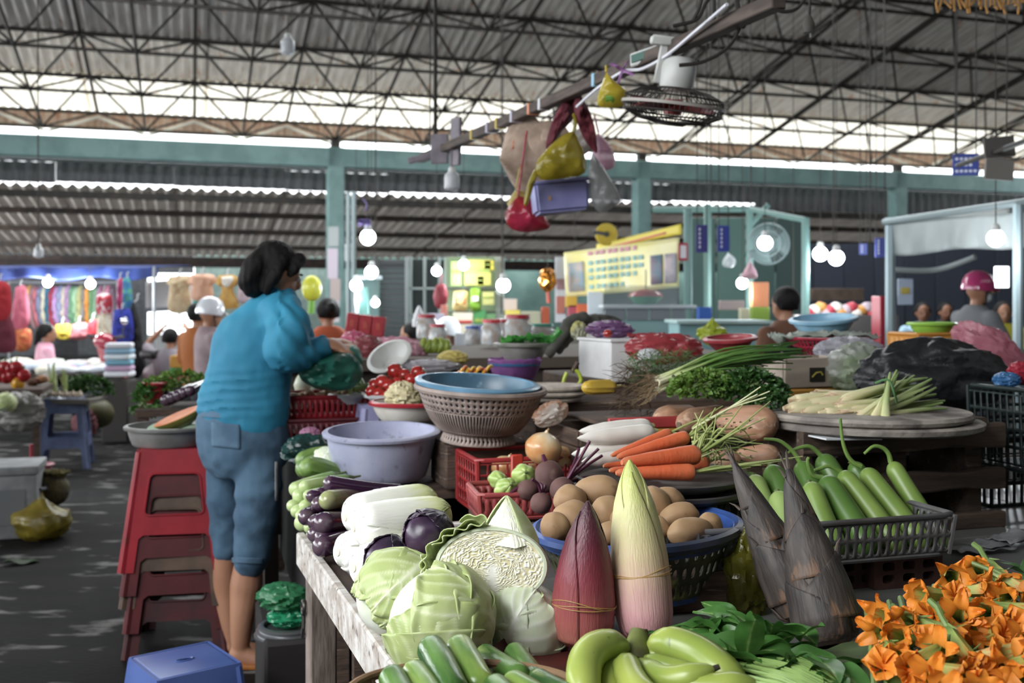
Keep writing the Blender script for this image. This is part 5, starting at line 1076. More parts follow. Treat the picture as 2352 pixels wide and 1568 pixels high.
tag(obj('cherry_tomato', blob(.017, .017, .016, .02, 2, 1), m_tom, loc=P(1396, 766, 3.85)), 'single small red tomato against the purple bag', 'tomato')
tag(obj('red_cloth', crumple(.18, .07, .02, 4), M('8f2531', .7), loc=P(1495, 772, 3.9), solid=.003), 'dark red cloth strip on the right of the styrofoam box', 'cloth')
jk = thing('grey_jacket', 'grey jacket thrown over things next to the styrofoam box', 'jacket', P(1330, 770, 4.2)); o0 = P(1330, 770, 4.2); m_jk = mat('grey_fleece', '5b5a55', c2='45443f', r=.9, scale=14)
obj('sleeve', tube(bez([P(1255, 815, 4.1) - o0, P(1290, 770, 4.1) - o0, P(1310, 738, 4.15) - o0, P(1345, 728, 4.2) - o0], 12), [.022 + .004 * (k % 2) for k in range(13)], 12), m_jk, jk)
obj('sleeve', tube(bez([P(1275, 805, 4.15) - o0, P(1300, 778, 4.15) - o0, P(1325, 752, 4.2) - o0, P(1370, 735, 4.25) - o0], 12), [.024 + .004 * (k % 2) for k in range(13)], 12), m_jk, jk); obj('jacket_body', blob(.10, .06, .03, .3, 3, 3), m_jk, jk, loc=P(1370, 738, 4.3) - o0)
bag('yellow and grey bag leaning on the styrofoam box', P(1330, 760, 4.05), .03, .03, .035, M('a8a03c', .5, c2='8d8f78'), 3)
bag('translucent red plastic bag behind the dill', P(1525, 800, 3.7), .125, .08, .05, film('red', 'c9555c', .7, .2, .4, 'b83d48'), 9, nu=52)
bag('white crumpled bag scrap beside the red bag', P(1490, 815, 3.5), .035, .03, .02, film('white', 'd8dadc', .85), 12)
bag('yellow green plastic bag standing up behind the pink basin', P(1636, 765, 4.4), .06, .05, .045, film('lime', 'b6c435', .85, .25, .4), 5, neck=1, knot=False)
basin('pink_basin', 'translucent pink red plastic basin behind the scallions', 'basin', P(1678, 808, 3.95), .09, .05, mat('pink_red_plastic', 'b8474d', c2='a53a42', r=.3, transl=.2), rb=.05, tilt=(R(5), R(-4)))
cb = thing('wood_box', 'pale wooden box with a small dark label behind the parsley', 'box', P(1842, 885, 3.45), TH); m_pine = mat('pine_box', 'a89a8b', c2='94867a', r=.7, scale=4, stretch=(1, 6, 6))
obj('front_board', box(.235, .012, .095, .003, base=True), m_pine, cb, loc=(0, -.08, 0)); obj('back_board', box(.235, .012, .095, .003, base=True), m_pine, cb, loc=(0, .08, 0)); obj('side_board', box(.012, .16, .095, .003, base=True), m_pine, cb, loc=(-.118, 0, 0)); obj('side_board', box(.012, .16, .095, .003, base=True), m_pine, cb, loc=(.118, 0, 0)); obj('bottom_board', box(.23, .16, .01), m_pine, cb, loc=(0, 0, .006)); lb = obj('printed_label', box(.055, .003, .045), M('26241f', .5), cb, loc=(.0, -.088, .042)); obj('label_print', tube([(-.02, -.002, -.008), (-.005, -.002, .006), (.012, -.002, .008), (.02, -.002, -.002)], .003, 5), M('a89a3c', .5), lb)
tag(obj('yellow_tray', box(.20, .16, .045, .006), M('b07d24', .5), loc=P(1850, 905, 3.42) + V3(0, .02, 0), rot=(0, 0, TH)), 'ochre yellow tray under the pale wooden box', 'tray')
rc = thing('red_colander', 'red plastic colander with slotted sides behind the wooden box', 'colander', P(1900, 815, 3.85)); m_rc = M('a0243a', .35, c2='871c30')
obj('colander_wall', perf(50, 2, lambda u, v: Vector(((.10 + .042 * v) * cos(2 * pi * u), (.10 + .042 * v) * sin(2 * pi * u), .06 * v)), .5, .7, 'rect', True), m_rc, rc, solid=.003); obj('rim', tube([(.145 * cos(a), .145 * sin(a), .062) for a in [2 * pi * i / 44 for i in range(44)]], .006, 8, close=True), m_rc, rc); obj('floor_disc', lathe([(0, 0), (.1, 0), (.1, .004), (0, .004)], 30), m_rc, rc)
tag(obj('grey_cloth', crumple(.36, .22, .05, 14), mat('sage_cloth', '9aa298', c2='848c84', r=.9), loc=P(1890, 778, 3.9), solid=.004), 'crumpled grey green cloth over the red colander', 'cloth')
basin('light_blue_basin', 'light blue plastic basin on the cloth, tilted', 'basin', P(1893, 768, 4.05), .118, .06, mat('light_blue_plastic', '8cb8d0', c2='79a6c0', r=.35), rb=.08, tilt=(R(6), R(-5)))
bag('small black plastic bag left of the red colander', P(1795, 805, 3.8), .06, .05, .02, film('black', '26252a', .97, .25, .05), 7)
bag('clear plastic bag with green vegetables inside, right of the wooden box', P(1970, 850, 3.4), .10, .08, .08, film('clear', 'b9bdb8', .55, .15, .3, '8fa07a'), 11, nu=52)
tag(obj('vegetable_heap', blob(.08, .06, .055, .4, 4, 5), M('7f9a62', .6, c2='c5c9b8'), loc=P(1970, 862, 3.42)), 'chopped green vegetables inside the clear bag', 'vegetables')
bag('translucent white plastic bag behind the clear bag of vegetables', P(1950, 805, 3.65), .11, .08, .045, film('milky', 'c3c3cc', .7, .2, .4), 13, nu=50)
bag('big black plastic garbage bag behind the lemongrass', P(2140, 868, 3.25), .215, .14, .115, film('black2', '15161b', .99, .42, .03), 21, neck=0, nu=64, nv=44, amp=.16, fq=1.5)
bag('pink translucent plastic bag standing tall behind the black bag', P(2268, 808, 3.55), .125, .09, .075, film('pink', 'd695a3', .72, .2, .45, 'c97f90'), 17, nu=60, nv=40, amp=.2, fq=1.6, rot=(0, R(38), 0))
bag('red plastic bag at the right border above the crate', P(2345, 855, 2.95), .035, .03, .028, film('red3', 'b52f45', .85), 15); bag('blue plastic film stuffed in the dark crate', P(2312, 872, 2.92), .035, .03, .02, film('blue', '4a83b8', .85), 16)
m_dkc = mat('dark_green_crate', '1d2a2a', c2='162020', r=.5)
crate('dark_crate', 'dark green plastic crate at the right border, uppermost', 'crate', .32, .30, .22, m_dkc, RM(2420, 1070, 2.92), nu=14, nd=12, nv=4, hu=.7, hv=.8, shape='rect', taper=.03)
crate('dark_crate', 'dark plastic crate standing low behind the pallet', 'crate', .5, .36, .30, M('181a1e', .5), RM(2330, 1190, 3.3), nu=18, nd=12, nv=4, hu=.7, hv=.8, shape='rect', taper=.03)
tag(obj('crate_stand', box(.7, .6, .55, .01, base=True), m_bwood, loc=(P(2400, 1100, 3.1).x, 3.2, 0), rot=(0, 0, TH)), 'dark box holding up the crates at the right', 'box')
yc = crate('yellow_crate', 'yellow orange plastic crate behind the black bag', 'crate', .27, .2, .13, M('cf8a2a', .4), RM(2135, 835, 4.5), nu=10, nd=6, nv=1, hu=.1, hv=.2)
basin('green_tray', 'bright green plastic tray on the yellow crate', 'tray', P(2140, 765, 4.5), .09, .04, M('8fc23e', .4), rb=.07)
# ================================================================ OVERHEAD POLE AND WHAT HANGS FROM IT
PZ = 2.215
def PO_(x):      # point on the pole line by image column
    # pole runs through (1000,350) and (1540,112) at height PZ
    y = 350 + (x - 1000) * (112 - 350) / 540.0; return P(x, y, (PZ - H) * F / (HY - y))
m_pole = mat('weathered_pole', '5d5049', c2='453b36', r=.8, scale=8, stretch=(1, 1, 6))
a, b = PO_(965), PO_(1790); po = thing('hanging_pole', 'weathered wooden beam hung over the stall, tied with tape', 'pole', a)
obj('beam', bar(V3(0, 0, 0), b - a, .05, .045, .004), m_pole, po)
for x, c in ((1092, 'c9b02a'), (1150, 'c9b02a'), (1128, 'b9b3cc'), (1185, 'c5c3d6'), (1225, 'd98a5f'), (1250, 'd8d8dc'), (1375, '8fc0d8')):
    p = PO_(x) - a; obj('tape', xf(box(.056, .052, .022, .002), Matrix.Translation(p) @ (b - a).to_track_quat('Z', 'Y').to_matrix().to_4x4()), M(c, .4), po)
for x in (1000, 1640): obj('hanger_wire', tube([PO_(x) - a + V3(0, 0, .02), PO_(x) - a + V3(.0, 0, 5.2 + .0 * x - .32 * PO_(x).y)], .012 if x == 1000 else .006, 6), M('2f2c2a', .8), po)
# cardboard / plates at the far end
bp = thing('switch_board', 'grey plastic switch board panels at the far end of the pole', 'panel', PO_(1010) + V3(0, 0, 0)); m_pan = mat('dusty_panel', '8f868f', c2='776f78', r=.7)
o0 = PO_(1010); obj('panel', box(.09, .02, .27, .004), m_pan, bp, loc=P(1047, 325, 5.9) - o0, rot=(0, R(3), -.9)); obj('panel', box(.10, .03, .17, .004), m_pan, bp, loc=P(1010, 342, 6.0) - o0, rot=(0, 0, -.2)); obj('cross_bar', box(.30, .04, .035, .004), m_pan, bp, loc=P(995, 356, 6.1) - o0, rot=(0, R(-14), 0))
def bulb(label, c, r, lit=True, es=22, cord=.6, col='eaf4ff', cap_c='d8dad8', group=None, power=0, droop=0, shape='tall'):
    t = thing('light_bulb', label, 'light bulb', c, group=group)
    m = mat('bulb_lit_%d' % int(es), 'ffffff', emit=col, es=es, r=.3) if lit else mat('bulb_white', 'dfe2e6', c2='d2d5da', r=.3, transl=.2)
    pr = [(0, -1.5 * r)] + [(r * sin(q), -r * 1.0 - r * .5 * cos(q)) for q in [pi / 2 * k / 5 for k in range(1, 6)]] + [(r, .2 * r), (r * .9, .6 * r), (r * .6, .9 * r)] if shape == 'tall' else [(r * sin(q), -r * cos(q)) for q in [pi * k / 10 for k in range(9)]] + [(r * .4, r * .95)]
    obj('globe', lathe(pr, 20), m, t); obj('socket', lathe([(r * .6, .85 * r), (r * .5, 1.0 * r), (r * .45, 1.5 * r), (r * .2, 1.7 * r)], 14), M(cap_c, .5), t)
    if cord > .2: cord = roof_at(c) - c[2] - 1.6 * r
    if cord: obj('cord', tube([(0, 0, 1.6 * r), (droop * .5, 0, 1.6 * r + cord * .5), (droop, 0, 1.6 * r + cord)], .0032, 5), M('4a4540', .8), t)
    if power:
        l = bpy.data.lights.new('bulb_light', 'POINT'); l.energy = power; l.color = (.9, .96, 1); l.shadow_soft_size = r; lo = bpy.data.objects.new('bulb_light', l); COL.objects.link(lo); lo.parent = t; lo.location = (0, 0, -2.2 * r)
    return t
bulb('unlit white LED bulb below the grey panels at the end of the pole', P(1038, 412, 5.8), .043, False, cord=.12)
bulb('unlit white LED bulb high at the left under the roof', P(661, 103, 7.5), .05, False, cord=.9)
bulb('unlit white LED bulb hanging low at the far left', P(89, 577, 9.5), .042, False, cord=1.05, droop=-.01)
# conical hat
ht = thing('conical_hat', 'woven straw conical hat hanging from the pole with an orange string', 'hat', mtx=along(P(1212, 358, 5.05), P(1212, 358, 5.05) + V3(-.80, -.55, -.18)))
m_straw = mat('straw', 'b39c8a', c2='96806f', r=.8, scale=14, bump=.4)
obj('cone', lathe([(.195 - .0115 * k + (.007 if k % 2 else 0), .0095 * k) for k in range(17)] + [(.002, .165)], 44), m_straw, ht, solid=.003); obj('brim_ring', tube([(.196 * cos(a), .196 * sin(a), 0) for a in [2 * pi * i / 40 for i in range(40)]], .004, 6, close=True), m_straw, ht)
obj('hat_string', tube(bez([V3(-.08, 0, .0), V3(.02, .06, .1), V3(.13, 0, .05), V3(.04, -.05, .12)], 12), .004, 5), M('d9825a', .6), ht)
h2 = thing('small_straw_hat', 'small round straw brim behind the yellow bag', 'hat', mtx=Matrix.Translation(P(1262, 318, 4.75)) @ Matrix.Rotation(R(70), 4, 'X')); obj('brim', lathe([(.03, .0), (.09, -.01), (.098, -.008), (.09, -.004), (.03, .006)], 30, closed=True), m_straw, h2); obj('crown', lathe([(.04, 0), (.036, .04), (.02, .05), (0, .052)], 20), m_straw, h2)
# cloth, bags, box
def pillow(pts, d, th, seed, wr=.012):
    c = sum((P(x, y, d) for x, y in pts), Vector()) / len(pts); per = bez([P(x, y, d) for x, y in pts] + [P(*pts[0], d)], 36)[:-1]; V, Fc = [], []
    m = len(per); R_ = 7
    for sgn in (-1, 1):
        o = len(V)
        for k in range(R_ + 1):
            f = 1 - k / R_
            for p in per:
                q = c + (p - c) * f; q = q + V3(0, sgn * th * (1 - f ** 2.2) ** .6 * (1 + .5 * noise.noise(q * 18 + V3(seed, 0, 0))), 0) + V3(0, -wr * (1 - 2 * abs(noise.noise(q * 13 + V3(0, seed, 0)))) * (1 - f ** 4) + wr * .5 * noise.noise(q * 40), 0); V.append(q)
        for k in range(R_):
            for j in range(m): Fc.append((o + k * m + j, o + k * m + (j + 1) % m, o + (k + 1) * m + (j + 1) % m, o + (k + 1) * m + j) if sgn < 0 else (o + k * m + j, o + (k + 1) * m + j, o + (k + 1) * m + (j + 1) % m, o + k * m + (j + 1) % m))
    return weld(V, Fc, None, 5)
mc = thing('maroon_cloth', 'dark maroon cloth draped over the pole', 'cloth', P(1325, 270, 4.5)); o0 = P(1325, 270, 4.5); m_mar = mat('maroon', '6a2330', c2='511a25', r=.85, scale=8)
obj('cloth_fold', mv(pillow([(1326, 200), (1338, 216), (1320, 268), (1288, 305), (1258, 350), (1256, 318), (1276, 262), (1304, 222)], 4.5, .03, 2, .05), *(-o0)), m_mar, mc); obj('cloth_fold', mv(pillow([(1326, 208), (1348, 242), (1366, 292), (1372, 350), (1352, 334), (1332, 300), (1318, 250)], 4.42, .03, 6, .05), *(-o0)), m_mar, mc)
m_yel = film('yellow', 'b5a31d', .9, .2, .35, '9a8a14')
ybv = thing('yellow_bag', 'mustard yellow plastic bag hanging from the pole in front of the hat', 'bag', P(1290, 360, 4.4)); o0 = P(1290, 360, 4.4)
outl = [(1318, 300), (1340, 345), (1344, 395), (1300, 408), (1243, 412), (1232, 375), (1258, 340), (1290, 312)]
obj('bag_body', mv(pillow(outl, 4.4, .05, 1), *(-o0)), m_yel, ybv); obj('bag_tail', mv(pillow([(1240, 390), (1225, 430), (1212, 470), (1203, 465), (1212, 420), (1230, 385)], 4.42, .02, 4), *(-o0)), m_yel, ybv); obj('bag_loop', tube(bez([P(1318, 302, 4.4) - o0, P(1322, 280, 4.4) - o0, P(1318, 262, 4.42) - o0], 6), .008, 6), m_yel, ybv)
def hang(name, label, cat, pts, d, th, m, seed, top=None):
    c = P(*pts[0], d); t = thing(name, label, cat, c); obj('bag_body', mv(pillow(pts, d, th, seed), *(-c)), m, t)
    obj('hanging_loop', tube([P(*pts[0], d) - c, P(*(top or (pts[0][0], pts[0][1] - 25)), d) - c], .005, 5), m, t); return t
hang('bag', 'clear plastic bag with a pink edge behind the maroon cloth', 'bag', [(1335, 290), (1365, 310), (1350, 350), (1330, 350), (1318, 310)], 4.55, .03, film('clear2', 'b5aea8', .8, .2, .3), 2)
hang('bag', 'pale pink plastic bag hanging at the right of the bunch', 'bag', [(1375, 305), (1405, 340), (1412, 380), (1385, 390), (1365, 360), (1358, 325)], 4.7, .04, film('pale_pink', 'c79fb0', .75, .2, .4), 3, (1365, 265))
hang('bag', 'translucent grey plastic bag holding a lid, right of the lavender box', 'bag', [(1360, 350), (1390, 390), (1424, 450), (1415, 470), (1385, 488), (1362, 470), (1352, 400)], 4.55, .05, film('grey', '9c9c9c', .7, .2, .35), 5, (1355, 270))
m_rp = film('red_pink', 'c42f58', .9, .18, .3, 'a8242f')
hang('bag', 'shiny red and pink plastic bag of goods at the bottom of the bunch', 'bag', [(1190, 450), (1225, 460), (1255, 500), (1260, 525), (1205, 533), (1168, 520), (1162, 485)], 4.9, .07, m_rp, 6, (1210, 300))
hang('bag', 'small pale yellow bag just above the red bag', 'bag', [(1185, 435), (1225, 450), (1215, 480), (1180, 485), (1165, 465)], 4.95, .04, film('pale_yellow', 'c9b56a', .8), 7, (1205, 330))
hang('bag', 'yellow plastic bag with green inside, hanging left of the fan', 'bag', [(1393, 165), (1415, 190), (1440, 210), (1430, 243), (1375, 243), (1378, 205)], 3.75, .035, film('yellow2', 'cdb92a', .8, .2, .4), 8, (1392, 150))
tag(obj('green_bundle', blob(.035, .025, .02, .2, 3, 2), M('5f8f2c', .5), loc=P(1405, 225, 3.74)), 'green bundle inside the yellow bag by the fan', 'bundle')
lb = thing('lavender_box', 'lavender plastic box with sloping sides hanging under the pole', 'box', mtx=Matrix.Translation(P(1283, 455, 4.6)) @ Matrix.Rotation(R(-6), 4, 'Y') @ Matrix.Rotation(R(10), 4, 'Z')); m_lb = mat('lavender_box', '8a8bbf', c2='7a7bb0', r=.45, scale=7)
Wb, Hb, Db = .118, .066, .09
fr_ = [(-Wb, -Hb), (Wb * .95, -Hb), (Wb * 1.02, Hb), (-Wb * 1.02, Hb)]
s = ([Vector((x * (1 if y < 0 else .9), y, z)) for y in (-Db, Db) for x, z in fr_], [(0, 1, 2, 3), (7, 6, 5, 4), (0, 4, 5, 1), (1, 5, 6, 2), (2, 6, 7, 3), (3, 7, 4, 0)])
bm = bmesh.new(); vs = [bm.verts.new(v) for v in s[0]]; [bm.faces.new([vs[i] for i in f]) for f in s[1]]; bmesh.ops.bevel(bm, geom=bm.edges[:], offset=.012, segments=3, affect='EDGES'); bm.verts.index_update(); s = ([v.co.copy() for v in bm.verts], [tuple(v.index for v in f.verts) for f in bm.faces]); bm.free()
obj('box_body', s, m_lb, lb); obj('box_lip', box(Wb * 2.1, Db * 2.0, .014, .004), m_lb, lb, loc=(0, 0, Hb)); obj('price_sticker', box(.012, .003, .02), M('b08a6a', .6), lb, loc=(-.06, -Db - .002, -.005)); obj('hanging_loop', tube([(0, 0, Hb), (.02, 0, .42)], .004, 5), M('6d6d7a', .7), lb)
# fan
fn_ = thing('ceiling_fan', 'white bracket fan hung from the pole facing down, dark wire cage', 'fan', mtx=Matrix.Translation(P(1547, 243, 3.65)) @ Matrix.Rotation(R(7), 4, 'Y') @ Matrix.Rotation(R(8), 4, 'X'))
m_wht = mat('fan_white', 'c9cbc8', c2='b5b6b2', r=.45, scale=6); m_cage = M('3c3936', .5, metal=.5)
RF = .178
def ringy(r, z, w): return tube([(r * cos(a), r * sin(a), z) for a in [2 * pi * i / 48 for i in range(48)]], w, 6, close=True)
for r, z in ((RF, 0), (.172, .026), (.172, -.026), (.12, -.05), (.06, .058), (.05, -.062)): obj('cage_ring', ringy(r, z, .0035), m_cage, fn_)
me_w = mesh('cage_wire', tube([(.05, 0, .058), (.12, 0, .05), (.165, 0, .03), (RF, 0, 0), (.165, 0, -.03), (.12, 0, -.052), (.045, 0, -.062)], .0016, 4), m_cage)
for k in range(60): obj('cage_wire', me_w, None, fn_, rot=(0, 0, 2 * pi * k / 60))
obj('cage_band', lathe([(RF, -.006), (RF + .005, -.005), (RF + .005, .005), (RF, .006)], 48, closed=True), M('a39c96', .5), fn_); obj('hub', lathe([(0, -.03), (.03, -.03), (.035, .0), (.03, .02), (0, .02)], 20), M('a83238', .4), fn_); obj('badge', lathe([(0, -.068), (.045, -.068), (.048, -.06), (0, -.06)], 24), M('2c2a28', .5), fn_)
def blade(u, v): r = .03 + .125 * v; a = (u - .5) * (1.1 + .35 * v); return Vector((r * cos(a), r * sin(a), .018 * (u - .5) * 2))
for k in range(3): obj('blade', grid(blade, 8, 8), M('8d2f33', .4), fn_, rot=(0, 0, k * 2.09), solid=.002)
obj('motor_housing', lathe([(0, .05), (.05, .05), (.06, .07), (.062, .13), (.05, .165), (0, .17)], 24), m_wht, fn_); obj('bracket', box(.045, .02, .14, .005), m_wht, fn_, loc=(-.055, 0, .14), rot=(0, R(4), 0)); obj('bracket_foot', box(.14, .06, .03, .006), m_wht, fn_, loc=(-.04, 0, .215)); obj('pull_knob', lathe([(0, 0), (.008, .002), (.008, .012), (0, .014)], 10), M('222222', .5), fn_, loc=(.055, -.03, .15))
pl = thing('power_strip', 'white and green power strip fixed on the pole above the fan', 'power strip', mtx=along(P(1452, 140, 3.85), P(1545, 108, 3.68))); obj('case', box(.05, .03, .21, .006, base=True), m_wht, pl); obj('socket_face', box(.03, .006, .18, .002, base=True), M('24564b', .5), pl, loc=(.0, .018, .015))
for k in range(5): obj('socket_slot', box(.02, .004, .016, .001), M('222222', .6), pl, loc=(.012, -.017, .03 + .035 * k))
tag(obj('white_cable', tube(bez([P(1325, 245, 4.3), P(1370, 205, 4.05), P(1430, 165, 3.85), P(1475, 158, 3.75), P(1530, 128, 3.6), P(1600, 70, 3.4), P(1670, 10, 3.2)], 40), .006, 7), M('d9d9e2', .4)), 'white cable running along the pole to the fan', 'cable')
rb_ = thing('purple_ribbon', 'purple plastic ribbon tied in a bow on the white cable', 'ribbon', P(1430, 160, 3.8)); o0 = P(1430, 160, 3.8); m_pr = M('a071a8', .4)
for k, (x, y) in enumerate(((1402, 145), (1442, 140), (1455, 172), (1415, 205))): obj('ribbon_tail', grid(lambda u, v, x=x, y=y: (P(x, y, 3.78) - o0) * v + V3((u - .5) * .012, .004 * sin(v * 9), (u - .5) * .008), 2, 8), m_pr, rb_, solid=.001)
rng = random.Random(31); m_cab_ = M('26221f', .7)
CB = [[(1545, 60), (1600, 45), (1620, 10), (1640, -20)], [(1690, -20), (1705, 60), (1715, 40), (1740, -20)], [(1560, 150), (1620, 140), (1680, 100), (1715, 20), (1720, -20)], [(1590, 50), (1605, 20), (1615, -20)], [(1760, 0), (1790, 25), (1830, 20), (1860, -20)], [(1690, 0), (1700, 45), (1725, 50), (1745, 10), (1760, -30)]]
for i, c in enumerate(CB): tag(obj('black_cable', tube(bez([P(x, y, 3.3) for x, y in c], 20), .006, 6), m_cab_), 'loose black cable dangling at the top, %s from the left' % words_l[i], 'cable', 'loose cables')
pg = thing('hanging_plug', 'dark plug hanging on a cable at the top right', 'plug', P(1858, 55, 3.6)); obj('plug_body', lathe([(0, -.03), (.018, -.03), (.02, 0), (.012, .02), (.006, .03), (0, .03)], 12), M('4a4641', .7), pg); obj('plug_pin', tube([(.006, 0, -.03), (.006, 0, -.045)], .003, 5), M('8a8a88', .4), pg); obj('cord', tube([(0, 0, .02), (.005, 0, .1), (.0, 0, .2)], .005, 5), m_cab_, pg)
# signs at the right
m_sblue = M('3a4a96', .5); m_swh = M('d9dcec', .6)
def text(body, size, m, parent, loc, rot=(R(90), 0, 0), ext=.001, align='CENTER'):
    c = bpy.data.curves.new('lettering', 'FONT'); c.body = body; c.size = size; c.align_x = align; c.align_y = 'CENTER'; c.extrude = ext; c.materials.append(m)
    tmp = bpy.data.objects.new('lettering', c); COL.objects.link(tmp); dg = bpy.context.evaluated_depsgraph_get(); me = bpy.data.meshes.new_from_object(tmp.evaluated_get(dg)); bpy.data.objects.remove(tmp)
    return obj('lettering', me, None, parent, loc=loc, rot=rot)
def sign(label, c, w, h, m, rz=0, lines=(), lm=None, ls=.05, hang=0, group=None, tilt=0):
    t = thing('hanging_sign', label, 'sign', mtx=Matrix.Translation(c) @ Matrix.Rotation(rz, 4, 'Z') @ Matrix.Rotation(tilt, 4, 'Y'), group=group); obj('board', box(w, .015, h, .003), m, t)
    for k, (tx_, zz, sz) in enumerate(lines): text(tx_, sz, lm or m_swh, t, (0, -.010, zz))
    if hang: hang = roof_at(c) - c[2] - h / 2
    if hang: obj('hanging_wire', tube([(-w * .4, 0, h / 2), (-w * .4, 0, h / 2 + hang)], .004, 5), M('3a3836', .7), t); obj('hanging_wire', tube([(w * .4, 0, h / 2), (w * .4, 0, h / 2 + hang)], .004, 5), M('3a3836', .7), t)
    return t
s = sign('blue sign with white lines of lettering at the upper right', P(2218, 378, 6.5), .155, .135, m_sblue, -.15, hang=.6)
for q in range(3):
    for k in range(5 - q % 2): obj('lettering', box(.018, .004, .016, .001), m_swh, s, loc=(-.055 + .027 * k, -.010, .035 - .038 * q))
pn = thing('notice_boards', 'pair of grey brown boards hanging beside the blue sign', 'panel', P(2295, 360, 5.5)); obj('upper_board', box(.16, .02, .11, .003), M('5d5a57', .7), pn, loc=(0, 0, .05), rot=(0, R(-6), 0)); obj('lower_board', box(.15, .02, .11, .003), M('8a8681', .7), pn, loc=(-.01, -.02, -.07), rot=(0, R(4), 0)); obj('rail', tube([P(2200, 380, 6.0) - P(2295, 360, 5.5), P(2420, 300, 4.8) - P(2295, 360, 5.5)], .014, 6), m_steel, pn)
for i, (x0, y0, y1, d) in enumerate(((985, 0, 340, 6.2), (860, 0, 560, 11), (1150, 480, 720, 10), (2030, 480, 720, 11), (85, 300, 575, 9.4), (1630, 370, 480, 10), (1722, 380, 480, 10.2), (1912, 340, 560, 10.1), (2195, 0, 360, 6.4), (2310, 0, 320, 5.6), (1996, 300, 560, 10))):
    tag(obj('hanging_wire', tube([P(x0, 0, d).xy.to_3d() + V3(0, 0, roof_at(P(x0, 0, d))), P(x0 + 3, (y0 + y1) / 2, d), P(x0 + 2, y1, d)], .0028 * d / 4, 5), M('3b3733', .8)), 'thin dark wire hanging from the roof, %s from the left' % words_l[sorted(q[0] for q in ((985,), (860,), (1150,), (2030,), (85,), (1630,), (1722,), (1912,), (2195,), (2310,), (1996,))).index(x0)], 'wire', 'wires from the roof')
sw = thing('straw_bundle', 'dry orange straw bundle hanging at the top right corner', 'straw', P(2270, -12, 4.2)); rng = random.Random(3)
for k in range(26): obj('straw', tube([(-.2 + .016 * k, 0, 0), (-.2 + .016 * k + rng.uniform(-.01, .01), .01, -.015 - .03 * rng.random()), (-.2 + .016 * k + rng.uniform(-.02, .02), 0, -.03 - .05 * rng.random())], .005, 5), M('b0803f', .8), sw)
obj('binding', box(.44, .03, .03, .006), M('8a6434', .8), sw)
# ================================================================ PEOPLE
from mathutils.bvhtree import BVHTree
m_skin = mat('skin', 'b07f62', c2='a37257', r=.5, scale=6, sss=.05); m_skinD = mat('skin_dark', '8a5c43', c2='7d5139', r=.5, scale=6)
m_hair = mat('black_hair', '0d0b0b', c2='171312', r=.62, spec=.25, scale=10, stretch=(14, 14, 1.2), bump=.6, bscale=50)
def ell(c, rx, ry, rz, n=16, rot=None):
    s = blob(rx, ry, rz, 0, 1, 0, n, max(8, n * 2 // 3)); m = Matrix.Translation(c)
    if rot is not None: m = m @ rot.to_4x4()
    return xf((s[0], s[1]), m)
def limb(pts, rad, n=14):
    s = tube(bez([Vector(p) for p in pts], len(pts) * 5), [lerp_prof([(i / (len(rad) - 1), r) for i, r in enumerate(rad)], k / (len(pts) * 5)) for k in range(len(pts) * 5 + 1)], n); e0, e1 = Vector(pts[0]), Vector(pts[-1])
    return join((s[0], s[1]), ell(e0, rad[0], rad[0], rad[0], 12), ell(e1, rad[-1], rad[-1], rad[-1], 12))
def ringloft(rs, n=28):
    V, Fc = [], []
    for (c, ax, b) in rs:
        for j in range(n):
            a = 2 * pi * j / n; V.append(Vector(c) + Vector(ax) * cos(a) + (Vector(b) if hasattr(b, '__len__') else Vector((0, b, 0))) * sin(a))
    for i in range(len(rs) - 1):
        for j in range(n): Fc.append((i * n + j, i * n + (j + 1) % n, (i + 1) * n + (j + 1) % n, (i + 1) * n + j))
    Fc.append(tuple(range(n))[::-1]); Fc.append(tuple(range((len(rs) - 1) * n, len(rs) * n))); return V, Fc
def head_parts(c, f, up, s=1.0):
    """skull, jaw, nose, ears looking along f"""
    f = Vector(f).normalized(); r = f.cross(Vector(up)).normalized(); u = r.cross(f).normalized(); B = Matrix((r, f, u)).transposed(); c = Vector(c)
    pt = lambda x, y, z: c + B @ Vector((x, y, z)) * s
    return [ell(pt(0, -.01, .02), .074 * s, .092 * s, .088 * s, 20, B), ell(pt(0, .022, -.035), .058 * s, .065 * s, .062 * s, 18, B), ell(pt(0, .055, -.075), .028 * s, .024 * s, .022 * s, 12, B), ell(pt(0, .094, -.018), .013 * s, .016 * s, .02 * s, 10, B), ell(pt(0, .086, .0), .010 * s, .012 * s, .022 * s, 10, B), ell(pt(.074, -.005, -.012), .012 * s, .02 * s, .032 * s, 10, B), ell(pt(-.074, -.005, -.012), .012 * s, .02 * s, .032 * s, 10, B), ell(pt(0, .079, -.052), .022 * s, .012 * s, .010 * s, 10, B)], pt, B
def hand(c, d, palm_n, s=1.0, curl=1.0):
    """palm and five curled fingers; d finger direction, palm_n palm normal"""
    d = Vector(d).normalized(); n = Vector(palm_n).normalized(); w = d.cross(n).normalized(); n = w.cross(d); c = Vector(c); o = [ell(c, .040 * s, .017 * s, .045 * s, 14, Matrix((w, n, d)).transposed())]
    for k, L in enumerate((.068, .078, .072, .056)):
        b = c + w * (.027 - .018 * k) * s + d * .036 * s; p1 = b + d * L * .45 * s; a = curl; p2 = p1 + (d * cos(a) + n * sin(a)) * L * .35 * s; p3 = p2 + (d * cos(2 * a) + n * sin(2 * a)) * L * .3 * s; o.append(limb([b, p1, p2, p3], [.0095 * s, .009 * s, .0085 * s, .0075 * s], 8))
    b = c + w * .034 * s - d * .012 * s; o.append(limb([b, b + (w * .7 + d * .6 + n * .3) * .035 * s, b + (w * .45 + d * 1.1 + n * .9) * .048 * s], [.0115 * s, .0105 * s, .0085 * s], 8)); return o
D0 = 3.85
def W_(x, y, dd=0): return P(x, y, D0 + dd)
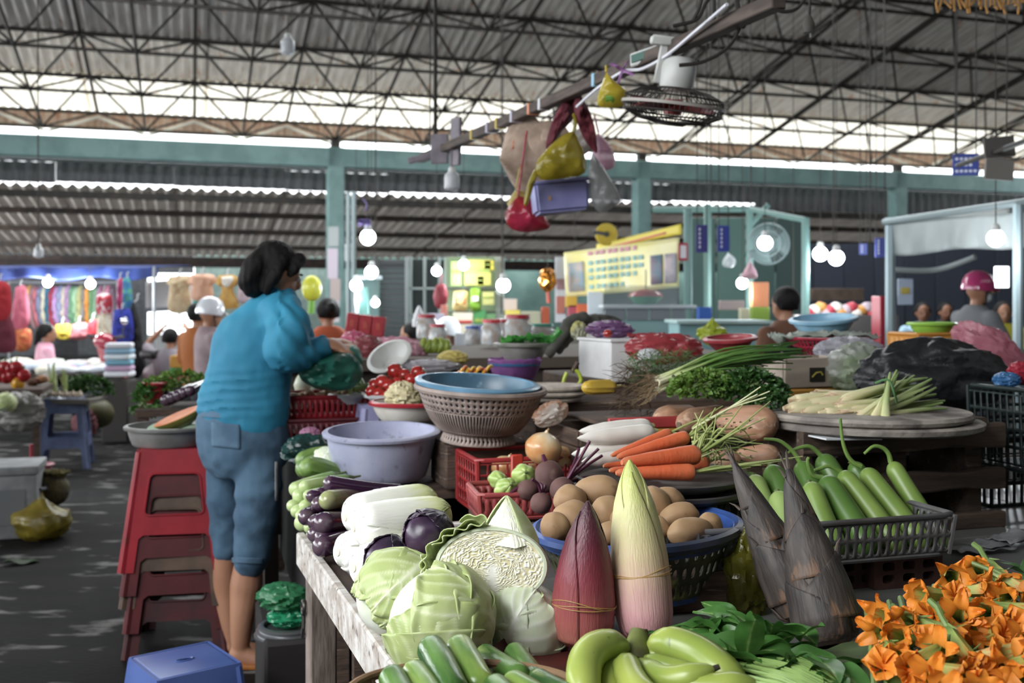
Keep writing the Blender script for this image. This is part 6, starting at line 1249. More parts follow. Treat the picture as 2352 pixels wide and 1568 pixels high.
wm = thing('person', 'woman in a turquoise long sleeved top and denim capris, black hair, holding a green bag', 'person', (W_(560, 1500).x, D0, 0)); wo = Vector((W_(560, 1500).x, D0, 0))
hp_, hpt, HB = head_parts(W_(638, 626, .02), (.80, .46, -.36), (.25, .1, 1), .95)
skin = hp_ + [limb([W_(630, 690, .03), W_(640, 640, .02)], [.055, .05]), limb([W_(575, 930), W_(590, 780, .02), W_(615, 710, .03)], [.09, .09, .07]),
  limb([W_(650, 715, -.10), W_(655, 820, -.15), W_(735, 800, -.04)], [.04, .036, .031]), limb([W_(735, 800, -.04), W_(752, 795, -.02)], [.030, .027]), limb([W_(640, 712, .20), W_(700, 810, .20), W_(770, 795, .06)], [.04, .035, .028]),
  limb([W_(588, 1010, -.04), W_(590, 1180, -.05), W_(575, 1290, -.04)], [.06, .048, .046]), limb([W_(575, 1270, -.04), W_(566, 1340, -.03), W_(556, 1420, -.04), W_(552, 1485, -.03)], [.048, .060, .044, .033]),
  limb([W_(530, 1010, .08), W_(524, 1180, .08), W_(522, 1290, .10)], [.055, .042, .04]), limb([W_(522, 1270, .10), W_(519, 1340, .12), W_(528, 1420, .12), W_(534, 1470, .12)], [.045, .052, .04, .032]),
  limb([W_(548, 1500, -.03), W_(600, 1518, -.03), W_(640, 1526, -.03)], [.036, .032, .022]), limb([W_(532, 1482, .12), W_(580, 1494, .14), W_(618, 1500, .15)], [.034, .03, .02])]
skin += hand(W_(768, 792, -.02), (.75, .1, -.35), (-.1, .35, -1), 1.0, .95) + hand(W_(785, 788, .06), (.5, -.5, -.2), (-.2, .2, -1), .95, .95)
rs = remesh(join(*skin), .0075, 3); obj('body', ([v - wo for v in rs[0]], rs[1]), m_skin, wm)
for sx in (-1, 1):
    e = obj('eye', ell(hpt(.03 * sx, .078, .004) - wo, .012, .008, .009, 12, HB), M('e8e4df', .3), wm); obj('iris', ell(hpt(.03 * sx, .085, .003) - wo, .006, .003, .006, 10, HB), M('1c120d', .2), e); obj('eyebrow', ell(hpt(.03 * sx, .082, .024) - wo, .018, .006, .004, 10, HB), m_hair, wm)
obj('mouth', ell(hpt(0, .086, -.052) - wo, .020, .006, .006, 10, HB), M('8f5048', .5), wm)
hair = [ell(hpt(0, -.025, .035), .079, .088, .080, 22, HB), limb([hpt(.060, -.02, .04), hpt(.078, -.03, -.02), hpt(.068, -.035, -.09)], [.03, .028, .014]), limb([hpt(-.060, .0, .04), hpt(-.074, .005, -.02), hpt(-.066, .0, -.09)], [.034, .03, .016]), limb([hpt(.02, -.085, .03), hpt(.03, -.105, -.02), hpt(.035, -.105, -.08), hpt(.045, -.09, -.115)], [.036, .04, .036, .016]), limb([hpt(0, -.07, -.02), hpt(.02, -.075, -.09)], [.06, .04]), limb([hpt(.055, .045, .075), hpt(.075, .035, .03), hpt(.074, .03, .0)], [.026, .02, .008])]
rs = wrinkle(remesh(join(*hair), .007, 2), lambda v: .004 * noise.noise(Vector((v.x * 90, v.y * 90, v.z * 14)))); obj('hair', ([v - wo for v in rs[0]], rs[1]), m_hair, wm)
obj('hair_tie', tube([hpt(.025 + .03 * cos(a), -.10, .005 + .03 * sin(a)) - wo for a in [2 * pi * i / 16 for i in range(16)]], .007, 6, close=True), M('1a1a1c', .7), wm)
k_ = D0 / F
def rg(x, y, hw, b, tilt, dd=.0): return (W_(x, y, dd), Vector((cos(R(tilt)), -.05, -sin(R(tilt)))) * hw * k_, b)
tor = ringloft([rg(556, 985, 100, .128, 15), rg(556, 966, 108, .135, 14), rg(560, 930, 108, .135, 12), rg(568, 880, 99, .125, 8), rg(580, 820, 99, .127, 4), rg(588, 770, 99, .13, 0, .01), rg(600, 725, 92, .125, -6, .02), rg(616, 690, 66, .10, -14, .03), rg(629, 664, 40, .065, -16, .03), rg(634, 648, 34, .055, -16, .03)])
slv = [limb([W_(640, 715, -.07), W_(662, 755, -.13), W_(652, 812, -.15), W_(695, 812, -.10), W_(736, 799, -.04)], [.072, .080, .070, .060, .044], 18), limb([W_(635, 712, .16), W_(680, 770, .20), W_(705, 815, .18), W_(755, 800, .09)], [.07, .07, .06, .045], 16), ell(W_(645, 708, -.06), .075, .08, .06, 16)]
def fold(v):
    x = CX + F * v.x / v.y; y = HY - F * (v.z - H) / v.y; o = .006 * noise.noise(v * 9) + .0035 * noise.noise(v * 22)
    if y > 830 and x < 690: o += .0055 * max(0, sin(y * .30 + .03 * x + 2 * noise.noise(v * 7))) * min(1, (y - 830) / 40) * max(0, 1 - abs(x - 510) / 150) * (1 if y < 950 else max(0, 1 - (y - 950) / 20))
    dx, dy = x - 640, y - 735
    if dx * dx + dy * dy < 120 ** 2: o += .0022 * sin(math.atan2(dy, dx) * 5 + 3 * noise.noise(v * 8)) * (1 - sqrt(dx * dx + dy * dy) / 120)
    if y < 850 and x > 640: o += .005 * sin(x * .16 - y * .11 + 2.5 * noise.noise(v * 10))
    return o
rs = wrinkle(remesh(join(tor, *slv), .009, 5), fold)
m_turq = mat('turquoise_jersey', '1b86a8', c2='19799b', r=.75, scale=5, bump=.15, bscale=200); obj('top', ([v - wo for v in rs[0]], rs[1]), m_turq, wm); bv = BVHTree.FromPolygons(rs[0], rs[1])
obj('collar', tube([W_(634, 650, .03) + Vector((.056 * cos(a), .056 * sin(a), .018 * cos(a))) - wo for a in [2 * pi * i / 24 for i in range(24)]], .010, 8, close=True), m_turq, wm)
obj('cuff', tube([W_(736, 799, -.04) + (Vector((.2, -.1, .97)) * cos(a) + Vector((.25, .95, 0)) * sin(a)) * .043 - wo for a in [2 * pi * i / 20 for i in range(20)]], .008, 8, close=True), m_turq, wm)
pel = ringloft([rg(557, 935, 96, .122, 12), rg(557, 975, 107, .138, 8), rg(560, 1020, 108, .145, 4), rg(562, 1065, 96, .135, 0), rg(562, 1090, 70, .11, 0)])
lg = [limb([W_(590, 1040, -.05), W_(594, 1120, -.06), W_(588, 1200, -.06), W_(576, 1288, -.045)], [.082, .086, .078, .064], 18), limb([W_(528, 1040, .06), W_(521, 1120, .08), W_(523, 1200, .09), W_(522, 1262, .10)], [.08, .078, .066, .055], 18)]
rs = wrinkle(remesh(join(pel, *lg), .009, 4), lambda v: .006 * noise.noise(Vector((v.x * 8, v.y * 8, v.z * 16))) + .004 * noise.noise(v * 26) + .004 * sin(v.z * 60 + 4 * noise.noise(v * 6)) * max(0, 1 - abs(v.z - .55) / .15))
m_den = mat('washed_denim', '3b5870', c2='4f6f88', r=.85, scale=5, c3='293f52', scale3=9, mix3=(.55, .75), bump=.3, bscale=160); obj('capris', ([v - wo for v in rs[0]], rs[1]), m_den, wm); bj = BVHTree.FromPolygons(rs[0], rs[1])
def project(x0, y0, x1, y1, bvh, n=10, off=.004, tw=0):
    def fn(u, v):
        x, y = x0 + (x1 - x0) * u, y0 + (y1 - y0) * v + tw * (u - .5); d = (P(x, y, 1) - V3(0, 0, H)).normalized(); h = bvh.ray_cast(V3(0, 0, H), d)
        p = h[0] if h[0] else P(x, y, D0 - .1); return p - d * off - wo
    return grid(fn, n, n)
obj('back_pocket', project(486, 972, 551, 1028, bj, 10, .005, 6), mat('denim_pocket', '44617a', c2='537189', r=.85, scale=12), wm, solid=.003); obj('waistband', project(462, 945, 600, 962, bj, 14, .006, 10), m_den, wm, solid=.004); obj('hem', project(533, 1281, 606, 1293, bj, 10, .005, 3), MATS['denim_pocket'], wm, solid=.004); obj('rhinestone_seam', project(632, 1060, 637, 1150, bj, 6, .003), M('b9bcc0', .4), wm, solid=.002)
for a, b, dd in (((545, 1530), (655, 1548), -.03), ((530, 1505), (625, 1520), .14)):
    pa, pb = W_(*a, dd) - wo, W_(*b, dd) - wo; pa.z = pb.z = .0; s = xf(box(.085, (pb - pa).length + .03, .02, .008, 2), Matrix.Translation((pa + pb) / 2 + V3(0, 0, .011)) @ Matrix.Rotation(math.atan2((pb - pa).y, (pb - pa).x) - pi / 2, 4, 'Z')); sd = obj('sandal', s, M('b06a1e', .5, c2='8f5418'), wm); m0 = pa.lerp(pb, .72); obj('strap', tube(bez([m0 + V3(0, -.045, .012), m0 + V3(0, 0, .062), m0 + V3(0, .045, .012)], 10), .010, 8), MATS[[k for k in MATS if k.startswith('paint_b06a1e')][0]], sd)
gbg = thing('plastic_bag', 'dark green plastic bag held in the hands of the woman in turquoise', 'bag', W_(765, 800)); c0 = W_(765, 800); m_gb = film('dark_green', '3a8a78', .78, .2, .5, '2a6a5c')
obj('bag_body', mv(pillow([(760, 812), (795, 806), (824, 826), (834, 862), (806, 892), (752, 897), (704, 882), (682, 848), (716, 826)], D0 - .03, .07, 3, .045), *(-c0)), m_gb, gbg); obj('bag_mouth', mv(pillow([(785, 806), (808, 792), (826, 802), (832, 835), (800, 842)], D0 + .03, .04, 5), *(-c0)), film('mid_green', '3f9080', .8, .2, .4), gbg); None
# ---------------------------------------------------------------- people further back
def figure(label, px_, py, d, face, shirt, pants='2c2c34', hair='short', hat=None, arms='down', seated=False, skinm=None, lean=0, shirt2=None, mask=False, s=1.0):
    top = P(px_, py, d); z = top.z; f = Vector((sin(R(face)), cos(R(face)), 0)); r = f.cross(V3(0, 0, 1)); o = Vector((top.x, top.y, 0)); t = thing('person', label, 'person', o); skinm = skinm or m_skin
    hz = z - .125 * s; hc = Vector((0, 0, hz)); parts, pt, B = head_parts(hc, f + V3(0, 0, -.12), (0, 0, 1), s)
    sh = hz - .185 * s; hipz = .48 if seated else max(.45, sh - .50 * s); hipc = -f * lean; q = lambda a, b, c: r * a + f * b + V3(0, 0, c)
    sk = parts + [limb([q(0, -.02, hz - .08 * s), q(0, -.03, sh)], [.046 * s, .046 * s], 10), limb([q(0, -.02, sh - .05), hipc + V3(0, 0, hipz)], [.09 * s, .09 * s], 10)]; sl = [ringloft([(q(0, -.03, sh + .085 * s), r * .078 * s, f * .075 * s), (q(0, -.03, sh + .045 * s), r * .13 * s, f * .09 * s), (q(0, -.03, sh - .0), r * .19 * s, f * .10 * s), (q(0, -.03, sh - .08 * s), r * .20 * s, f * .11 * s), ((q(0, -.03, sh - .25 * s) + hipc * .5), r * .17 * s, f * .11 * s), (hipc + V3(0, 0, hipz - .03), r * .18 * s, f * .12 * s)], 18)]
    for sd in (-1, 1):
        a0 = q(.18 * sd * s, -.03, sh - .02); 
        if arms == 'up': a1, a2 = q(.30 * sd * s, .02, sh + .10), q(.16 * sd * s, .08, sh + .28)
        elif arms == 'front': a1, a2 = q(.24 * sd * s, .06, sh - .24), q(.12 * sd * s, .28, sh - .26)
        else: a1, a2 = q(.24 * sd * s, -.02, sh - .27), q(.22 * sd * s, .12, sh - .46)
        sk += [limb([a0, a1, a2], [.042 * s, .038 * s, .028 * s], 10)] + hand(a2 + (a2 - a1).normalized() * .04, a2 - a1, f if arms == 'down' else V3(0, 0, -1), .95 * s, .5); sl.append(limb([a0, a0.lerp(a1, .75)] if arms != 'up' else [a0, a0.lerp(a1, .9)], [.068 * s, .058 * s], 12))
    kn = []
    for sd in (-1, 1):
        h0 = hipc + r * .09 * sd + V3(0, 0, hipz); k1 = (hipc + r * .12 * sd + f * .40 + V3(0, 0, hipz)) if seated else (hipc * .5 + r * .09 * sd + V3(0, 0, hipz * .5)); an = k1 + V3(0, 0, .08 - k1.z); kn += [limb([h0, k1, an], [.085, .062, .045], 10)]; sk += [limb([k1, an, an + V3(0, 0, -.02)], [.04, .035, .035], 8), limb([an + V3(0, 0, -.04), an + f * .14 + V3(0, 0, -.055)], [.035, .025], 8)]
    rs = remesh(join(*sk), .016, 2); obj('body', (rs[0], rs[1]), skinm, t); rs = wrinkle(remesh(join(*sl), .018, 3), lambda v: .007 * noise.noise(v * 9)); obj('shirt', (rs[0], rs[1]), mat('cloth_' + shirt, shirt, c2=shirt2, r=.85, scale=9), t); rs = remesh(join(ell(hipc + V3(0, 0, hipz - .02), .17, .13, .11), *kn), .02, 3); obj('trousers', (rs[0], rs[1]), mat('cloth_' + pants, pants, r=.85), t)
    if hat is None or hair == 'bun':
        hs = [ell(pt(0, -.028, .03), .086 * s, .096 * s, .09 * s, 16, B), limb([pt(.07, -.03, .02), pt(.068, -.045, -.03)], [.03 * s, .02 * s], 8), limb([pt(-.07, -.03, .02), pt(-.068, -.045, -.03)], [.03 * s, .02 * s], 8)] + ([ell(pt(0, -.12, .03), .045 * s, .045 * s, .045 * s, 12)] if hair == 'bun' else [limb([pt(0, -.09, 0), pt(0, -.11, -.12)], [.05 * s, .03 * s], 8)] if hair == 'tail' else []); rs = remesh(join(*hs), .013, 2); obj('hair', (rs[0], rs[1]), m_hair, t)
    for sd in (-1, 1): obj('eye', ell(pt(.03 * sd, .082, .004), .011 * s, .007 * s, .007 * s, 8, B), M('1d1512', .3), t)
    if hat:
        hm = obj('helmet', xf(lathe([(.118 * s, -.02), (.120 * s, .0), (.112 * s, .05), (.088 * s, .095), (.05 * s, .12), (0, .128)], 26), Matrix.Translation(pt(0, -.012, .025)) @ B.to_4x4()), M(hat, .2, coat=.5), t, solid=.006); obj('visor', grid(lambda u, v: pt((u - .5) * .2, .10 + .055 * v * sin(pi * u), .035 - .02 * v), 8, 4), M(hat, .2, coat=.5), hm, solid=.005); obj('chin_strap', tube([pt(.085, 0, .02), pt(.06, .03, -.08), pt(0, .05, -.105), pt(-.06, .03, -.08), pt(-.085, 0, .02)], .006, 5), M('222222', .6), hm)
    if mask: obj('face_mask', xf((lambda b: (b[0], b[1]))(blob(.06 * s, .05 * s, .05 * s, 0)), Matrix.Translation(pt(0, .058, -.035)) @ B.to_4x4()), M('c9d2d6', .7), t)
    return t
figure('woman with a bun in an orange T-shirt seen from behind, mid distance', 752, 682, 7.8, -25, 'bf5a33', hair='bun', arms='front', s=.95)
figure('person in a mauve grey jacket and white helmet behind the woman in turquoise', 485, 690, 8.6, 60, '8f7a80', hat='dfe2ea', arms='front', s=.95, shirt2='9d8a8d')
figure('person in an ochre orange jacket beside the white helmeted one', 458, 694, 9.4, 40, 'a05a1e', arms='down')
figure('person in a grey top with raised arms near the bright exit', 393, 752, 11.5, 10, '8d868f', arms='up', pants='1c1c22', seated=True)
figure('seated woman in a pink blouse at the clothes stall', 110, 740, 11.8, 60, 'cf8fa6', hair='tail', arms='front', seated=True, shirt2='dba9b8')
figure('person in a brown T-shirt looking down, back turned, before the teal posts', 1800, 655, 6.9, -30, '6a4532', hair='short', arms='down', s=1.0, seated=False)
figure('person with a pink helmet and face mask in a grey jacket', 2248, 632, 7.6, 75, '6d6f72', hat='b03068', mask=True, arms='front', s=.95)
figure('man in a light blue shirt sitting in the stall under the white awning', 2120, 692, 11.5, -170, '9fc0d6', seated=True, arms='front', skinm=m_skinD)
figure('woman in a bright yellow top at the right border', 2305, 690, 10.5, -170, 'c9c235', seated=True, arms='front', hair='tail')
figure('person in black standing between the two seated ones under the awning', 2172, 692, 12.4, 180, '23242a', arms='front', skinm=m_skinD)
figure('child in a dark green shirt by the candy jars', 940, 738, 8.6, -80, '2f5a45', s=.85, seated=True, arms='front')
figure('person in white with a white cap leaning over the jars', 1030, 738, 8.6, 70, 'cdd6e2', hat='e6ebf0', s=.9, arms='front')
# ================================================================ LEFT: stools, aisle, vegetables, clothes stall
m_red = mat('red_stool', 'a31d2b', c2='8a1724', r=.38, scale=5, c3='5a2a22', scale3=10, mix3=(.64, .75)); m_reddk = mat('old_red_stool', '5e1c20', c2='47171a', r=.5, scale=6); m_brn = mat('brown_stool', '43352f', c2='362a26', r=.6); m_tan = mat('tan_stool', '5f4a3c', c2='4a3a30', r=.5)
sx_, sy_ = P(403, 1040, 4.1).x + .02, 4.1
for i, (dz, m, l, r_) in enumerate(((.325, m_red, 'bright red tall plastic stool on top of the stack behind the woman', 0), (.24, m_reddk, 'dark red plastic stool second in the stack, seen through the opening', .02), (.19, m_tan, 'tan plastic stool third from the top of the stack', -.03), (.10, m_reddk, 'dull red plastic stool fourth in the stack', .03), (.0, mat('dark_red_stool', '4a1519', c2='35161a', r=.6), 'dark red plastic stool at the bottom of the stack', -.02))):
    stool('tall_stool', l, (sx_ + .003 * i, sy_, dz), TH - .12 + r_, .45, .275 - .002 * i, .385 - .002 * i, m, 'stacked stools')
stool('low_stool', 'low blue plastic stool in the foreground with a grip hole', (P(424, 1510, 3.0).x, 3.0, 0), R(38), .305, .235, .30, mat('blue_stool', '5068a8', c2='445a98', r=.35, scale=5, c3='2f3550', scale3=9, mix3=(.66, .76)))
tz = .325 + .45
basin('steel_basin', 'grey aluminium basin on the red stool', 'basin', (P(400, 1010, 4.1).x - .01, 4.1, tz), .165, .07, mat('dull_aluminium', '9b9a98', c2='85837f', r=.5, metal=.5, scale=10), rb=.145)
for l, x, y, c in (('pale green melon in the aluminium basin, left', 372, 990, '7f9a80'), ('pale green melon in the aluminium basin, right', 440, 990, '869d7c')):
    t = thing('green_melon', l, 'melon', P(x, y, 4.08)); obj('fruit', blob(.06, .055, .035, .04, 2, x), mat('melon_' + c, c, c2='9db39a', r=.4, scale=8), t); obj('stem_scar', lathe([(0, .002), (.008, .001), (.009, -.002)], 8), m_calyx, t, loc=(0, 0, .035))
pp = thing('halved_papaya', 'halved papaya with orange flesh and black seeds on the basin', 'papaya', mtx=Matrix.Translation(P(408, 955, 4.05)) @ Matrix.Rotation(R(-22), 4, 'Y') @ Matrix.Rotation(R(18), 4, 'X')); L_, W2 = .10, .048
obj('skin', grid(lambda u, v: Vector((L_ * cos(2 * pi * u) * sin(pi / 2 * v), W2 * sin(2 * pi * u) * sin(pi / 2 * v), -.05 * cos(pi / 2 * v))), 30, 10, close_u=True), mat('papaya_skin', '4f5f2a', c2='6d6a2c', r=.4, scale=8), pp); obj('flesh', lathe([(1, 0), (.9, .002), (.62, .0), (.5, -.018), (.3, -.024), (0, -.026)], 30, L_, W2), mat('papaya_flesh', 'c8744a', c2='d98f66', r=.4, scale=10), pp)
rng = random.Random(6); obj('seeds', join(*[mv(blob(.006, .006, .005, 0, nu=8, nv=6), L_ * .42 * rng.uniform(-1, 1), W2 * .38 * rng.uniform(-1, 1), -.016) for _ in range(40)]), M('2a2320', .3), pp)['kind'] = 'stuff'
# small stand behind with eggplants and herbs
st_ = thing('side_stand', 'low stand behind the stools with vegetables on top', 'stand', (P(420, 930, 4.9).x, 4.95, 0), TH); obj('stand_top', box(.44, .4, .03), m_bwood, st_, loc=(0, 0, .83))
for x in (-.19, .19):
    for y in (-.17, .17): obj('leg', box(.04, .04, .82, base=True), m_bwood, st_, loc=(x, y, 0))
for i in range(5): eggplant('dark eggplant on the side stand beside the papaya, %s from the left' % words_l[i], P(375 + 14 * i, 920 - 5 * i, 4.75), P(420 + 14 * i, 905 - 7 * i, 4.95), .026, m_egg, 'eggplants on the side stand', i)
tuft('leafy green herbs heaped behind the dark eggplants', 'herb_heap', 'herbs', P(415, 885, 5.0), .17, .1, .05, 420, .035, .02, m_parL, rng)
basin('red_pail', 'small red pail with leaves at the side stand', 'pail', P(352, 925, 4.9), .05, .09, M('b02a33', .4), rb=.04); tuft('green leaves hanging from the red pail', 'pail_leaves', 'leaves', P(335, 930, 4.85), .04, .04, .08, 90, .05, .03, m_leafg, rng)
# aisle, left
cb = thing('cool_box', 'grey white cool box at the left edge of the aisle', 'box', (P(10, 1235, 5.9).x - .12, 6.0, 0), TH); m_cb = mat('old_cooler', '8d8f92', c2='77797c', r=.6); obj('body', box(.52, .36, .36, .02, 2, base=True), m_cb, cb); obj('lid', box(.54, .38, .05, .012, 2), m_cb, cb, loc=(0, 0, .385)); obj('panel_groove', box(.4, .005, .2), M('6d7073', .6), cb, loc=(0, -.182, .18)); obj('side_handle', tube(bez([V3(.262, -.08, .26), V3(.285, 0, .25), V3(.262, .08, .26)], 8), .01, 6), M('55585c', .5), cb)
bag('yellow plastic bag tied and full, on the aisle floor', (P(95, 1240, 5.9).x, 5.9, .10), .155, .13, .115, film('mustard', '8f7d1e', .97, .3, .15, '6d5f16'), 2, neck=1, knot=False, amp=.12, fq=1.6)
jf = thing('jackfruit', 'dark brown jackfruit lying behind the yellow bag', 'fruit', P(116, 1125, 6.2)); obj('fruit', blob(.11, .1, .10, .06, 9, 3, 40, 26), mat('dark_rind', '3a3222', c2='544a2c', r=.8, scale=20, bump=.8), jf); obj('leaf_tuft', crumple(.16, .1, .06, 5), M('6d6430', .7), jf, loc=(.02, 0, .09), solid=.002)
basin('pink_bowl', 'pink and white bowl on the floor behind the cool box', 'bowl', P(95, 1085, 6.6), .065, .05, M('b5707d', .4), rb=.05); tag(obj('bowl_support', box(.14, .14, .24, .01, base=True), M('5a2028', .6), loc=(P(95, 1085, 6.6).x, 6.6, 0)), 'dark red box under the pink bowl', 'box')
tag(obj('floor_leaf', leafblade(.18, .1, .1, .2, .05), M('2c3d22', .7), loc=(P(5, 1300, 5.3).x, 5.3, .012), rot=(0, 0, -1.2)), 'fallen green leaf on the wet floor', 'leaf')
tag(obj('pink_post', tube([P(72, 1020, 6.3), Vector((P(72, 1020, 6.3).x, 6.3, 0))], .012, 8), M('8f1f33', .5)), 'thin red post beside the cool box', 'post')
stool('tall_stool', 'blue grey plastic stool under the garlic tray at the left', (P(138, 1070, 8.4).x, 8.5, 0), TH, .56, .3, .40, mat('bluegrey_stool', '5d6a8f', c2='4d5878', r=.5), None)
gt = thing('garlic_tray', 'flat grey tray of garlic and stalks on the blue grey stool', 'tray', P(145, 920, 8.5)); obj('tray_deck', box(.5, .34, .03, .006), M('77746d', .7), gt, loc=(.03, 0, 0)); obj('tray_lip', tube([(-.22, -.17, .02), (.28, -.17, .02), (.28, .17, .02), (-.22, .17, .02)], .01, 6, close=True), M('8d8a82', .6), gt)
for i in range(10): tag(obj('garlic_bulb', lathe([(0, -.02), (.02, -.012), (.022, 0), (.012, .016), (.004, .03), (0, .032)], 12), mat('garlic', 'c9b39a', c2='d9cbb8', r=.6), loc=P(112 + 8 * i, 908 - 3 * (i % 2), 8.4)), 'garlic bulb along the front of the grey tray, %s from the left' % words_l[i], 'garlic', 'garlic on the tray')
bundle('upright bundle of pale green stalks on the garlic tray', 'stalk_bundle', 'stalks', P(125, 905, 8.5), P(118, 850, 8.5), 16, .07, .009, M('8fa05a', .5, c2='b3bd85'), rng, .0); bundle('second upright bundle of green stalks on the garlic tray', 'stalk_bundle', 'stalks', P(150, 905, 8.5), P(146, 862, 8.5), 12, .06, .009, M('8fa05a', .5), rng, .0)
tuft('dark leafy greens beside the garlic tray', 'dark_greens', 'greens', P(205, 895, 8.7), .18, .12, .09, 380, .06, .03, m_par, rng); bag('clear bag standing behind the stalks', P(110, 890, 8.7), .07, .06, .11, film('clear5', 'c2c2bf', .6), 6)
t = thing('round_melon', 'dark round melon on the floor beyond the stool', 'melon', P(222, 950, 9.2)); obj('fruit', blob(.15, .15, .13, .03, 2, 1), M('4a4a2c', .6, c2='5d5a38'), t); obj('stem', tube([(0, 0, .12), (.01, 0, .15)], .01, 6), m_calyx, t)
bag('pinkish net sack on the floor behind the stool', P(195, 975, 9.0), .1, .09, .12, M('7d3a3f', .7, c2='5f2a30'), 5)
for i in range(9): 
    t = thing('bell_pepper', ('yellow' if i == 3 else 'red') + ' bell pepper at the left border stall, ' + words_l[i] + ' in the heap', 'pepper', P(2 + 13 * (i % 5) - 4 * (i // 5), 862 - 18 * (i // 5) + 4 * (i % 2) + (14 if i == 3 else 0), 8.0), group='bell peppers'); obj('fruit', blob(.05, .05, .052, .02, 2, i, 20, 14, lambda d, th, a: 1 + .09 * cos(4 * a) * sin(th)), M('d0961e', .2) if i == 3 else M('a01a22', .18), t); obj('stem', tube([(0, 0, .045), (.008, 0, .075)], [.009, .006], 6), m_calyx, t)
lt = thing('pepper_table', 'dark table with peppers and bags at the left border', 'table', (P(0, 900, 8.0).x - .05, 8.1, 0), TH); obj('table_top', box(.7, .7, .04), m_bwood, lt, loc=(0, 0, .66))
for x in (-.3, .3): obj('leg', box(.05, .05, .64, base=True), m_bwood, lt, loc=(x, -.3, 0))
bag('white plastic bag spilling over the left stall edge', P(45, 945, 7.6), .17, .12, .13, film('dirty_white', 'a5a39e', .95, .35, .2, '807d78'), 7); cabbage('pale yellow green cabbage on the left stall', P(12, 925, 7.4), .075, (1, 1, .9), (.2, 0, 1), 51, leaves=3)
for i, (x, c) in enumerate(((75, '5a4030'), (88, '6d4a35'), (98, 'b08560'))): tag(obj('sweet_potato', blob(.05, .035, .03, .15, 2, i), M(c, .7), loc=P(x, 878 - 4 * i, 8.2)), ('dark brown tuber next to the peppers', 'brown tuber beside the dark one', 'tan tuber at the end of the row')[i], 'tuber', 'tubers')
# ---------------------------------------------------------------- clothes stall
tp = thing('blue_tarp', 'blue tarpaulin awning over the clothes stall', 'tarp', P(170, 620, 12.5)); o0 = P(170, 620, 12.5); m_tarp = mat('blue_tarp', '2c4286', c2='22346e', r=.55, scale=3)
A_, B_ = P(-60, 612, 12.0), P(362, 612, 13.2)
obj('awning_sheet', grid(lambda u, v: (A_.lerp(B_, u) + V3(-.3 * v, 2.4 * v, .10 * v - .10 * sin(pi * u * 3) ** 2 * (1 - v) * .4)) - o0, 30, 10), m_tarp, tp, solid=.01); obj('valance', grid(lambda u, v: (A_.lerp(B_, u) + V3(0, .02 * sin(u * 40), -.15 * v * (1 + .15 * sin(u * 17)))) - o0, 60, 6), m_tarp, tp, solid=.008)
for u in (.02, .98): q = A_.lerp(B_, u); obj('pole', tube([q - o0, Vector((q.x, q.y, 0)) - o0], .022, 8), M('8a8d90', .4, metal=.6), tp)
rk = thing('clothes_rail', 'metal rail holding the row of hanging clothes', 'rail', P(150, 650, 13.4)); o0 = P(150, 650, 13.4); obj('rail_tube', tube([P(20, 648, 13.2) - o0, P(270, 648, 13.7) - o0], .014, 8), M('a0a3a6', .4, metal=.7), rk); obj('upright', tube([P(20, 648, 13.2) - o0, P(20, 648, 13.2) * Vector((1, 1, 0)) - o0], .014, 8), M('a0a3a6', .4, metal=.7), rk); obj('upright', tube([P(270, 648, 13.7) - o0, P(270, 648, 13.7) * Vector((1, 1, 0)) - o0], .014, 8), M('a0a3a6', .4, metal=.7), rk)
def garment(label, pts, d, c, c2=None, th=.05, grp=None, name='hanging_garment', pat=14, hook=True):
    p0 = P(*pts[0], d); t = thing(name, label, 'clothing', p0, group=grp); obj('fabric', mv(pillow(pts, d, th, pts[0][0]), *(-p0)), mat('fab_%s_%s' % (c, c2), c, c2=c2, r=.85, scale=pat, mix=(.5, .56)), t)
    if hook: cx = sum(p[0] for p in pts) / len(pts); ty_ = min(p[1] for p in pts); obj('hanger', tube(bez([P(cx - 8, ty_ + 4, d) - p0, P(cx, ty_ - 4, d) - p0, P(cx, ty_ - 12, d) - p0, P(cx + 4, ty_ - 16, d) - p0], 8), .008, 5), M('c9ccd0', .4), t)
    return t
RC = ['b5853f', '8a6a6a', 'a85f66', '6b6f86', 'b8b39a', '2f5f74', '8f2f3f', 'a884ad', '7f86a0', 'b5a89a', '9a7a9a', '5f8a66', '8fae8a', 'a3a06a', '7a756f', 'c9822f', '5d8058', '6f9070', '9a6f86', '8d4a52', 'b06f80', '6a5560']
RN = ['mustard', 'mauve brown', 'dusty rose', 'slate', 'cream', 'petrol blue', 'dark red print', 'lilac', 'grey blue', 'pale patterned', 'plum grey', 'green', 'mint', 'olive', 'taupe', 'orange', 'moss', 'sage', 'pink mauve', 'wine', 'rose', 'dark plum']
for i, c in enumerate(RC):
    x = 68 + 9.1 * i; y0 = 655 + (i * 7) % 5; y1 = 735 + (i * 11) % 14; garment('%s garment hanging side-on in the clothes row' % RN[i], [(x, y0), (x + 5, y0 + 8), (x + 6, y1), (x - 4, y1 + 2), (x - 5, y0 + 8)], 13.3 + .02 * i, c, th=.12, grp='clothes in the rail row', hook=False)
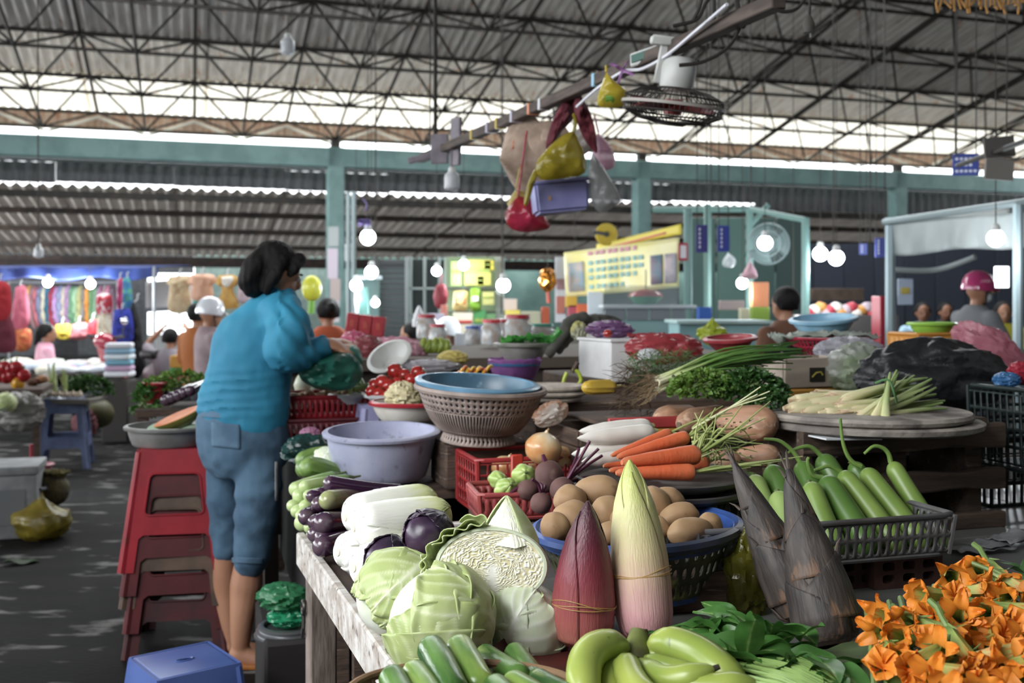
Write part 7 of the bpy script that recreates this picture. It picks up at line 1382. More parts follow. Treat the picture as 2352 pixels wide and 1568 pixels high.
G_ = [('bright red dress hanging at the far left', [(5, 645), (24, 660), (22, 725), (-25, 730), (-20, 650)], 11.6, 'a01522', None), ('dark wine trousers below the red dress', [(0, 728), (25, 728), (36, 802), (-20, 802), (-22, 730)], 11.7, '5a1528', None), ('pink sleeveless dress at the left', [(35, 660), (60, 660), (66, 745), (28, 748)], 12.2, 'cf6f86', None), ('orange patterned shorts under the pink dress', [(30, 758), (70, 757), (68, 800), (36, 803)], 12.2, 'c9663f', 'd98a4a'),
      ('yellow blouse behind the seated woman', [(128, 745), (160, 745), (165, 775), (140, 780), (126, 770)], 12.8, 'c9b52f', 'b59a1e'), ('salmon blouse right of the yellow one', [(165, 745), (200, 742), (202, 775), (162, 778)], 12.8, 'c4757a', None), ('red folded blouse right of the salmon one', [(202, 742), (224, 735), (226, 776), (205, 775)], 12.8, 'b0202c', None), ('red top with white print on a mannequin', [(222, 678), (238, 672), (256, 680), (254, 718), (224, 720)], 11.9, 'c23a4a', 'e6dfe2'), ('white patterned skirt under the red top', [(225, 720), (252, 720), (254, 782), (225, 782)], 11.9, 'e2dcc5', 'c9b595'),
      ('royal blue patterned dress at the end of the stall', [(262, 712), (300, 712), (304, 788), (258, 790)], 11.6, '26349a', '1b2676'), ('multicoloured scarf hanging above the blue dress', [(282, 640), (298, 640), (304, 700), (284, 705)], 11.8, '3a7aa8', '4a9a6a'), ('magenta cloth strip beside the scarf', [(272, 642), (282, 642), (278, 705), (270, 705)], 11.9, 'a82f62', None), ('long black coat hanging at the stall end', [(306, 690), (322, 740), (330, 800), (332, 850), (305, 860), (300, 720)], 11.7, '141417', None),
      ('beige printed tunic hanging beyond the tarp', [(390, 635), (436, 633), (446, 650), (434, 655), (438, 712), (388, 714), (390, 655), (382, 650)], 10.8, 'd3bd96', 'c9a883'), ('peach T-shirt with small lettering hanging in front', [(440, 630), (488, 630), (498, 648), (488, 655), (488, 688), (442, 688), (440, 655), (432, 648)], 10.7, 'e5b295', None), ('mustard dress with a white collar', [(502, 632), (540, 632), (548, 650), (536, 665), (548, 705), (500, 705), (510, 665), (496, 650)], 10.6, 'c99a4a', 'd3a85a'), ('pale lilac top next to the mustard dress', [(548, 640), (575, 635), (580, 690), (548, 692)], 10.6, 'c9b5bd', None), ('teal hem of a shirt under the peach T-shirt', [(444, 686), (486, 686), (484, 700), (446, 700)], 10.75, '4a9a8f', None)]
for l, pts, d, c, c2 in G_: g = garment(l, pts, d, c, c2)
obj('white_collar', mv(pillow([(508, 636), (536, 636), (528, 655), (520, 660), (512, 655)], 10.52, .03, 2), *(-P(502, 632, 10.6))), M('e6e1d8', .8), [o for o in bpy.data.objects if o.get('label') == 'mustard dress with a white collar'][0])
aw = thing('grey_awning', 'pale grey awning sheet sloping toward the bright exit', 'awning', P(380, 680, 15)); o0 = P(380, 680, 15); obj('sheet', grid(lambda u, v: P(335 + 115 * u, 640 + 68 * v + 8 * (1 - u), 15.5 - 1.0 * v) - o0, 12, 8), M('a8a4a2', .7), aw, solid=.01); obj('edge_bar', tube([P(335, 712, 14.5) - o0, P(452, 706, 14.5) - o0], .03, 8), M('4a4c50', .6), aw)
obj_t = thing('goods_table', 'long table spread with folded white and pastel clothes', 'table', (P(130, 870, 11).x, 11.0, 0), TH); obj('table_top', box(1.35, 1.6, .04), M('4a4038', .8), obj_t, loc=(0, 0, .60)); 
for x in (-.62, .62): obj('leg', box(.06, .06, .58, base=True), M('4a4038', .8), obj_t, loc=(x, -.7, 0))
rng = random.Random(77); PC = ['d9d4d6', 'e6e2e4', 'd8b8c4', 'cfd4dc', 'dcd6c4', 'c8cfc4', 'e2d2d8', 'b8c4d4', 'dfe3e6']; used = 0
for i in range(34):
    c = PC[i % 9]; x = 15 + 255 * ((i * 37) % 34) / 34; y = 868 - 62 * ((i * 13) % 17) / 17; d = 10.2 + 1.5 * (868 - y) / 62
    o = obj('folded_garment', blob(.10 + .05 * rng.random(), .08, .035 + .02 * rng.random(), .2, 3, i, 18, 10), M(c, .85), loc=(P(x, y, d).x, d, .655 + .02 * (i % 2)), rot=(0, .1, rng.random() * 3)); rank = sum(1 for q in range(34) if ((q * 37) % 34) < ((i * 37) % 34)); tag(o, 'folded %s garment lying on the goods table' % ('pale grey', 'white', 'pink', 'bluish grey', 'cream', 'sage', 'blush', 'light blue', 'icy white')[i % 9], 'clothing', 'folded clothes on the goods table')
tw = ['e6e8f0', 'c9a9c9', '7fb8d0', 'd8e2ea', '8fb5cf', 'dfe0e8']
for i, c in enumerate(tw): tag(obj('folded_towel', box(.24, .2, .05, .02, 3), M(c, .9), loc=P(275, 858 - 13 * i, 10.0), rot=(0, 0, .1 * (i % 3))), ('lowest', 'second', 'third', 'fourth', 'fifth', 'topmost')[i] + ' folded towel in the tall stack by the blue dress', 'towel', 'stack of towels')
tag(obj('towel_stand', box(.26, .26, .60, .02, base=True), M('3a3634', .8), loc=(P(275, 860, 10.0).x, 10.0, 0)), 'dark box under the stack of towels', 'box')
# scooter
sc_ = thing('motor_scooter', 'red and white motor scooter parked at the end of the aisle', 'scooter', mtx=Matrix.Translation((P(325, 940, 11.4).x, 11.4, 0)) @ Matrix.Rotation(R(55), 4, 'Z')); m_tyre = M('1a1a1c', .7); m_rs = M('a3223a', .25, coat=.4); m_ws = M('d8d4dc', .3)
for x, n in ((-.55, 'front_wheel'), (.55, 'rear_wheel')): w = obj(n, xf(lathe([(.25 + .045 * cos(a), .045 * sin(a)) for a in [2 * pi * k / 10 for k in range(10)]], 28, closed=True), Matrix.Rotation(R(90), 4, 'X')), m_tyre, sc_, loc=(x, 0, .30)); obj('wheel_disc', xf(lathe([(0, -.02), (.2, -.01), (.2, .01), (0, .02)], 20), Matrix.Rotation(R(90), 4, 'X')), M('8a8a90', .4, metal=.7), w)
obj('leg_shield', xf(box(.06, .34, .5, .03, 2), Matrix.Rotation(R(-18), 4, 'Y')), m_rs, sc_, loc=(-.34, 0, .62)); obj('front_fender', box(.3, .12, .06, .03, 2), m_rs, sc_, loc=(-.55, 0, .63)); obj('floor_board', box(.5, .26, .06, .02, 2), M('2a2a2e', .6), sc_, loc=(-.08, 0, .32)); obj('rear_body', blob(.36, .15, .17, .05, 2, 2), m_ws, sc_, loc=(.40, 0, .55)); obj('seat', box(.62, .24, .09, .04, 3), M('17171a', .5), sc_, loc=(.36, 0, .76)); obj('handlebar', tube([(-.44, -.32, .98), (-.40, 0, .95), (-.44, .32, .98)], .018, 8), M('2a2a2e', .5), sc_); obj('headlight', blob(.1, .14, .09, 0, nu=16, nv=10), m_rs, sc_, loc=(-.45, 0, .92)); obj('mirror', blob(.02, .06, .045, 0, nu=12, nv=8), M('c9ccd2', .1, metal=.9), sc_, loc=(-.42, -.3, 1.14)); obj('mirror_stem', tube([(-.43, -.27, .98), (-.42, -.3, 1.12)], .008, 6), M('2a2a2e', .5), sc_)
for i, (c, n_) in enumerate((('a8262c', 'red crate at the bottom of the bright stack'), ('1f8a3f', 'green crate in the middle of the bright stack'), ('c08a1e', 'amber crate on top of the bright stack'))):
    tag(obj('stacked_crate', box(.22, .2, (.055, .05, .11)[i], .008), M(c, .4), loc=P(425, (868, 850, 829)[i], 9.6)), n_ + ' behind the herbs', 'crate', 'bright crates')
tag(obj('crate_plinth', box(.24, .24, P(425, 875, 9.6).z, .01, base=True), M('2a2826', .8), loc=(P(425, 875, 9.6).x, 9.6, 0)), 'dark plinth under the bright crates', 'box')
for x, y, d, l in ((208, 652, 12.6, 'hot white bulb shining among the hanging clothes'), (110, 648, 12.4, 'added bulb brightening the clothes under the blue tarp at the left'), (412, 735, 13.5, 'added bright bulb boosting the light near the exit behind the raised arms')): bulb(l, P(x, y, d), .055, True, 16, cord=.15, power=26, group='bulbs at the clothes stall', shape='round')  # the left and exit bulbs are added to brighten the stall
# ================================================================ BACK ROW OF STALLS
def hallbox(name, x0, x1, y0, y1, d, dep, m, parent=None, bev=.004, loc0=None):
    """upright box whose front face spans image columns x0..x1 and rows y0..y1 at depth d"""
    a, b = P(x0, y1, d), P(x1, y0, d); c = (a + b) / 2 + V3(0, dep / 2, 0); o = obj(name, box(b.x - a.x, dep, b.z - a.z, bev), m, parent, loc=c - (loc0 or Vector())); return o
def single(name, label, cat, *a, **k): g = k.pop('group', None); return tag(hallbox(name, *a, **k), label, cat, g)
# posters and pipes on the first column
cp = thing('poster_strip', 'pale posters pasted one above another on the teal column', 'poster', P(770, 620, 17)); o0 = P(770, 620, 17)
for i, (x0, x1, y0, y1, c) in enumerate(((752, 776, 570, 640, 'b9adb9'), (758, 782, 640, 690, 'a89a96'), (755, 780, 690, 740, 'b5b0b5'), (792, 806, 560, 600, 'c9c9cc'), (754, 778, 520, 566, '9aa0a0'))): hallbox('poster', x0, x1, y0, y1, 16.4, .02, M(c, .7), cp, loc0=o0)
for i, x in enumerate((800, 812)): tag(obj('conduit_pipe', tube([P(x, 440, 14), P(x, 640, 14), Vector((P(x, 800, 14).x, 14, 0))], .03, 8), M('7f8d8f', .4, metal=.4)), ('thin grey pipe running down beside the posters', 'second grey pipe just right of the first')[i], 'pipe', 'pipes by the column')
tag(obj('yellow_balloon', blob(.09, .09, .12, 0), M('cfd02f', .3), loc=P(716, 662, 9.5)), 'yellow green balloon hanging behind the head of the woman', 'balloon')
tag(obj('green_streamer', tube([P(716, 675, 9.5), P(714, 720, 9.5)], .03, 8), M('6fae2f', .4)), 'green streamer under the yellow balloon', 'streamer')
# red boxes carried / tilted
rb = thing('red_tray', 'row of three bright red trays tilted behind the orange T-shirt', 'tray', P(840, 742, 7.2)); o0 = P(840, 742, 7.2)
for k in range(3): obj('tray_panel', box(.088, .04, .14, .008), M('b0222f', .4), rb, loc=(-.09 + .09 * k, 0, -.012 * k), rot=(0, R(8), 0)); obj('gold_emblem', box(.03, .004, .05, .002), M('c0483a', .5), rb, loc=(-.09 + .09 * k, -.022, -.012 * k))
for i, (l, x, y, rx, rz, c, d) in enumerate((('pink plastic bag left of the crumpled rose one', 812, 785, .06, .05, 'd66f92', 4.9), ('brownish rose plastic bag with meat inside', 845, 800, .07, .055, 'a85a60', 4.8), ('light pink plastic bag behind the white bowl', 905, 800, .13, .055, 'dd9ab0', 5.2), ('pale pink sheet of plastic at the right of the bowl', 950, 810, .06, .05, 'd8a5b5', 5.0))): bag(l, P(x, y, d), rx, .06, rz, film('p%d' % i, c, .85, .25, .4), 30 + i)
bgx = thing('banana_bunch', 'small bunch of yellow green bananas in the middle distance', 'bananas', P(985, 795, 5.0)); o0 = P(985, 795, 5.0)
for k in range(8): a = P(960 + 9 * k, 810, 5.0) - o0; b = P(975 + 6 * k + (k % 2) * 8, 775 + 4 * (k % 3), 5.0) - o0; obj('banana', tube(bez([a, (a + b) / 2 + V3(.01, -.02, 0), b], 8), [.006, .014, .017, .018, .018, .017, .015, .012, .006], 8), M('9aa53a', .4, c2='7f9232'), bgx)
bag('crumpled pale yellow cloth bag behind the chilies', P(1040, 822, 4.4), .06, .05, .03, M('d0c070', .7, c2='c0ad5a'), 44); bag('clear plastic sheet beside the white bowl', P(985, 840, 4.3), .12, .07, .025, film('clear7', 'c9c5cc', .7), 45)
t_ = thing('far_stall_table', 'long low counter carrying jars and bags in the middle distance', 'table', (P(1010, 860, 5.3).x, 5.4, 0), TH); obj('table_top', box(2.4, 1.4, .05), M('5d5248', .8), t_, loc=(.2, 0, 1.055))
for x in (-.9, 1.3): obj('leg', box(.06, .06, 1.03, base=True), M('4a4038', .8), t_, loc=(x, -.6, 0))
obj('front_sheet', box(2.3, .01, .7, base=True), M('3f3833', .9), t_, loc=(.2, -.66, .33))
# candy jars
def jar(label, x, y, d, r, h, lid, body='c9d2d6'):
    t = thing('candy_jar', label, 'jar', P(x, y, d), group='candy jars'); obj('glass', lathe([(0, 0), (r, 0), (r * 1.02, h * .1), (r * 1.02, h * .75), (r * .8, h * .9), (r * .8, h)], 20), mat('jar_' + body, body, r=.15, alpha=.8, c2='b5a59a', scale=20), t); obj('lid', lathe([(0, h * 1.16), (r * .86, h * 1.15), (r * .9, h * 1.1), (r * .9, h * .98), (r * .8, h * .97)], 20), M(lid, .4), t); return t
for i, (x, y, d, r, h, lid, l) in enumerate(((980, 775, 6.2, .06, .12, 'b02a3a', 'jar with a red lid above the bananas'), (1005, 790, 6.0, .05, .1, 'b02a3a', 'smaller jar with a red lid right of the first'), (1130, 790, 5.8, .06, .12, 'c2333f', 'clear jar with a red lid behind the green film'), (1148, 785, 6.3, .06, .12, 'c2333f', 'clear jar with a red lid, further back'), (1190, 785, 5.7, .075, .13, 'a8202e', 'widest jar with a dark red lid'), (1245, 785, 5.9, .07, .09, '1f8f78', 'jar with a turquoise lid'), (1175, 765, 6.8, .05, .1, 'd8d8d0', 'jar with a white lid at the back'), (1085, 790, 6.6, .05, .1, '3a5fae', 'jar with a blue lid'))): jar(l, x, y, d, r, h, lid)
single('price_box', 'white and blue packet standing between the jars', 'packet', 1080, 1110, 745, 778, 6.9, .06, M('c9d0dc', .5, c2='3f62ae', scale=6)); single('price_box', 'white packet left of the blue one', 'packet', 1045, 1072, 765, 800, 6.6, .05, M('cfd6de', .5))
# shelf unit with packages
su = thing('shop_shelf', 'shop shelf of green and yellow packages under a bare bulb', 'shelf', P(1085, 760, 10.5)); o0 = P(1085, 760, 10.5)
hallbox('back_panel', 1028, 1140, 590, 780, 10.9, .03, M('9db58a', .7), su, loc0=o0)
for y in (660, 715, 770): hallbox('shelf_board', 1026, 1142, y, y + 5, 10.5, .35, M('6a6d66', .7), su, loc0=o0)
hallbox('side_post', 1138, 1158, 590, 790, 10.5, .08, M('b8c0b8', .6), su, loc0=o0); hallbox('side_post', 1020, 1028, 590, 790, 10.5, .06, M('7f8a80', .6), su, loc0=o0)
PK = [(1040, 1075, 668, 712, 'd9c07a', 'cream crisp packet with a red top'), (1078, 1105, 662, 712, '7fae2f', 'lime green packet with a white badge'), (1108, 1135, 670, 700, 'b9b86a', 'straw yellow packet at the right of the shelf'), (1036, 1060, 600, 656, 'a3c46a', 'pale green tall packet on the top shelf'), (1066, 1128, 596, 655, 'b5b046', 'wide olive yellow packet row on the top shelf'), (1112, 1134, 598, 620, 'd6c02c', 'bright yellow small packet at the top right'), (1040, 1086, 718, 768, 'd6cfb8', 'cream carton with a red band on the low shelf'), (1088, 1116, 712, 768, '3f8a4a', 'dark green carton stack on the low shelf'), (1096, 1112, 634, 656, 'c9c93a', 'small yellow jar on the top shelf'), (1118, 1138, 720, 768, '5f8f5a', 'grey green carton on the low shelf')]
for i, (x0, x1, y0, y1, c, l) in enumerate(PK):
    t = thing('food_packet', l, 'packet', P((x0 + x1) / 2, y1, 10.4), group='packets on the shop shelf'); c0 = P((x0 + x1) / 2, y1, 10.4)
    if i in (0, 1): obj('packet_body', mv(pillow([(x0 + 2, y0), (x1 - 2, y0), (x1, (y0 + y1) / 2), (x1 - 2, y1), (x0 + 2, y1), (x0, (y0 + y1) / 2)], 10.35, .06, i), *(-c0)), M(c, .35), t); hallbox('printed_band', x0 + 6, x1 - 6, y0 + 18, y0 + 30, 10.28, .02, M(('c0392c', 'e6e2d2')[i], .5), t, loc0=c0)
    else: hallbox('packet_body', x0, x1, y0, y1, 10.35, .12, M(c, .5, c2=None), t, loc0=c0); hallbox('printed_band', x0 + 2, x1 - 2, y0 + (y1 - y0) * .35, y0 + (y1 - y0) * .5, 10.34, .015, M(('b0302c' if i == 6 else '8a9a3a'), .5), t, loc0=c0)
# more shop goods to the right of the shelf
for i, (l, x0, x1, y0, y1, d, c) in enumerate((('yellow packet with a red lid tub beside the right post', 1160, 1195, 712, 748, 9.2, 'cdb92f'), ('white tub with a red lid above the yellow packet', 1157, 1188, 686, 712, 9.3, 'c9b5a8'), ('cream stacked cartons behind the jars', 1198, 1242, 715, 765, 9.6, 'bdbda0'), ('orange red packet next to the cartons', 1244, 1262, 705, 755, 9.6, 'c0542c'), ('lime packet above the widest jar', 1180, 1210, 738, 756, 8.0, 'a9bd2f'), ('gold foil box under the banner', 1300, 1326, 680, 705, 9.0, 'c9a02c'), ('purple and orange packet under the banner', 1305, 1350, 700, 738, 9.0, 'a84a5a'), ('orange packet at the end of the counter', 1325, 1352, 698, 735, 8.95, 'd9673a'), ('pale box stack left of the shelf', 985, 1020, 720, 765, 9.5, 'b8b0c4'), ('salmon coloured cloth packet hanging by the post', 1012, 1026, 700, 745, 9.8, 'c97a6a'))): single('shop_packet', l, 'packet', x0, x1, y0, y1, d, .12, M(c, .5), group='shop goods')
tag(obj('shop_counter', box(1.15, .7, 1.03, .01, base=True), M('6a675e', .7), loc=(P(1225, 760, 9.5).x, 9.55, 0)), 'greyish shop counter under the cartons and packets', 'counter')
tag(obj('shop_bench', box(.5, .9, 1.03, .01, base=True), M('55524c', .7), loc=(P(1005, 760, 9.4).x, 9.6, 0)), 'low bench under the pale box stack', 'bench')
rv = thing('red_bag', 'dark red bag hanging from the shop post', 'bag', P(1012, 680, 10)); obj('bag_body', blob(.07, .05, .12, .15, 2, 3), M('7d1f2c', .6), rv); obj('bag_strap', tube([(0, 0, .1), (.01, 0, .22)], .008, 6), M('7d1f2c', .6), rv)
wcn = thing('white_cone', 'white pointed cone bag above the child', 'bag', P(962, 735, 8.2)); obj('cone', lathe([(.05, -.05), (.05, 0), (.03, .06), (.008, .11), (0, .115)], 16), M('dfe3e8', .5), wcn); obj('tie', tube([(.02 * cos(a), .02 * sin(a), .075) for a in [2 * pi * i / 10 for i in range(10)]], .004, 5, close=True), M('d98a3a', .5), wcn)
sh = thing('roller_shutter', 'dark grey roller shutter half lit by the bulbs', 'shutter', P(900, 780, 12)); o0 = P(900, 780, 12)
for k in range(16): hallbox('shutter_slat', 872, 932, 598 + 12 * k, 609 + 12 * k, 12, .03, M('3d4144', .5), sh, loc0=o0)
hallbox('shutter_rail', 930, 938, 590, 790, 11.95, .06, M('8a9090', .5), sh, loc0=o0)
dw = thing('display_cabinet', 'glass fronted cabinet frame with grey posts behind the child', 'cabinet', P(975, 780, 12)); o0 = P(975, 780, 12)
for x in (940, 972, 1006): hallbox('post', x, x + 6, 590, 790, 12, .06, M('8f9a98', .5), dw, loc0=o0)
for y in (660, 720): hallbox('crossbar', 940, 1010, y, y + 5, 12, .05, M('8f9a98', .5), dw, loc0=o0)
hallbox('back_panel', 940, 1010, 595, 790, 12.3, .03, M('2a3331', .7), dw, loc0=o0)
lc = thing('lit_cabinet', 'bright lit glass cabinet next to the dark shutter', 'cabinet', P(840, 740, 11)); o0 = P(840, 740, 11); hallbox('frame', 815, 870, 632, 640, 11, .3, M('c9d6da', .4), lc, loc0=o0); hallbox('frame_post', 815, 824, 640, 760, 11, .05, M('d3dde0', .4), lc, loc0=o0); hallbox('glass_pane', 824, 846, 660, 760, 11, .01, mat('cab_glass', '6fa39a', r=.1, alpha=.5), lc, loc0=o0); hallbox('back_panel', 815, 870, 632, 770, 11.4, .03, M('3f5a56', .6), lc, loc0=o0)
gl = thing('gold_lantern', 'shiny gold foil lantern hanging by the banner', 'lantern', P(1258, 642, 9.0)); obj('lantern_body', blob(.075, .075, .1, .2, 5, 2), M('b5741e', .15, metal=.8), gl); obj('tassel', tube([(0, 0, -.09), (.01, 0, -.2)], [.012, .02], 6), M('b03a1e', .5), gl); obj('hanging_wire', tube([(0, 0, .1), (0, 0, .3)], .003, 4), M('555555', .6), gl)
# banner
bn = thing('shop_banner', 'yellow plastic banner with pale blue lettering and pictures', 'banner', P(1428, 600, 8.6)); o0 = P(1428, 600, 8.6); A0, B0, C0, D_ = P(1295, 580, 9.2), P(1560, 545, 8.4), P(1560, 660, 8.4), P(1300, 682, 9.2)
def bnp(u, v, off=0): q = A0.lerp(B0, u).lerp(D_.lerp(C0, u), v); return q + V3(0, .03 * sin(u * 14) * (v) - off, 0) - o0
obj('banner_sheet', grid(lambda u, v: bnp(u, v), 40, 10), mat('banner_yellow', 'ddd27a', c2='e3dca0', r=.3, scale=3), bn, solid=.004)
def bnpatch(n, u0, u1, v0, v1, m): obj(n, grid(lambda u, v: bnp(u0 + (u1 - u0) * u, v0 + (v1 - v0) * v, .012), 8, 3), m, bn, solid=.002)
m_lb2 = M('86b5b0', .5); m_pk = M('c98a9a', .5)
for r_, (v0, n, mm) in enumerate(((.05, 8, m_pk), (.26, 9, m_lb2), (.42, 9, m_lb2), (.58, 8, m_lb2), (.78, 6, m_lb2))):
    for k in range(n): bnpatch('lettering', .22 + .055 * k + .01 * (k % 2), .22 + .055 * k + .042, v0, v0 + .09, mm)
bnpatch('picture', .03, .18, .25, .9, M('b5a8a0', .5, c2='8aa8b5', scale=9)); bnpatch('picture', .76, .86, .3, .9, M('8a6f7a', .5, c2='5f7a8a', scale=9)); bnpatch('picture', .88, .98, .3, .9, M('c0b0b5', .5, c2='8a8f9a', scale=9))
b2 = thing('upper_banner', 'slanted yellow banner strip above the main banner', 'banner', P(1470, 550, 9.0)); o0 = P(1470, 550, 9.0); obj('banner_sheet', grid(lambda u, v: P(1370 + 195 * u, 562 - 48 * u + (14 + 10 * u) * v, 9.3 - .6 * u) - o0, 20, 4), M('d9c832', .4), b2, solid=.004); obj('red_lettering', grid(lambda u, v: P(1400 + 130 * u, 566 - 34 * u + 5 * v, 9.15 - .5 * u) - o0, 10, 2), M('c05a4a', .5), b2, solid=.002)
wp = thing('tall_poster', 'white poster panel at the left end of the banner', 'poster', P(1290, 650, 9.3)); o0 = P(1290, 650, 9.3); hallbox('panel', 1275, 1300, 590, 740, 9.3, .02, M('c3c6cc', .5), wp, loc0=o0); hallbox('photo_print', 1278, 1297, 640, 665, 9.28, .01, M('9a7a80', .5), wp, loc0=o0); hallbox('photo_print', 1278, 1297, 680, 720, 9.28, .01, M('b06a5a', .5), wp, loc0=o0)
single('white_screen', 'plain white screen standing under the banner', 'screen', 1350, 1386, 670, 740, 8.8, .03, M('d3dbe2', .5))
cab = thing('tiled_counter', 'counter faced with grey tiles under a glass case', 'counter', P(1470, 800, 8.4)); o0 = P(1470, 800, 8.4); hallbox('counter_body', 1385, 1600, 735, 1075, 8.4, .6, M('86a8a8', .6), cab, loc0=o0)
for k in range(4): hallbox('tile', 1388 + 52 * k, 1436 + 52 * k, 708, 735, 8.38, .02, M('7d8288', .3), cab, loc0=o0)
hallbox('top_edge', 1385, 1600, 700, 708, 8.36, .6, M('b5bcc0', .4), cab, loc0=o0); hallbox('case_back', 1385, 1560, 650, 705, 8.9, .03, M('4a474c', .6), cab, loc0=o0); hallbox('case_glass', 1388, 1556, 655, 702, 8.4, .008, mat('case_glass', '9fb5b8', r=.05, alpha=.25), cab, loc0=o0)
pr_ = thing('paper_umbrella', 'red and green glossy dome hanging in the glass case', 'ornament', P(1483, 675, 8.6)); obj('upper_dome', lathe([(.15, 0), (.13, .03), (.07, .055), (0, .065)], 24), M('b0323c', .2), pr_, loc=(0, 0, -.02)); obj('lower_dome', lathe([(0, -.09), (.05, -.08), (.1, -.05), (.145, 0)], 24), M('1f7a4a', .2), pr_, loc=(0, 0, -.02)); obj('hanging_wire', tube([(0, 0, .04), (0, 0, .2)], .003, 4), M('555555', .6), pr_)
# teal posts and booth to the right of the banner
m_tp = M('6a8d88', .6)
for i, (x, d, y0) in enumerate(((1580, 8.4, 480), (1625, 9.5, 470), (1722, 9.6, 480), (1850, 9.0, 500), (2045, 7.0, 500), (2338, 6.0, 470))): tag(obj('stall_post', tube([P(x, y0, d), Vector((P(x, y0, d).x, d, 0))], .035 if i != 5 else .03, 8), m_tp if i < 4 else M('8fa0a5', .4, metal=.5)), ('teal post at the right edge of the banner', 'thin teal post beneath the two blue signs', 'teal post behind the round fan', 'teal post behind the brown T-shirt', 'pale post at the left corner of the white awning', 'grey post at the right border under the awning')[i], 'post', 'stall posts')
fr2 = thing('booth_canopy', 'teal overhead rails of the booth behind the posts', 'booth', P(1650, 480, 9.6)); o0 = P(1650, 480, 9.6); obj('top_rail', tube([P(1500, 482, 10) - o0, P(1730, 480, 9.6) - o0], .03, 8), m_tp, fr2); obj('brace', tube([P(1722, 520, 9.6) - o0, P(1765, 470, 9.6) - o0], .025, 8), m_tp, fr2); obj('side_rail', tube([P(1722, 480, 9.6) - o0, P(1850, 505, 9.0) - o0], .025, 8), m_tp, fr2)
gcn = thing('green_counter', 'pale teal counter behind the pink basin', 'counter', P(1680, 800, 7.4)); o0 = P(1680, 800, 7.4); hallbox('front', 1560, 1770, 742, 1126, 7.4, .5, M('86b0b2', .6, c2='7aa4a8'), gcn, loc0=o0); hallbox('counter_top', 1555, 1775, 736, 744, 7.35, .6, M('a8c4c4', .5), gcn, loc0=o0)
bw = thing('booth_partition', 'dim booth back wall with green panels', 'panel', P(1690, 700, 11)); o0 = P(1690, 700, 11)
for k in range(4): hallbox('panel', 1580 + 68 * k, 1644 + 68 * k, 500, 745, 11.2, .05, M(('4f6d68', '5d7f78', '48645f', '3f5552')[k], .7), bw, loc0=o0)
tag(obj('booth_bench', box(1.1, 1.6, 1.16, .01, base=True), M('3f5552', .7), loc=(P(1690, 740, 8.9).x, 8.9, 0)), 'teal bench inside the booth carrying tubs and sacks', 'bench')
for i, (l, x0, x1, y0, y1, d, c) in enumerate((('blue tub on the booth counter', 1605, 1635, 705, 742, 8.0, '2a56a8'), ('orange fringed panel inside the booth', 1728, 1766, 648, 705, 9.2, 'b06a3f'), ('red and white fruit display inside the booth', 1655, 1710, 690, 712, 8.6, 'b5a0a0'), ('lime plastic sack in the booth', 1728, 1768, 705, 740, 8.4, '8fae3a'), ('pale sack hanging at the counter', 1702, 1722, 708, 742, 8.2, 'c9c2a0'))): single('booth_item', l, 'goods', x0, x1, y0, y1, d, .1, M(c, .5), group='goods in the teal booth')
hang('bag', 'pink white net bag hanging in the booth', 'bag', [(1722, 598), (1738, 625), (1735, 640), (1708, 640), (1706, 628)], 8.6, .05, M('cf9fae', .5), 9); hang('bag', 'white plastic bag hanging in the booth', 'bag', [(1672, 580), (1690, 595), (1685, 612), (1662, 612), (1660, 598)], 8.8, .05, film('white9', 'd3dade', .8), 10)
fan2 = thing('wall_fan', 'round white standing fan with a wire cage behind the booth posts', 'fan', mtx=Matrix.Translation(P(1765, 560, 8.3)) @ Matrix.Rotation(R(-20), 4, 'Z') @ Matrix.Rotation(R(90), 4, 'X')); m_fw = M('7f9090', .4)
for r, z in ((.165, 0), (.16, .03), (.16, -.03), (.1, .05), (.05, .055)): obj('cage_ring', ringy(r, z, .004), m_fw, fan2)
me_w2 = mesh('cage_wire', tube([(.04, 0, .055), (.1, 0, .05), (.155, 0, .03), (.165, 0, 0), (.155, 0, -.03), (.04, 0, -.05)], .002, 4), m_fw)
for k in range(36): obj('cage_wire', me_w2, None, fan2, rot=(0, 0, 2 * pi * k / 36))
for k in range(3): obj('blade', grid(blade, 8, 8), M('6f8583', .4), fan2, rot=(0, 0, k * 2.09), solid=.003)
obj('motor', lathe([(0, -.14), (.05, -.13), (.06, -.05), (0, -.04)], 18), m_fw, fan2)
SG = [(1612, 548, 7.6, .085, .20, 'deep blue sign with vertical white lettering, left of the pair', '3a3a80'), (1662, 548, 7.6, .085, .19, 'deep blue sign, right of the pair', '2f3f98'), (1983, 572, 9.5, .07, .10, 'small lilac blue sign beyond the lit bulbs', '5d66a8'), (2022, 568, 8.6, .085, .16, 'blue and white sign beside the awning corner', '4a55a0')]
for i, (x, y, d, w, h, l, c) in enumerate(SG):
    t = sign(l, P(x, y, d), w, h, M(c, .5), -.1, hang=.5, group='small blue stall signs')
    for k in range(5): obj('lettering', box(.012, .004, h * .10, .001), m_swh, t, loc=(-w * .18, -.010, h * (.34 - .16 * k)))
rs_ = sign('red framed white notice at the right end of the banner', P(1569, 578, 8.2), .075, .14, M('a8303f', .5), 0); obj('notice_paper', box(.045, .004, .1), M('d9d3d8', .6), rs_, loc=(0, -.010, 0))
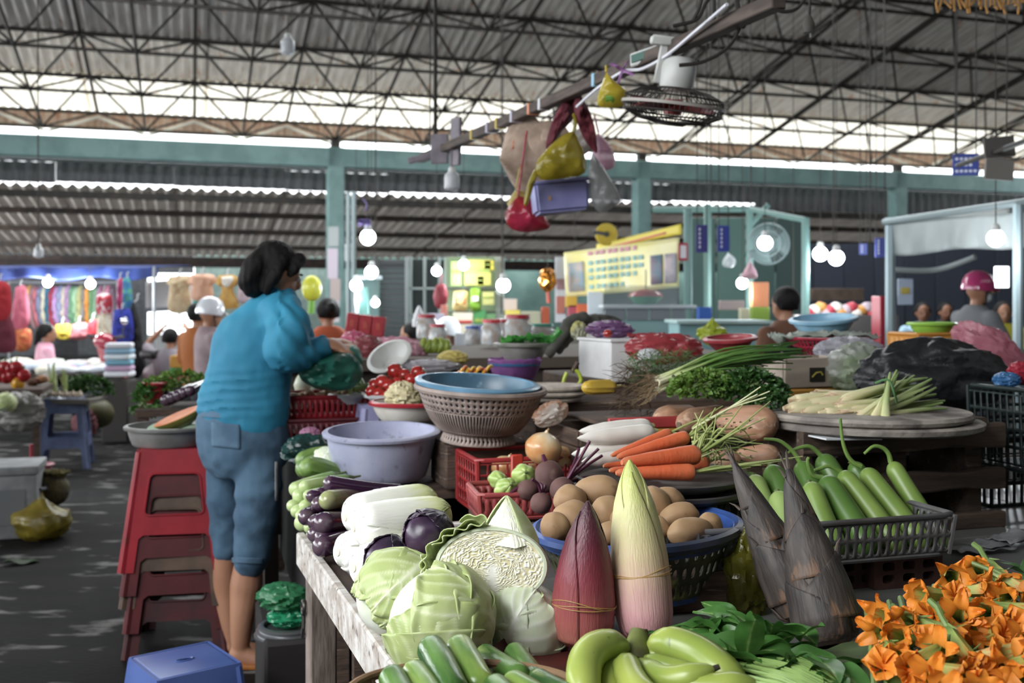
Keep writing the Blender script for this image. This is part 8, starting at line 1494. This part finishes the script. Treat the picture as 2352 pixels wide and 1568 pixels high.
# white awning booth at the right
wa = thing('white_awning', 'white plastic awning with a hanging valance over the right booth', 'awning', P(2200, 530, 6.8)); o0 = P(2200, 530, 6.8); m_aw = mat('white_tarp', 'c9d2d2', c2='b8c2c2', r=.35, scale=3, transl=.25)
obj('valance', grid(lambda u, v: P(2038 + 320 * u, 508 - 20 * u + 78 * v + 4 * sin(u * 9) * v, 7.0 - .9 * u + .03 * sin(u * 30) * v) - o0, 44, 10), m_aw, wa, solid=.004); obj('roof_sheet', grid(lambda u, v: P(2038 + 320 * u, 508 - 20 * u, 7.0 - .9 * u) + V3(.95 * v, 2.2 * v, .22 * v - .06 * sin(pi * v)) - o0, 20, 8), m_aw, wa, solid=.004); obj('front_bar', tube([P(2030, 510, 7.0) - o0, P(2365, 462, 6.0) - o0], .022, 8), M('a5b5b8', .4, metal=.5), wa)
tag(obj('hanging_hose', tube(bez([P(2050, 620, 7.4), P(2150, 620, 7.4), P(2240, 590, 7.2)], 16), .02, 8), M('a8b0b0', .5)), 'pale pipe sagging under the white awning', 'pipe')
ps = thing('wall_poster', 'pale blue poster with yellow figures under the awning', 'poster', P(2080, 665, 8.0)); o0 = P(2080, 665, 8.0); hallbox('sheet', 2062, 2098, 640, 700, 8.0, .01, M('b5c6dc', .5), ps, loc0=o0); hallbox('figure_print', 2070, 2090, 660, 675, 7.99, .006, M('c9b54a', .5), ps, loc0=o0)
single('red_case', 'narrow red cabinet left of the awning post', 'cabinet', 2022, 2042, 680, 1090, 8.0, .2, M('a82338', .4)); single('tan_sunshade', 'brown canvas shade in the dark background', 'canvas', 1866, 1985, 662, 690, 11, .4, mat('tan_canvas', '6d5a4e', c2='5a4a40', r=.8))
tl_ = single('dim_counter', 'long dim counter with goods in the far background right', 'counter', 1846, 2064, 724, 1031, 9.25, .5, M('4a4644', .7))
rng = random.Random(91)
for i in range(16): x = 1860 + 12 * i; c = ('b03040', 'd9d3c9', 'c98a3a', 'b5a0a8')[i % 4]; tag(obj('fruit_pack', blob(.06, .05, .05, .15, 2, i, 14, 10), M(c, .5), loc=P(x, 718 - 6 * (i % 3), 9.4)), '%s packet on the far dim counter, %s from the left' % (('red', 'white', 'amber', 'rose')[i % 4], words_l[i]), 'packet', 'packets on the dim counter')
tp3 = single('neon_tube', 'bright white lit panel at the far right', 'lamp', 2288, 2318, 612, 660, 9.0, .04, mat('panel_lit', 'ffffff', emit='eef6ff', es=3))
# lit bulbs
BL = [(845, 545, 8.5, .05, 'brightest LED bulb with a lilac ribbon, by the teal column', 18), (853, 625, 10, .05, 'lit bulb over the glass cabinet', 16), (818, 655, 11, .05, 'lit bulb low beside the pipes', 12), (1003, 622, 11, .04, 'small lit bulb by the dark red bag', 8), (1065, 608, 10, .04, 'lit bulb in front of the green packets', 14), (1156, 655, 8.5, .045, 'lit bulb at the shop post', 14), (1757, 558, 8.0, .045, 'square bright bulb seen through the round fan', 3), (1884, 583, 9, .05, 'lit bulb, left of the pair over the dim stall', 16), (1921, 592, 8.6, .05, 'lit bulb, right of the pair over the dim stall', 16), (2287, 547, 5.8, .038, 'lit bulb under the white awning', 14), (862, 695, 11, .035, 'small lit bulb inside the cabinet', 4), (1705, 650, 9.2, .04, 'lit bulb inside the teal booth', 10), (1822, 697, 9.5, .03, 'small bright lamp right of the brown T-shirt', 4), (1320, 632, 10.5, .02, 'tiny lit bulb left of the banner', 2)]
for x, y, d, r, l, pw in BL: bulb(l, P(x, y, d), r * 1.25, True, 16, cord=.5, power=pw * .55, group='lit bulbs', shape='round')
hl = thing('lilac_ribbon', 'lilac plastic ribbon on the brightest bulb cord', 'ribbon', P(838, 512, 8.5)); obj('ribbon_strip', crumple(.1, .05, .1, 3), M('9a8ac9', .4), hl, rot=(R(80), 0, 0), solid=.002); obj('ribbon_tail', grid(lambda u, v: V3(.02 * sin(v * 4) + (u - .5) * .02, 0, .1 + .1 * v), 2, 8), M('9a8ac9', .4), hl, solid=.002)
# shop back wall fill and left exit
struct('wall_back_left', box(3.75, .15, 3.0, base=True), mat('grey_green_wall', '7d9089', c2='6a7d77', r=.7), loc=Q(9.6, -.55, 0), rot=(0, 0, TH)); struct('wall_exit_lintel', box(1.3, .15, .9, base=True), MATS['left_back_wall'], loc=Q(9.6, -3.1, 2.1), rot=(0, 0, TH))
struct('wall_left_inner', box(2.2, .2, 3.0, base=True), MATS['left_back_wall'], loc=Q(9.6, -4.7, 0), rot=(0, 0, TH)); struct('wall_left_outer', box(6, .2, 3.0, base=True), MATS['left_back_wall'], loc=Q(9.3, -11.5, 0), rot=(0, 0, TH))
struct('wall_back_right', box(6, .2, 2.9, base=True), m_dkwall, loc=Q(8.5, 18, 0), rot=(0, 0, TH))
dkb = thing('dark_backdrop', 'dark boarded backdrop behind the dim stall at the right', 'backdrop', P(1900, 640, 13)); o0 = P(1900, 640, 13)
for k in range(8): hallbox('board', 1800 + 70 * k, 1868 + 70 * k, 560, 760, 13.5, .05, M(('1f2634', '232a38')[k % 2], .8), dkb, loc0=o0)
# yellow bundle and mid air things over the banner
yb = thing('yellow_fan', 'round yellow fan hanging above the banner', 'fan', mtx=Matrix.Translation(P(1393, 538, 9.2)) @ Matrix.Rotation(R(90), 4, 'X')); obj('disc', lathe([(0, .01), (.09, .01), (.1, 0), (.09, -.01), (0, -.01)], 26), M('b8a02a', .4), yb); obj('hub', lathe([(0, .03), (.02, .03), (.025, .01)], 12), M('3a3a3a', .5), yb); obj('mount_arm', tube([(0, 0, 0), (-.12, .02, 0)], .02, 8), M('4a4a50', .6), yb)
# under the table, left
rng = random.Random(4)
bag('green plastic bag stuffed under the stall table', P(650, 1370, 3.3), .075, .06, .04, film('grn2', '3f8f5f', .85, .2, .3), 61); bag('bright green plastic bag on the metal trays under the table', P(662, 1415, 3.3), .06, .05, .03, film('grn3', '1f9a6a', .9, .2, .3), 62)
for i in range(3): basin('metal_tray', ('lowest', 'middle', 'uppermost')[i] + ' round metal tray stacked under the stall table', 'tray', P(668, 1465 - 9 * i, 3.3), .10 - .006 * i, .015, M('8d8f92', .3, metal=.8), rb=.09, group='metal trays under the table')
tag(obj('low_shelf', box(.4, .5, .3, .01, base=True), M('1f1b1a', .9), loc=(P(690, 1500, 3.35).x + .05, 3.45, 0), rot=(0, 0, TH)), 'dark box under the metal trays', 'box')
